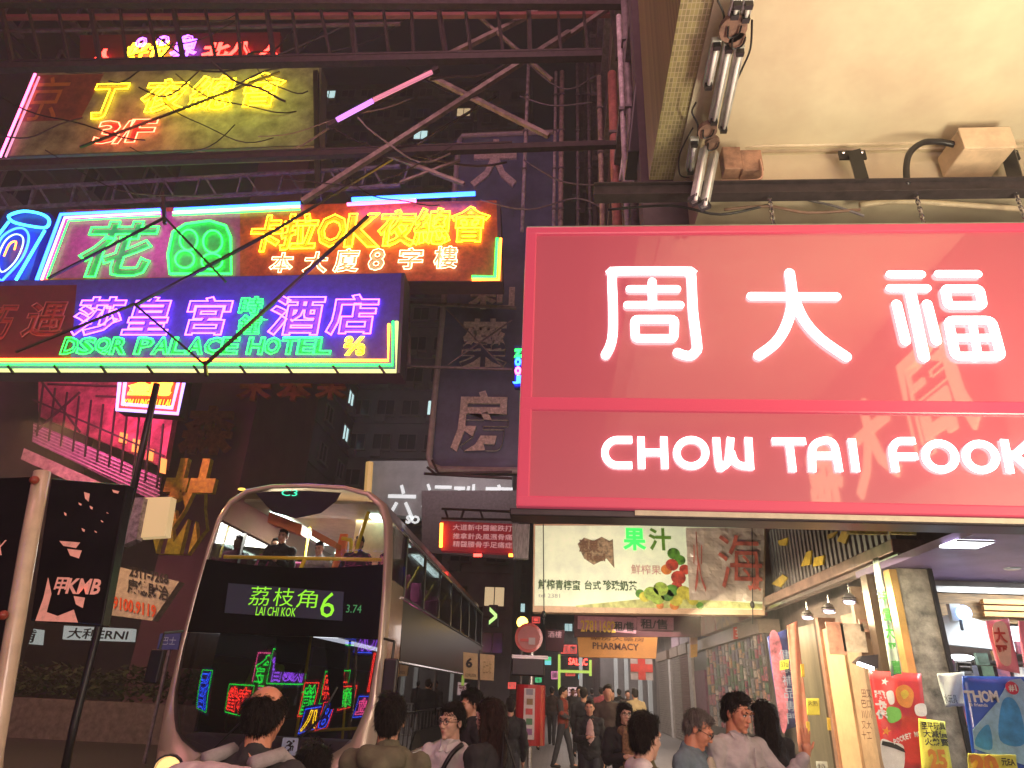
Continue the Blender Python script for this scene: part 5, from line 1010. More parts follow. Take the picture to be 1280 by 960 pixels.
for i, (a, b) in enumerate(((846, 856), (857, 868), (869, 884), (886, 905), (907, 935), (938, 960))): wall('fascia_board', a, b, 3.5, 4.5, mat('fascia_'+('mauve', 'violet', 'navy', 'rose', 'tan', 'red')[i], ((.4, .2, .32), (.35, .25, .35), (.12, .12, .3), (.45, .18, .2), (.5, .32, .2), (.5, .1, .08))[i], .5, var=.5, scale=3, col2=((.6, .4, .5), (.5, .4, .5), (.3, .2, .4), (.6, .4, .4), (.3, .2, .3), (.6, .4, .3))[i]), XW-.12, .3)
hv = thing('vertical_sign', 'narrow upright box sign with an orange foot, sticking out above the shutters', 'sign', P(868, 820, 1, 24)); MB().prism([P(x, y, 1, 24) for x, y in ((863, 786), (872, 784), (872, 820), (863, 822))], (0, .2, 0)).build('box', mat('peach_box', (.6, .35, .2), .5), hv); MB().prism([P(x, y, 1, 23.97) for x, y in ((863, 806), (872, 805), (871, 821), (864, 822))], (0, .02, 0)).build('orange_foot', mat('orange_box', (.75, .4, .04), .5), hv)
hn = thing('number_sign', 'little red sign hanging from the lintel over the poster window', 'sign', P(921, 797, 1, 19)); MB().prism([P(x, y, 1, 19) for x, y in ((917, 784), (925, 783), (925, 798), (917, 799))], (0, .06, 0)).build('plate', mat('red_plate', (.6, .06, .05), .5), hn); ptext(hn, 'figure', '3', 18.98, (919, 786, 923, 796), WHITE)
# grey metal louvre under the big fascia (shop canopy), its yellow reflections put in as coloured strokes
cn = thing('louvred_fascia', 'ribbed grey metal fascia with yellow reflections painted as strokes above the spotlights', 'fascia', (XW, 12, 3.6))
ya, yb = WY(1128), WY(966)
ya = P(1122, 690, 0, XW).y; yb = P(968, 745, 0, XW).y
MB().box(XW+.02, XW+.3, ya, yb, 3.72, 5.2).build('backing', mat('dark_fascia_back', (.08, .075, .08), .5), cn)
nrib = int((yb-ya)/.2)
RIB = mat('grey_rib', (.36, .34, .36), .35, .6, var=.15)
for k in range(nrib): MB().box(XW-.06, XW+.02, ya+k*.2, ya+k*.2+.1, 3.74, 5.15).build('rib', RIB, cn)
YS_ = mat('yellow_reflection_and_tape', (.72, .52, .06), .4, var=.2)
for (x, y, pts) in ((0, 0, ((964, 730), (978, 718), (984, 722), (975, 734))), (0, 0, ((1001, 708), (1008, 690), (1014, 688), (1012, 706))), (0, 0, ((1018, 697), (1030, 694), (1028, 706), (1016, 708))), (0, 0, ((972, 676), (984, 672), (982, 682), (974, 682))), (0, 0, ((1046, 676), (1052, 664), (1062, 664), (1056, 680))), (0, 0, ((1034, 668), (1046, 664), (1040, 672), (1034, 674)))):
    MB().prism([P(a, b, 0, XW-.10) for a, b in pts], (.03, 0, 0)).build('yellow_reflection', YS_, cn)
MB().box(XW-.35, XW+.1, 9.3, yb+.3, 3.52, 3.70).build('edge_beam', mat('copper_brown_beam', (.42, .28, .24), .28, .6, var=.3, scale=3), cn, bevel=.02)
MB().box(XW-.3, XW-.2, 9.3, yb+.3, 3.44, 3.5).build('under_rail', CHROME, cn)
for i, (x, y) in enumerate(((1010, 768), (1037, 760), (1063, 748), (1088, 736))):
    o = thing('spotlight', ['spotlight farthest left on the rail under the ribbed fascia', 'second spotlight from the left under the ribbed fascia', 'third spotlight from the left under the ribbed fascia', 'spotlight nearest the green strip under the ribbed fascia'][i], 'spotlight', P(x, y, 0, XW-.35), 'spotlights under the ribbed fascia'); c = P(x, y, 0, XW-.35)
    MB().tube([(c.x, c.y, c.z+.22), (c.x, c.y, c.z+.07)], .012, 6).build('stem', CHROME, o); MB().tube([(c.x, c.y, c.z+.08), (c.x-.01, c.y, c.z+.03), (c.x-.02, c.y, c.z-.05)], [.03, .08, .1], 12).build('shade', ALU, o)
    MB().ell((c.x-.02, c.y, c.z-.05), (.085, .085, .04), 12).build('bulb', emis('cool_spot_bulb', (.85, .75, 1), 7), o)
    for k in range(3): MB().tube([(c.x-.02+.11*math.cos(a*math.pi/6), c.y+.11*math.sin(a*math.pi/6), c.z-.07+.035*k) for a in range(12)], .006, 4, True).build('cage_ring', CHROME, o)
# dark ceiling sheet between canopy and shop
cp = thing('shop_canopy', 'deep purple canopy underside with bright square lamp, at right under the red sign', 'canopy', (6, 8, 3.35))
PC = mat('purple_soffit', (.34, .24, .46), .5, var=.12, scale=2)
MB().box(4.35, 9, 7.0, 10.35, 3.33, 3.42).build('soffit_panel', PC, cp)
c = P(1208, 681, 2, 3.31); MB().box(c.x-.20, c.x+.20, c.y-.17, c.y+.17, 3.305, 3.33).build('lamp_panel', emis('white_led_panel', (.9, .95, 1), 7), cp)
MB().tube([(c.x+.27*math.cos(a*math.pi/2+math.pi/4), c.y+.25*math.sin(a*math.pi/2+math.pi/4), 3.315) for a in range(4)], .012, 6, True).build('lamp_rim', WHITE, cp)
c2 = P(1266, 712, 2, 3.31); MB().ell((c2.x, c2.y, 3.33), (.1, .1, .03), 16).build('downlight', ALU, cp)
MB().box(4.3, 9, 6.9, 6.99, 3.36, 3.5).build('front_edge', mat('white_grey_edge', (.5, .52, .5), .5, bump=.2), cp)
for (x0, x1, m) in ((1060, 1110, 'tan'), (1112, 1146, 'silver')):
    a = P(x0, 657, 1, 7.2); b = P(x1, 668, 1, 7.2); MB().box(a.x, b.x, 7.2, 7.25, b.z, a.z).build('hanging_flyer', mat('yellow_flyer_'+m, (.7, .62, .12), .5, var=.6, scale=12, col2=(.15, .12, .05)), cp)
for i, (x0, x1, c_) in enumerate(((1120, 1160, (.4, .4, .42)), (1175, 1212, (.2, .25, .32)), (1216, 1280, (.35, .45, .42)))):
    a = P(x0, 653, 1, 7.0); b = P(x1, 666, 1, 7.0); MB().box(a.x, b.x, 6.86, 6.895, b.z, a.z).build('label_strip', mat('label_strip_'+('grey', 'slate', 'mint')[i], c_, .5, var=.4, scale=8), cp)
# toy shop interior
ts = thing('toy_shop', 'brightly lit toy shop opening at the right with white walls and timber lintel', 'shop front', (6, 9.5, .12))
WSH = mat('white_shop_wall', (.70, .74, .76), .45, var=.06)
MB().box(5.1, 9, 10.36, 10.5, .12, 3.32).build('end_wall', WSH, ts)
MB().box(8.2, 8.3, 7, 10.36, .12, 3.32).build('side_wall', WSH, ts)
a = P(1150, 737, 1, 10.2); b = P(1280, 742, 1, 10.2); MB().box(a.x-.3, 8.2, 10.14, 10.2, a.z-.03, a.z+.05).build('white_rail', mat('pale_metal_rail', (.65, .62, .58), .3, .5), ts)
WD = mat('timber_lintel', (.48, .27, .10), .5, var=.3, scale=4, stretch=(1, 1, 10)); MB().box(a.x-.3, 8.2, 10.2, 10.3, a.z-.42, a.z-.04).build('lintel', WD, ts)
a = P(1226, 752, 1, 10.1); b = P(1290, 772, 1, 10.1); 
for k in range(3): MB().box(a.x, b.x+.5, 10.08-k*.02, 10.12, b.z+k*.08, b.z+k*.08+.06).build('orange_moulding', mat('orange_timber', (.8, .38, .10), .4), ts)
a = P(1165, 765, 1, 9.9); b = P(1258, 820, 1, 9.9); MB().prism([(a.x, 9.9, a.z-.1), (a.x+.3, 9.9, a.z), (b.x, 9.9, a.z-.15), (b.x+1, 9.9, a.z-.15), (b.x+1, 9.9, b.z), (a.x+.1, 9.9, b.z+.12)], (0, .12, 0)).build('white_bulkhead', mat('white_bulkhead_paint', (.74, .76, .76), .4, var=.08), ts)
c = P(1200, 822, 1, 9.6); MB().ell(c, (.16, .14, .04), 14).build('ceiling_lamp', emis('white_shop_lamp', (.9, .97, 1), 5), ts)
for k in range(6): z = P(1200, 826+k*17, 1, 10.3).z; MB().box(5.2, 8.1, 10.22, 10.36, z-.02, z+.015).build('shelf', mat('grey_shelf', (.45, .46, .48), .4), ts)
for k in range(26):
    x = 5.25+(k % 13)*.2; z = P(1200, 860+(k//13)*45, 1, 10.3).z; MB().box(x, x+.15, 10.05, 10.2, z, z+.28).build('toy_box', pr.choice(pm), ts)
area('toy_shop_light', (6.6, 9.0, 3.2), (6.6, 9.4, 0), 1.5, 1.2, 130, (.85, .95, 1))
sl_ = thing('clip_lamp', 'chrome clip lamp with bluish bulb under the timber lintel', 'lamp', P(1203, 765, 1, 9.9)); c = P(1205, 766, 1, 9.75); MB().box(c.x-.14, c.x+.0, 9.8, 9.88, c.z-.1, c.z+.12).build('bracket', WHITE, sl_); MB().ell(c, (.09, .09, .10), 12).build('bulb', emis('bluish_bulb', (.4, .6, 1), 4), sl_); MB().tube([(c.x-.05, 9.78, c.z-.1), (c.x-.1, 9.7, c.z-.22)], .02, 6).build('arm', BLACK, sl_)
bl_ = thing('clip_lamp', 'black hooded lamp shining down at the top of the red poster', 'lamp', P(1082, 828, 1, 9.6)); c = P(1085, 826, 1, 9.55); MB().prism([P(x, y, 1, 9.6) for x, y in ((1078, 820), (1098, 818), (1098, 836), (1090, 836), (1070, 828))], (0, .14, 0)).build('hood', BLACK, bl_); MB().bar(P(1072, 829, 1, 9.52), P(1092, 836, 1, 9.52), .04).build('tube', emis('cool_white_tube', (.95, .95, 1), 8), bl_)
# big stone pillar
pl = thing('pillar', 'worn grey stone pillar between the red poster and the toy shop', 'pillar', (4.7, 9.5, .12))
PLM = mat('worn_stone', (.30, .28, .23), .6, var=.4, scale=5, bump=.5)
ya, yb = 9.35, 9.75
x0 = P(1137, 735, 1, ya).x; 
MB().box(4.46, 4.86, ya, yb, .12, 3.32).build('shaft', PLM, pl, bevel=.01)
MB().box(4.36, 4.455, ya-.02, ya+.15, .12, 3.3).build('gold_trim', mat('gold_trim', (.75, .48, .16), .25, .6), pl); MB().box(4.861, 4.91, ya-.03, yb, .12, 3.32).build('dark_edge', BLACK, pl)
MB().box(4.30, 4.40, 9.9, 10.1, .12, 3.32).build('pipe_post', mat('dark_bronze', (0, 0, 0)), pl)
# back wall left of pillar
nb = thing('display_corner', 'tan display corner with small signs behind the green banner', 'shop front', (4.4, 11, .12))
a = P(1088, 700, 1, 10.9); MB().box(4.47, XW+.5, 10.9, 11.0, .12, 3.3).build('end_panel', mat('tan_panel', (0, 0, 0)), nb)
for (x0, y0, x1, y1, nm, c_) in ((1037, 778, 1052, 818, 'red_label', (.55, .25, .16)), (1075, 775, 1102, 790, 'brown_label', (.5, .25, .16)), (1097, 782, 1140, 812, 'white_card', (.62, .62, .6)), (1054, 780, 1078, 815, 'cream_card', (.55, .42, .3)), (1107, 815, 1140, 835, 'cream_card', (.6, .5, .4))):
    A = P(x0, y1, 1, 10.7); B = P(x1, y0, 1, 10.7); MB().box(A.x, B.x, 10.66, 10.7, A.z, B.z).build('card', mat('card_'+nm, c_, .4, var=.25, scale=7), nb, bevel=.004)
ptext(nb, 'lettering', '藥行 平', 10.65, (1078, 778, 1099, 787), mat('pale_brown_print', (0, 0, 0)))
for k, w_ in enumerate(('田又', '巴口', '川川', '又大', '十工')): ptext(nb, 'lettering', w_, 10.88, (1077, 862+k*13, 1089, 872+k*13), mat('dark_brown_letter', (0, 0, 0)))
# green banner, posters
def poster(name, label, cat, Y, qd, m, d=.012, curl=.015):
    t = thing(name, label, cat, P(*qd[3], 1, Y)); A, B, C_, D = [P(x, y, 1, Y) for x, y in qd]; b = MB(); vs = []; n1 = 10
    for j in range(n1+1):
        for i in range(n1+1): p = A.lerp(B, i/n1).lerp(D.lerp(C_, i/n1), j/n1); p.y += curl*math.sin(i*.7+j*.4); vs.append(p)
    b.add(vs, [(j*(n1+1)+i, (j+1)*(n1+1)+i, (j+1)*(n1+1)+i+1, j*(n1+1)+i+1) for j in range(n1) for i in range(n1)]); o = b.build('sheet', m, t, smooth=True)
    so = o.modifiers.new('thickness', 'SOLIDIFY'); so.thickness = d; return t
def blob(t, Y, pts, m, nm='printed_shape', k=0):
    if len(pts) in (4, 5): pts = [tuple(v) for v in smoothpath(pts, 5, True)]
    MB().prism([P(x, y, 1, Y-.04-.002*k) for x, y in pts], (0, .003, 0)).build(nm, m, t)
def star(cx, cy, r): return [(cx+(r if k % 2 == 0 else r*.42)*math.sin(k*math.pi/5+.2), cy-(r if k % 2 == 0 else r*.42)*math.cos(k*math.pi/5+.2)) for k in range(10)]
gb = poster('vertical_banner', 'narrow white hanging banner edged with green brush characters', 'banner', 9.0, [(1092, 698), (1099, 696), (1126, 842), (1113, 846)], mat('mint_banner', (.55, .66, .52), .5, var=.1))
for k, c in enumerate('特價大平賣'): ptext(gb, 'character', c, 8.95, (1098+k*4.4, 738+k*22, 1108+k*4.4, 754+k*22), mat('leaf_green_print', (.08, .42, .06), .5), off=.03)
rp = poster('toy_poster', 'tall red toy poster with stars and bold outlined letters', 'poster', 9.15, [(1086, 838), (1152, 842), (1166, 965), (1108, 965)], mat('red_poster', (.72, .05, .05), .35, var=.1, coat=.3))
WP_ = mat('white_print', (.8, .78, .74), .4); BKP = mat('black_print', (.02, .02, .02), .4); YLP = mat('yellow_poster_print', (.85, .62, .06), .4); ORP = mat('orange_print', (.85, .32, .05), .4); GNP = mat('green_print2', (.2, .55, .1), .4)
blob(rp, 9.15, star(1106, 852, 5), WP_); blob(rp, 9.15, star(1108, 914, 6), ORP); blob(rp, 9.15, [(1120, 862), (1132, 856), (1142, 866), (1138, 884), (1124, 880)], ORP); blob(rp, 9.15, [(1126, 866), (1132, 862), (1136, 868), (1130, 874)], YLP, k=1)
blob(rp, 9.15, [(1108, 866), (1116, 864), (1118, 878), (1112, 880)], WP_); blob(rp, 9.15, [(1110, 884), (1124, 886), (1126, 898), (1114, 904), (1108, 896)], GNP); blob(rp, 9.15, [(1144, 882), (1156, 880), (1158, 894), (1146, 894)], WP_)
blob(rp, 9.15, [(1101, 926), (1116, 928), (1130, 934), (1128, 965), (1108, 965)], WP_)
blob(rp, 9.15, [(1103, 926), (1118, 929), (1130, 936), (1132, 941), (1117, 935), (1102, 931)], BKP, k=1)
for k, c in enumerate(('戰', '卡', '代')): ptext(rp, 'lettering', c, 9.08, (1094+k*1, 864+k*12, 1106+k*1, 874+k*12), WP_, off=.08); 
for k, c in enumerate('POCKET MON'): 
    if c != ' ': ptext(rp, 'lettering', c, 9.08, (1117+k*3.7, 924-k*2+k*k*.1, 1120.2+k*3.7, 930-k*2+k*k*.1), WP_, off=.04)
ylf = poster('price_flyer', 'yellow flyer crowded with black handwriting, pinned low on the grey pillar', 'flyer', 8.95, [(1149, 898), (1182, 902), (1190, 965), (1152, 965)], mat('yellow_flyer_paper', (.82, .80, .10), .5, var=.08))
for k, w_ in enumerate(('至平玩具', '大減價', '火熱賣')): ptext(ylf, 'lettering', w_, 8.88, (1152+k*2, 903+k*10, 1181+k*2, 912+k*10), BKP, off=.02)
ptext(ylf, 'figure', '25', 8.88, (1162, 938, 1182, 960), ORP, off=.05)
tp = poster('toy_poster', 'blue poster with white THOM lettering and snowy mountain shape', 'poster', 8.3, [(1203, 845), (1290, 846), (1292, 965), (1216, 950)], mat('blue_poster', (.02, .10, .55), .3, coat=.3, var=.1))
LBL = mat('ice_blue_print', (.35, .62, .85), .4, var=.2); SKB = mat('sky_blue_print', (.06, .35, .75), .4, var=.2)
blob(tp, 8.3, [(1216, 912), (1246, 878), (1262, 850), (1276, 848), (1290, 862), (1292, 960), (1218, 936)], LBL); blob(tp, 8.3, [(1252, 880), (1264, 872), (1276, 890), (1280, 930), (1250, 925)], SKB, k=1); blob(tp, 8.3, [(1222, 918), (1236, 906), (1240, 936), (1220, 932)], SKB, k=1)
for k, c in enumerate('THOM'): ptext(tp, 'letter', c, 8.22, (1206+k*10.5, 864, 1215.5+k*10.5, 877), WP_, off=.04)
ptext(tp, 'lettering', '& friends', 8.22, (1212, 879, 1234, 883), WP_, off=.02)
cc_ = P(1265, 860, 1, 8.24); MB().tube([(cc_.x, 8.24, cc_.z), (cc_.x, 8.235, cc_.z)], .065, 20).build('round_badge', mat('crimson_print', (.6, .02, .08), .4), tp); ptext(tp, 'lettering', '#1', 8.22, (1261, 856, 1270, 864), WP_, off=.04)
t20 = poster('price_sign', 'yellow price card with orange 20 at the bottom right corner', 'price card', 8.0, [(1211, 942), (1271, 944), (1274, 975), (1212, 975)], mat('yellow_flyer_paper', (0, 0, 0)))
ptext(t20, 'figure', '20', 7.92, (1216, 945, 1246, 968), ORP, off=.06); ptext(t20, 'lettering', '元EA', 7.92, (1252, 948, 1268, 957), BKP, off=.03)
pb = poster('pink_banner', 'pink hanging paper banner with red brush strokes above the blue poster', 'banner', 8.1, [(1233, 776), (1262, 773), (1274, 842), (1247, 836)], mat('pink_paper', (.85, .22, .30), .5, var=.05)); blob(pb, 8.1, [(1241, 783), (1258, 781), (1264, 828), (1250, 826)], mat('peach_paper', (.85, .5, .38), .5))
ptext(pb, 'character', '大', 8.03, (1243, 785, 1257, 803), RC, off=.03); ptext(pb, 'character', '平', 8.03, (1246, 807, 1261, 825), RC, off=.03)
pb2 = poster('pink_banner', 'sliver of a second pink banner cut by the right picture edge', 'banner', 8.1, [(1274, 776), (1300, 776), (1306, 842), (1280, 836)], mat('pink_paper', (0, 0, 0))); 
nt_ = poster('paper_notice', 'pale handwritten notice hanging left of the blue poster', 'notice', 8.9, [(1172, 842), (1206, 840), (1210, 882), (1182, 884)], mat('pale_notice', (.6, .66, .6), .5)); ptext(nt_, 'lettering', '水玩具', 8.84, (1180, 868, 1196, 879), BKP)
# blue standing banner & red one by the men
bp = poster('standing_banner', 'dark blue upright banner with pink stripe and white figures, behind the two men', 'banner', 13.6, [(959, 796), (984, 786), (998, 908), (976, 914)], mat('navy_banner', (.06, .08, .30), .4, var=.3, scale=2)); blob(bp, 13.6, [(962, 800), (974, 796), (984, 860), (984, 905), (976, 908)], mat('pink_band_print', (.62, .2, .3), .5, var=.4, scale=5))
for k, c_ in enumerate('健康補品專門'): ptext(bp, 'character', c_, 13.5, (980+k*2-6, 812+k*16, 992+k*2-5, 825+k*16), mat('steel_blue_print', (.30, .38, .55), .5))
MB().prism([P(x, y, 1, 13.45) for x, y in ((975, 826), (986, 824), (986, 836), (975, 838))], (0, .01, 0)).build('sticker', mat('lime_sticker', (.7, .8, .1), .5), bp); ptext(bp, 'lettering', '370', 13.43, (976, 828, 985, 834), BKP)
rp2 = poster('standing_banner', 'faded red upright banner with gold marks beside the steel door', 'banner', 13.4, [(984, 782), (997, 776), (1014, 940), (998, 940)], mat('rust_red_banner', (.42, .10, .08), .5, var=.5, scale=4, col2=(.5, .3, .2)))
for i, (x0, y0, x1, y1, w_) in enumerate(((1008, 873, 1024, 894, '火熱'), (1020, 952, 1034, 960, '特'))):
    t = poster('sticker_note', ['yellow square notice on the steel door', 'small pale notice at the foot of the steel door'][i], 'notice', 12.6, [(x0, y0), (x1, y0), (x1+1, y1), (x0+1, y1)], mat('yellow_flyer_paper', (0, 0, 0)) if i == 0 else mat('pale_notice', (0, 0, 0)), curl=0); ptext(t, 'lettering', w_, 12.56, (x0+2, y0+3, x1-2, y0+9), BKP)
for i, (x, y) in enumerate(((1003, 838), (1010, 910), (1036, 905))): o = MB().prism([P(a, b, 1, 12.55) for a, b in ((x-2, y-8), (x+2, y-8), (x+3, y+8), (x-1, y+8))], (0, .02, 0)).build('tape_strip', YS_); tag(o, ['upper yellow tape strip on the edge of the steel door', 'lower yellow tape strip on the left edge of the steel door', 'yellow tape strip on the right edge of the steel door'][i], 'tape strip')

# ================================================================== PEOPLE
PEND = []
def organic(mb, name, m, parent, vox, smooth_it=3, fold=0, seed=0):
    """join overlapping limbs into one continuous skin"""
    o = mb.build(name, m, parent, local=True, smooth=True)
    r = o.modifiers.new('remesh', 'REMESH'); r.mode = 'VOXEL'; r.voxel_size = vox; r.use_smooth_shade = True
    s = o.modifiers.new('smooth', 'SMOOTH'); s.iterations = smooth_it; s.factor = .5
    PEND.append((o, fold, seed)); return o
def skinmat(nm, c): return mat(nm, c, .48, var=.08, scale=9, sss=.12, bump=.05)
SK1 = skinmat('skin_warm', (.55, .28, .18)); SK2 = skinmat('skin_light', (.66, .40, .29)); SK3 = skinmat('skin_ruddy', (.58, .25, .15))
HB = mat('black_hair', (.010, .008, .008), .45, var=.5, scale=18, stretch=(6, 6, .8), bump=1.0, col2=(.020, .015, .013), spec=.22); HG = mat('greying_hair', (.16, .14, .13), .5, var=.5, scale=20, stretch=(5, 5, .8), bump=.8, col2=(.04, .035, .03)); HBR = mat('dark_brown_hair', (.030, .011, .009), .4, var=.4, scale=18, stretch=(6, 6, .6), bump=.8, spec=.25)
def cloth(nm, c, var=.12, **k): return mat('cloth_'+nm, c, .85, var=var, scale=k.pop('scale', 14), bump=.35, **k)
EYEW = mat('eye_white', (.7, .66, .62), .2, var=0); IRIS = mat('dark_iris', (.02, .012, .01), .1, var=0); LIP = mat('lips', (.45, .13, .11), .45, var=0)
def person(label, x, y, H=1.68, face=0, turn=0, nod=0, skin=SK1, hair=HB, style='short', top=None, legs=None, arms=('down', 'down'), vox=.0075, sit=False, girth=1.0, glasses=False, z0=.12, group=None, beard=False, collar=None, walk=.12, shoulder=1.0, shoes=True, lift=0):
    """face: degrees the body turns from facing the camera (+ = towards the picture's right)"""
    t = thing('person', label, 'person', (x, y, z0+lift), group, math.radians(face)); k = H/1.70; rt = [Vector((0, 0, 0))]
    top = top or cloth('black_jacket', (.02, .02, .022)); legs = legs or cloth('dark_trousers', (.03, .03, .04))
    V = lambda a, b, c: Vector((a*k, b*k, c*k))
    Rh = Matrix.Rotation(math.radians(turn), 3, 'Z') @ Matrix.Rotation(math.radians(nod), 3, 'X'); piv = V(0, .0, 1.50)
    hz_ = 1.585
    def Hd(a, b, c): return piv + Rh @ (V(a, b, c+hz_)-piv)
    def hell(mb, c, r, n=14): mb.ell(Hd(*c), [q*k for q in r], n, Rh)
    def hcap(mb, a, b, r1, r2): mb.cap(Hd(*a), Hd(*b), r1*k, r2*k, 10)
    body = MB()
    # head
    hell(body, (0, .018, .032), (.074, .092, .083)); hell(body, (0, -.030, -.018), (.062, .062, .082)); hell(body, (0, -.040, -.072), (.044, .044, .034)); hell(body, (0, -.068, -.098), (.022, .020, .016), 10)
    hcap(body, (-.036, -.078, .026), (.036, -.078, .026), .016, .016); hell(body, (.036, -.068, -.022), (.020, .018, .020), 10); hell(body, (-.036, -.068, -.022), (.020, .018, .020), 10)
    hcap(body, (0, -.088, .012), (0, -.103, -.026), .008, .012); hell(body, (.012, -.100, -.030), (.009, .010, .008), 8); hell(body, (-.012, -.100, -.030), (.009, .010, .008), 8)
    hcap(body, (-.016, -.084, -.058), (.016, -.084, -.058), .009, .009)
    hell(body, (.075, .012, -.006), (.011, .020, .031), 10); hell(body, (-.075, .012, -.006), (.011, .020, .031), 10)
    # neck
    body.cap(Hd(0, .022, -.05), V(0, .022, 1.42), .052*k*girth**.5, .060*k*girth**.5)
    # trunk
    g = girth; sw = .175*shoulder
    body.ell(V(0, .01, 1.27), [.155*k*shoulder, .10*k*g, .20*k]); body.ell(V(0, 0, 1.06), [.135*k*g, .098*k*g, .16*k]); body.ell(V(0, .01, .94), [.155*k*g, .105*k*g, .12*k])
    tp = MB(); tp.ell(V(0, .01, 1.28), [.178*k*shoulder, .128*k*g, .185*k]); tp.ell(V(0, 0, 1.06), [.168*k*g, .128*k*g, .20*k]); tp.cap(V(-sw*.55, .015, 1.395), V(sw*.55, .015, 1.395), .062*k, .062*k); tp.cap(V(-sw, .01, 1.37), V(sw, .01, 1.37), .066*k, .066*k)
    tp.cap(V(0, .02, 1.36), V(0, .025, 1.445), .085*k, .068*k)
    if not sit: tp.ell(V(0, .0, .93), [.178*k*g, .125*k*g, .13*k])
    # legs
    lg = MB(); sh_ = []
    lg.ell(V(0, .01, .93), [.172*k*g, .118*k*g, .11*k])
    for s in (-1, 1):
        hip = V(s*.085, 0, .92)
        if sit: knee = V(s*.10, -.42, .90); ank = V(s*.10, -.40, .50)
        else: knee = V(s*.095, -.02-s*walk*.5, .50); ank = V(s*.10, s*-walk if s > 0 else walk*1.0, .09)
        body.cap(hip, knee, .078*k, .052*k); body.cap(knee, ank, .050*k, .036*k); body.cap(ank, ank+V(0, -.13, -.045), .034*k, .028*k)
        lg.cap(hip, knee, .095*k*g, .068*k); lg.cap(knee, ank, .068*k, .056*k)
        b = MB(); b.cap(ank+V(0, .03, -.045), ank+V(0, -.15, -.055), .042*k, .036*k); sh_.append(b)
    # arms
    hands = []
    for s, pose in zip((-1, 1), arms):     # s=-1 is the person's right hand (picture left when facing us)
        S0 = V(s*(sw+.005), .01, 1.375)
        if pose == 'down': E_ = V(s*(sw+.055), .03, 1.10); Wr = V(s*(sw+.05), -.05, .87); d = V(0, -.03, -.1).normalized(); nrm = V(s, 0, 0).normalized()
        elif pose == 'front': E_ = V(s*(sw+.05), -.01, 1.11); Wr = V(s*.06, -.24, 1.16); d = V(-s*.7, -.5, .12).normalized(); nrm = V(0, -.3, 1).normalized()
        elif pose == 'raised': E_ = V(s*(sw+.13), -.10, 1.15); Wr = V(s*(sw+.20), -.24, 1.345); d = V(s*.05, -.05, 1).normalized(); nrm = V(0, -1, 0).normalized()
        elif pose == 'bag': E_ = V(s*(sw+.06), .0, 1.12); Wr = V(s*.12, -.16, 1.20); d = V(-s*.5, .1, .8).normalized(); nrm = V(0, -1, 0).normalized()
        else: E_ = V(s*(sw+.07), -.05, 1.12); Wr = V(s*(sw-.02), -.26, 1.02); d = V(-s*.3, -1, 0).normalized(); nrm = V(0, 0, 1).normalized()
        body.cap(S0, E_, .046*k, .036*k); body.cap(E_, Wr, .036*k, .026*k)
        tp.cap(S0, E_, .066*k, .054*k); tp.cap(E_, E_.lerp(Wr, .93), .052*k, .040*k)
        lat = d.cross(nrm).normalized()
        if pose == 'raised': lat = Vector((1, 0, 0))
        spread = .34 if pose in ('raised', 'front') else .10; curl = .12 if pose == 'raised' else .45
        pc = Wr+d*.05*k; body.cap(Wr, Wr+d*.045*k+lat*.0, .026*k, .030*k); body.cap(pc-lat*.018*k, pc+lat*.018*k, .021*k, .021*k); body.cap(Wr+d*.085*k-lat*.026*k, Wr+d*.085*k+lat*.026*k, .0135*k, .0135*k)
        for i, (off, ln) in enumerate(((-.030, .064), (-.010, .076), (.011, .072), (.031, .056))):
            b0 = Wr+d*.088*k+lat*off*k; dd = (d+lat*off/.03*spread*.55).normalized(); m1 = b0+dd*ln*.5*k; m2 = m1+(dd-(-nrm)*curl*-1*0+nrm*(-curl if pose != 'raised' else .06)).normalized()*ln*.55*k
            body.cap(b0, m1, .0092*k, .0086*k, 8); body.cap(m1, m2, .0086*k, .0074*k, 8)
        th = -1 if pose == 'raised' else 1
        tb0 = Wr+d*.03*k+lat*.028*k*(-s if pose != 'raised' else 1)*1; ld = lat*(-s if pose != 'raised' else 1)
        t1 = tb0+(d*.55+ld).normalized()*.038*k; body.cap(tb0, t1, .013*k, .011*k, 8); body.cap(t1, t1+(d+ld*.55).normalized()*.034*k, .0105*k, .0085*k, 8)
    if style in ('vest',): pass
    organic(body, 'body', skin, t, vox if y < 8 else max(vox, .012), 2)
    organic(tp, 'jacket' if top.name.find('jacket') > 0 else 'shirt', top, t, max(.010, vox*1.2), 3, fold=.032, seed=x*7+y)
    organic(lg, 'trousers', legs, t, .016, 3, fold=.012, seed=x)
    for b in sh_: b.build('shoe', RUBBER, t, local=True, smooth=True)
    # face
    if y < 12 or sit:
        for s in (-1, 1):
            e = MB(); e.ell(Hd(s*.031, -.0835, .004), [.0135*k, .008*k, .0065*k], 10, Rh); eo = e.build('eye', EYEW, t, local=True, smooth=True)
            p = MB(); p.ell(Hd(s*.031, -.0885, .004), [.0062*k, .004*k, .0060*k], 10, Rh); p.build('iris', IRIS, eo, local=True, smooth=True)
            b = MB(); b.tube([Hd(s*.014, -.0945, .022), Hd(s*.030, -.094, .029), Hd(s*.050, -.080, .023)], [.003*k, .0045*k, .002*k], 6); b.build('eyebrow', hair, t, local=True)
            MB().tube([Hd(s*.017, -.090, .009), Hd(s*.031, -.0935, .0125), Hd(s*.046, -.082, .008)], .0022*k, 5).build('eyelid', IRIS, t, local=True)
        MB().tube([Hd(-.022, -.086, -.058), Hd(-.008, -.0925, -.0545), Hd(0, -.093, -.0562), Hd(.008, -.0925, -.0545), Hd(.022, -.086, -.058)], [.001, .0032*k, .003*k, .0032*k, .001], 8).build('upper_lip', LIP, t, local=True, smooth=True)
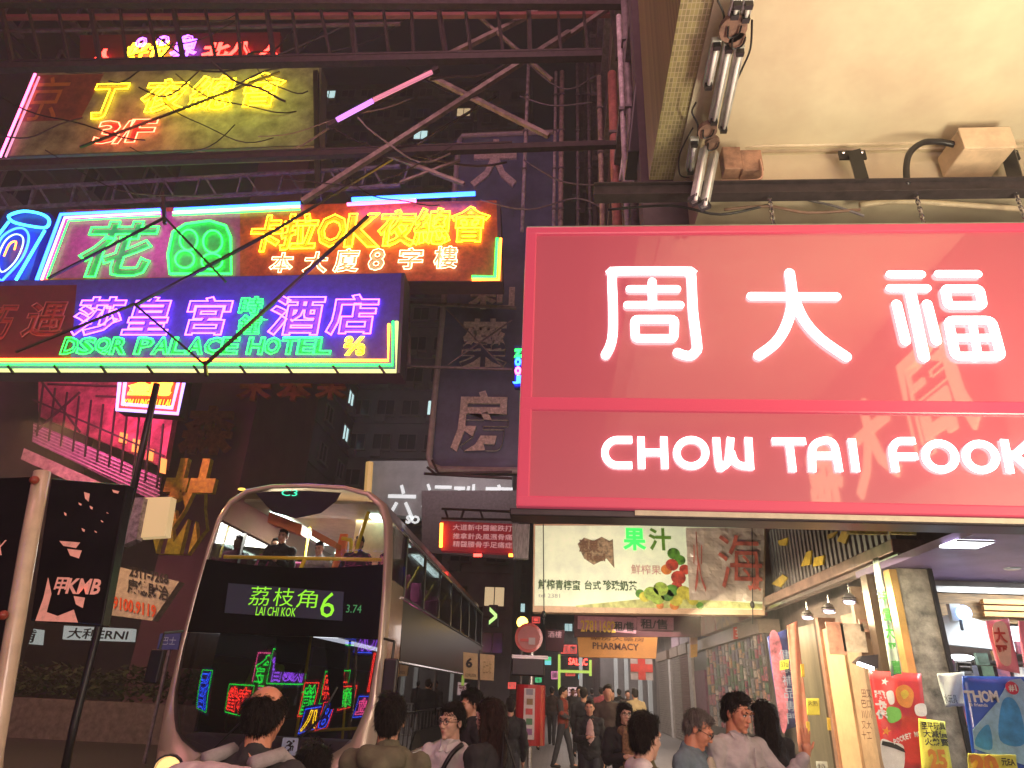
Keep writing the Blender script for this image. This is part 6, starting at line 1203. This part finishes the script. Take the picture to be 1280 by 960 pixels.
        MB().tube([Hd(-.020, -.086, -.061), Hd(0, -.092, -.0645), Hd(.020, -.086, -.061)], [.001, .004*k, .001], 8).build('lower_lip', LIP, t, local=True, smooth=True)
    if glasses:
        gm = MB()
        for s in (-1, 1):
            gm.tube([Hd(s*.033+.024*math.cos(a*math.pi/7), -.100, .003+.017*math.sin(a*math.pi/7)) for a in range(14)], .0021*k, 5, True); gm.tube([Hd(s*.057, -.099, .008), Hd(s*.078, -.03, .008), Hd(s*.080, .02, .004)], .0019*k, 5)
        gm.tube([Hd(-.010, -.102, .008), Hd(.010, -.102, .008)], .002*k, 5); gm.build('glasses', BLACK, t, local=True)
    # hair
    h = MB()
    if style == 'short':
        hell(h, (0, .030, .050), (.082, .094, .078)); hell(h, (0, .062, .0), (.070, .058, .075)); hell(h, (0, -.045, .098), (.058, .040, .022)); hell(h, (.066, .022, .030), (.016, .034, .040), 10); hell(h, (-.066, .022, .030), (.016, .034, .040), 10); hell(h, (.02, .01, .118), (.05, .06, .022), 10)
    elif style == 'crop':
        hell(h, (0, .030, .047), (.079, .090, .076)); hell(h, (0, .058, .0), (.068, .055, .070)); hell(h, (0, -.035, .092), (.052, .040, .022)); hell(h, (.066, .022, .025), (.014, .030, .036), 10); hell(h, (-.066, .022, .025), (.014, .030, .036), 10)
    elif style == 'bald':
        hell(h, (0, .060, .0), (.074, .058, .066)); hell(h, (.060, .040, .028), (.024, .052, .042), 12); hell(h, (-.060, .040, .028), (.024, .052, .042), 12); hell(h, (0, .080, .030), (.060, .036, .050), 12); hell(h, (.052, .000, .040), (.026, .040, .036), 12); hell(h, (-.052, .000, .040), (.026, .040, .036), 12)
    elif style in ('long', 'bob'):
        L = -.26 if style == 'long' else -.13
        hell(h, (0, .026, .048), (.088, .100, .084)); hell(h, (0, .060, -.01), (.086, .062, .10)); 
        for s in (-1, 1): hcap(h, (s*.070, .01, .03), (s*.084, .015, -.09), .024, .028); hcap(h, (s*.080, .02, -.08), (s*.080, .02, L), .028, .024)
        hcap(h, (0, .075, 0), (0, .085, L+.02), .066, .055); hcap(h, (-.04, .06, -.1), (-.045, .07, L), .04, .035); hcap(h, (.04, .06, -.1), (.045, .07, L), .04, .035)
        hcap(h, (-.05, -.062, .075), (.0, -.070, .098), .018, .02); hcap(h, (.052, -.06, .072), (.0, -.070, .098), .018, .02)
    if h.v: organic(h, 'hair', hair, t, .007 if y < 8 else .012, 2, fold=.010, seed=y)
    if style == 'bald':
        pass
    if collar:
        c_ = MB()
        for s in (-1, 1): c_.add([V(0, -.085, 1.405), V(s*.03, -.098, 1.395), V(s*.078, -.045, 1.425), V(s*.075, .0, 1.47), V(s*.055, -.04, 1.478), V(s*.02, -.075, 1.44)], [(0, 1, 2, 3, 4, 5)])
        co = c_.build('collar', collar, t, local=True); so = co.modifiers.new('thickness', 'SOLIDIFY'); so.thickness = .006
        MB().tube([V(0, -.127*g+.001, 1.38), V(0, -.135*g, 1.0)], .004*k, 5).build('button_placket', collar, t, local=True)
    return t, V, Hd
def strap(t, V, pts, m, r=.016, nm='strap'):
    MB().tube(smoothpath([V(*p) for p in pts], 5), r, 6).build(nm, m, t, local=True, smooth=True)

WSHIRT = cloth('white_shirt', (.62, .58, .58), .08); GSHIRT = cloth('pale_grey_shirt', (.42, .39, .40), .1); TEAL = cloth('slate_blue_shirt', (.13, .19, .23)); OLIVE = cloth('olive_jacket', (.10, .09, .035)); KH = cloth('khaki_hood_jacket', (.12, .11, .07)); BJ = cloth('black_jacket', (.018, .017, .02)); BRJ = cloth('brown_black_jacket', (.05, .03, .025)); REDV = cloth('rust_vest', (.24, .035, .02)); DJ = cloth('charcoal_jacket', (.04, .038, .042)); BEI = cloth('beige_shirt', (.42, .38, .30))
def pz(px, Y, py=880): return P(px, py, 1, Y)
# the man in front with thinning hair, back of head
x = pz(334, 2.9).x; HT = (P(334, 851, 1, 2.9).z-0)/1.012
t, V, Hd = person('man with thinning hair seen from behind, wearing a pale pink backpack', x, 2.9, HT, 160, 22, 4, SK3, HB, 'bald', cloth('dark_charcoal_jacket', (.03, .028, .03)), z0=0, vox=.006)
b = MB(); b.cap(V(-.07, .20, 1.25), V(.07, .20, 1.25), .10, .10); b.cap(V(-.08, .20, 1.0), V(.08, .20, 1.0), .11, .11); o = organic(b, 'jacket_hood', cloth('dark_hood', (.02, .02, .022)), t, .012, 3, .02)
bp_ = thing('backpack', 'pale pink and grey backpack worn on the back of the man with thinning hair', 'backpack', (x-.04, 2.72, 1.10)); ang = math.radians(160)
b = MB(); b.cap(V(-.16, .25, 1.33), V(.10, .25, 1.33), .10, .10); b.cap(V(-.15, .25, 1.0), V(.15, .25, 1.0), .13, .13)
Rz = Matrix.Rotation(ang, 3, 'Z'); b.v = [tuple(Rz @ Vector(v) + Vector((x, 2.9, 0)) - Vector((x-.04, 2.72, 1.10))) for v in b.v]
organic(b, 'pack', cloth('pale_pink_nylon', (.62, .48, .50), .1), bp_, .012, 3, .02)
for s in (-1, 1):
    q = MB().tube([Rz @ V(*p)+Vector((x, 2.9, 0))-Vector((x-.04, 2.72, 1.10)) for p in [(s*.12, .16, 1.43), (s*.13, .02, 1.455), (s*.14, -.10, 1.38), (s*.15, -.14, 1.2)]], .028, 8); q.build('shoulder_strap', cloth('grey_webbing', (.30, .27, .27)), bp_, local=True, smooth=True)
# dark head low between the two men
x = pz(402, 3.1).x; HT = (P(402, 928, 1, 3.1).z-0)/1.012
person('black-haired person in black, low in front of the bus windscreen', x, 3.1, HT, 175, 0, 10, SK1, HB, 'short', BJ, z0=0, shoulder=1.2)
x = pz(490, 3.8).x; HT = (P(490, 866, 1, 3.8).z-0)/1.012
t, V, Hd = person('dark-haired person seen from behind in khaki hooded jacket with orange trim', x, 3.8, HT, 178, 6, 0, SK1, HB, 'short', KH, z0=0)
b = MB(); b.cap(V(-.07, .10, 1.40), V(.07, .10, 1.40), .065, .065); b.cap(V(0, .13, 1.36), V(0, .15, 1.28), .07, .05); organic(b, 'hood', KH, t, .012, 3, .02)
strap(t, V, [(-.13, .12, 1.36), (-.14, .155, 1.2), (-.14, .14, 1.0)], mat('orange_piping', (.6, .2, .05), .6), .012, 'piping')
x = pz(566, 5.0).x; HT = (P(566, 878, 1, 5.0).z-0)/1.012
t, V, Hd = person('young man with black glasses in a white shirt with black strap', x, 5.0, HT, -22, -12, 0, SK2, HB, 'short', WSHIRT, glasses=True, collar=WSHIRT, z0=.0, vox=.006)
strap(t, V, [(.12, -.03, 1.45), (.08, -.12, 1.38), (0, -.150, 1.22), (-.10, -.145, 1.05), (-.16, -.08, .95)], BLACK)
x = pz(590, 6.5).x; HT = (P(590, 861, 1, 6.5).z-0)/1.012
person('young man glancing down behind the man in the white shirt', x, 6.5, HT, -60, 0, 8, SK1, HB, 'short', BJ, z0=0)
x = pz(613, 4.7).x; HT = (P(613, 871, 1, 4.7).z-0)/1.012
t, V, Hd = person('woman in black with long dark hair, seen from the side facing the man in white', x, 4.7, HT, -115, -8, 0, SK2, HBR, 'long', BJ, z0=0, arms=('bag', 'down'))
t = thing('handbag', 'black handbag with metal ring hanging at the long-haired woman’s side', 'handbag', (x+.16, 4.62, .98)); MB().box(x+.08, x+.24, 4.50, 4.62, .92, 1.18).build('bag_body', mat('black_leather', (.02, .02, .02), .3), t, bevel=.02); MB().tube([(x+.12+.02*math.cos(a*math.pi/5), 4.49, 1.2+.02*math.sin(a*math.pi/5)) for a in range(10)], .004, 5, True).build('ring', CHROME, t); MB().tube([(x+.10, 4.56, 1.18), (x+.10, 4.60, 1.42), (x+.2, 4.56, 1.18)], .008, 6).build('strap', BLACK, t)
x = pz(638, 9.5).x; HT = (P(638, 872, 1, 9.5).z-0.12)/1.012
person('dark-suited man with pale collar seen from behind, left of the red bus stop post', x, 9.5, HT, 190, 0, 0, SK1, HB, 'short', BJ, collar=None, z0=.12)
x = pz(805, 4.0).x; HT = (P(805, 890, 1, 4.0).z-0)/1.012
t, V, Hd = person('young man in olive jacket turning his head away, centre foreground', x, 4.0, HT, 115, 25, 4, SK2, HB, 'short', OLIVE, z0=0, vox=.006)
b = MB(); b.cap(V(-.05, .05, 1.43), V(.05, .05, 1.43), .055, .055); organic(b, 'collar', WSHIRT, t, .012)
x = pz(781, 7.5).x; HT = (P(781, 877, 1, 7.5).z-0.12)/1.012
t, V, Hd = person('woman with glasses, long black hair and brown scarf walking towards us', x, 7.5, HT, 4, 4, 0, SK2, HB, 'long', BJ, glasses=True, arms=('front', 'down'), vox=.0065)
b = MB(); b.cap(V(-.05, -.05, 1.41), V(.05, -.05, 1.41), .05, .05); b.cap(V(-.02, -.11, 1.39), V(-.03, -.15, 1.08), .038, .03); b.cap(V(.03, -.11, 1.39), V(.03, -.15, 1.15), .038, .03); organic(b, 'scarf', cloth('tan_scarf', (.30, .17, .09), .4, scale=30), t, .011, 2, .015)
x = pz(737, 10.5).x; HT = (P(737, 874, 1, 10.5).z-0.12)/1.012
t, V, Hd = person('man in open black jacket over a pinkish shirt walking towards us on the pavement', x, 10.5, HT, 0, -5, 0, SK1, HB, 'short', BJ, arms=('front', 'down'), vox=.009)
b = MB(); b.ell(V(0, -.098, 1.2), (.062, .035, .20)); organic(b, 'inner_shirt', cloth('rose_grey_shirt', (.48, .30, .28), .1), t, .012, 3, .01)
x = pz(704, 17).x; HT = (P(704, 858, 1, 17).z-0.12)/1.012
t, V, Hd = person('person in a rust red vest standing on the pavement, turned to the side', x, 17, HT, 70, 20, 6, SK1, HB, 'short', REDV, arms=('reach', 'down'), vox=.012, walk=.2)
b = MB()
for s, (e, w) in zip((-1, 1), (((-.24, -.05, 1.12), (-.16, -.26, 1.02)), ((.23, .03, 1.10), (.23, -.05, .87)))): b.cap(V(s*.19, .01, 1.37), V(*e), .07, .06); b.cap(V(*e), V(*w), .06, .045)
organic(b, 'sleeves', DJ, t, .014)
# two men at right
x = pz(864, 4.8).x; HT = (P(864, 883, 1, 4.8).z-0.06)/1.012
t, V, Hd = person('grey-haired man with glasses in slate blue jacket, looking down beside the raised hand', x, 4.8, HT, 55, 18, 28, SK3, HG, 'crop', TEAL, glasses=True, z0=.06, girth=1.12, vox=.006, arms=('front', 'front'))
b = MB(); b.ell(V(0, -.112, 1.2), (.075, .040, .20)); organic(b, 'inner_shirt', BEI, t, .012, 3, .012)
x = pz(918, 5.0).x; HT = (P(918, 865, 1, 5.0).z-0.08)/1.012
t, V, Hd = person('black-haired man in pale grey collared shirt raising one open hand', x, 5.0, HT, 32, 8, 12, SK3, HB, 'short', GSHIRT, arms=('front', 'raised'), collar=GSHIRT, z0=.08, girth=1.15, vox=.0055, shoulder=1.08)
MB().add([V(.06, -.142, 1.27), V(.13, -.128, 1.27), V(.13, -.132, 1.235), V(.095, -.142, 1.225), V(.06, -.146, 1.235)], [(0, 1, 2, 3, 4)]).build('pocket_flap', cloth('shirt_flap', (.30, .28, .29)), t, local=True)
x = pz(953, 5.7).x; HT = (P(953, 874, 1, 5.7).z-0.1)/1.012
person('woman with long black hair almost hidden behind the man raising his hand', x, 5.7, HT, 205, 0, 0, SK1, HB, 'long', BJ, z0=.1)
# walkers further away
fw = [(676, 30, 1.7, 175, BJ, 'tiny dark walker far off left of the lime frame'), (716, 28, 1.66, 20, BRJ, 'brown walker far off right of the lime frame post'), (740, 30, 1.7, 185, DJ, 'charcoal walker far off below the green strip sign'), (774, 26, 1.7, 190, BJ, 'dark walker far off below the cross sign'), (785, 22, 1.65, 10, BRJ, 'brown walker beside the closed shutters'), (730, 14, 1.62, 165, BJ, 'walker in black close behind the open black jacket man'), (760, 12, 1.66, 8, BRJ, 'brown-clad walker just left of the woman with the scarf'), (648, 19, 1.7, 180, BJ, 'dark figure far off just left of the bus stop post'), (668, 22, 1.7, 10, DJ, 'charcoal-clad walker far off behind the bus stop post'), (690, 24, 1.66, 170, BRJ, 'brown-clad walker far behind the person in the rust vest'), (724, 20, 1.68, 5, DJ, 'dark-clad walker between the rust vest and the open black jacket'),
      (752, 22, 1.7, 185, cloth('dusty_red_top', (.35, .06, .07)), 'walker in dusty red far down the pavement'), (765, 18, 1.62, 20, BJ, 'short dark walker behind the woman with the scarf'), (794, 17, 1.66, 190, cloth('tan_coat', (.4, .3, .16)), 'walker in a tan coat near the shutters')]
for px, Y, h_, fc_, c_, lab in fw: person(lab, P(px, 880, 1, Y).x, Y, h_, fc_, 0, 0, SK1, HB, 'short', c_, vox=.02, walk=.2)
# people in the bus
person('passenger in black sitting at the front of the upper deck, left of the middle', BX-.55, BY+.78, 1.55, 5, 0, 0, SK2, HB, 'short', BJ, sit=True, z0=2.16, vox=.01, arms=('reach', 'front'))
person('passenger in pale top sitting in the middle of the upper deck', BX-.02, BY+.95, 1.45, 0, 0, 12, SK2, HB, 'short', cloth('pale_top', (.6, .58, .6)), sit=True, z0=2.12, vox=.01, arms=('reach', 'reach'))
person('passenger in black sitting behind the yellow rail at the right of the upper deck', BX+.62, BY+.8, 1.5, -6, 0, 0, SK1, HB, 'short', DJ, sit=True, z0=2.14, vox=.01, arms=('reach', 'reach'))
person('passenger in pink at the far right window of the upper deck', BX+1.0, BY+.9, 1.4, 0, 0, 0, SK2, HB, 'bob', cloth('pink_top', (.7, .25, .3)), sit=True, z0=2.02, vox=.012, arms=('reach', 'reach'))
person('passenger in a plum jumper seated behind the first row, upper deck left', BX-.95, BY+1.5, 1.6, 8, 0, 0, SK1, HB, 'short', cloth('plum_jumper', (.28, .04, .12)), sit=True, z0=2.12, vox=.012, arms=('reach', 'reach'))
person('bus driver in a lime vest behind the lower windscreen', BX-.55, BY+1.1, 1.6, 0, 0, 0, SK1, HB, 'short', cloth('lime_vest', (.35, .6, .05)), sit=True, z0=.50, vox=.012, arms=('reach', 'reach'))
def isH_(o): return o.name.startswith('hair')
# bake the remeshed skins
bpy.context.view_layer.update()
dg = bpy.context.evaluated_depsgraph_get()
for o, fold, seed in PEND:
    me = bpy.data.meshes.new_from_object(o.evaluated_get(dg)); old = o.data; o.modifiers.clear(); o.data = me
    if fold:
        n_ = len(me.vertices); co = [0]*(n_*3); no = [0]*(n_*3); me.vertices.foreach_get('co', co); me.vertices.foreach_get('normal', no)
        isH = o.name.startswith('hair')
        for i in range(n_):
            x_, y_, z_ = co[3*i:3*i+3]
            if isH: v = .5*noise.noise(Vector((x_*60+seed, y_*60, z_*14)))+.4*noise.noise(Vector((x_*25, y_*25+seed, z_*20)))
            else: v = .6*noise.noise(Vector((x_*9+z_*3+seed, y_*9, z_*11-x_*5)))+.4*abs(noise.noise(Vector((x_*20+z_*9, y_*20+seed, z_*16))))
            for c in range(3): co[3*i+c] += no[3*i+c]*v*fold
        me.vertices.foreach_set('co', co)
    if isH_(o) and o.parent.location.y < 8.2:
        rr = random.Random(int(o.parent.location.x*1000)); ps = [(p.center.copy(), p.normal.copy()) for p in me.polygons]; vs = [tuple(v.co) for v in me.vertices]; fs = [tuple(p.vertices) for p in me.polygons]
        zt_ = max(v[2] for v in vs); cx_ = sum(v[0] for v in vs)/len(vs); cy_ = sum(v[1] for v in vs)/len(vs); crown = Vector((cx_, cy_+.02, zt_))
        for _ in range(4200):
            c, nn = rr.choice(ps); w_ = (c-crown); w_.z = min(w_.z, 0)*1.2-.02
            t_ = (w_-nn*w_.dot(nn)); t_ = t_.normalized() if t_.length > 1e-5 else Vector((0, 0, -1)); t_ = (t_+.35*Vector((rr.uniform(-1, 1), rr.uniform(-1, 1), rr.uniform(-1, 1)))).normalized()
            if c.y < cy_-.045 and abs(c.x-cx_) < .07: t_ = (t_*.2+Vector((rr.uniform(-.6, .6), .5, .3))); t_ = (t_-nn*t_.dot(nn)).normalized()
            sd = t_.cross(nn).normalized()*rr.uniform(.0012, .0024); L_ = rr.uniform(.018, .042); k0 = len(vs)
            b0 = c-nn*.002; b1 = c+t_*L_*.6+nn*rr.uniform(.003, .007); b2 = c+t_*L_+nn*rr.uniform(-.001, .007)
            vs += [tuple(b0-sd), tuple(b0+sd), tuple(b1+sd*.8), tuple(b1-sd*.8), tuple(b2)]; fs += [(k0, k0+1, k0+2, k0+3), (k0+3, k0+2, k0+4)]
        m2 = bpy.data.meshes.new('hair'); m2.from_pydata(vs, [], fs); m2.materials.append(me.materials[0]); o.data = m2; me = m2
    me.polygons.foreach_set('use_smooth', [True]*len(me.polygons)); me.update(); me.name = old.name; 

# ================================================================== SMALL GOODS AND NOTICES
gr_ = random.Random(21)
for i in range(12):
    x0 = 1100+gr_.random()*40 if i < 6 else 1180+gr_.random()*95; y0 = (786 if i < 6 else 800)+gr_.random()*(40 if i < 6 else 30); Y_ = 10.55 if i < 6 else 9.55; w_ = gr_.uniform(9, 15); h_ = gr_.uniform(11, 18)
    A = P(x0, y0+h_, 1, Y_); B = P(x0+w_, y0, 1, Y_)
    o = MB().box(A.x, B.x, Y_, Y_+.05, A.z, B.z).box(A.x+.02, B.x-.02, Y_-.006, Y_-.001, A.z+.03, B.z-.05).build('packet', [gr_.choice(pm)], nb if i < 6 else ts)

# ------------------------------------------------------------------ haze added to lift the blacks and spread the neon glow
hzb = MB().box(-60, 30, -40, 160, -1, 62); hm = bpy.data.materials.new('added_haze'); hm.use_nodes = True; hn = hm.node_tree; hn.nodes.remove(hn.nodes['Principled BSDF'])
pv = hn.nodes.new('ShaderNodeVolumePrincipled'); pv.inputs['Color'].default_value = (.9, .88, .88, 1); pv.inputs['Density'].default_value = .0048; pv.inputs['Anisotropy'].default_value = .3
hn.links.new(pv.outputs[0], hn.nodes['Material Output'].inputs['Volume']); tag(hzb.build('haze', hm), 'thin added haze lifting the blacks of the neon street', 'haze', kind='stuff')
S.cycles.volume_bounces = 0
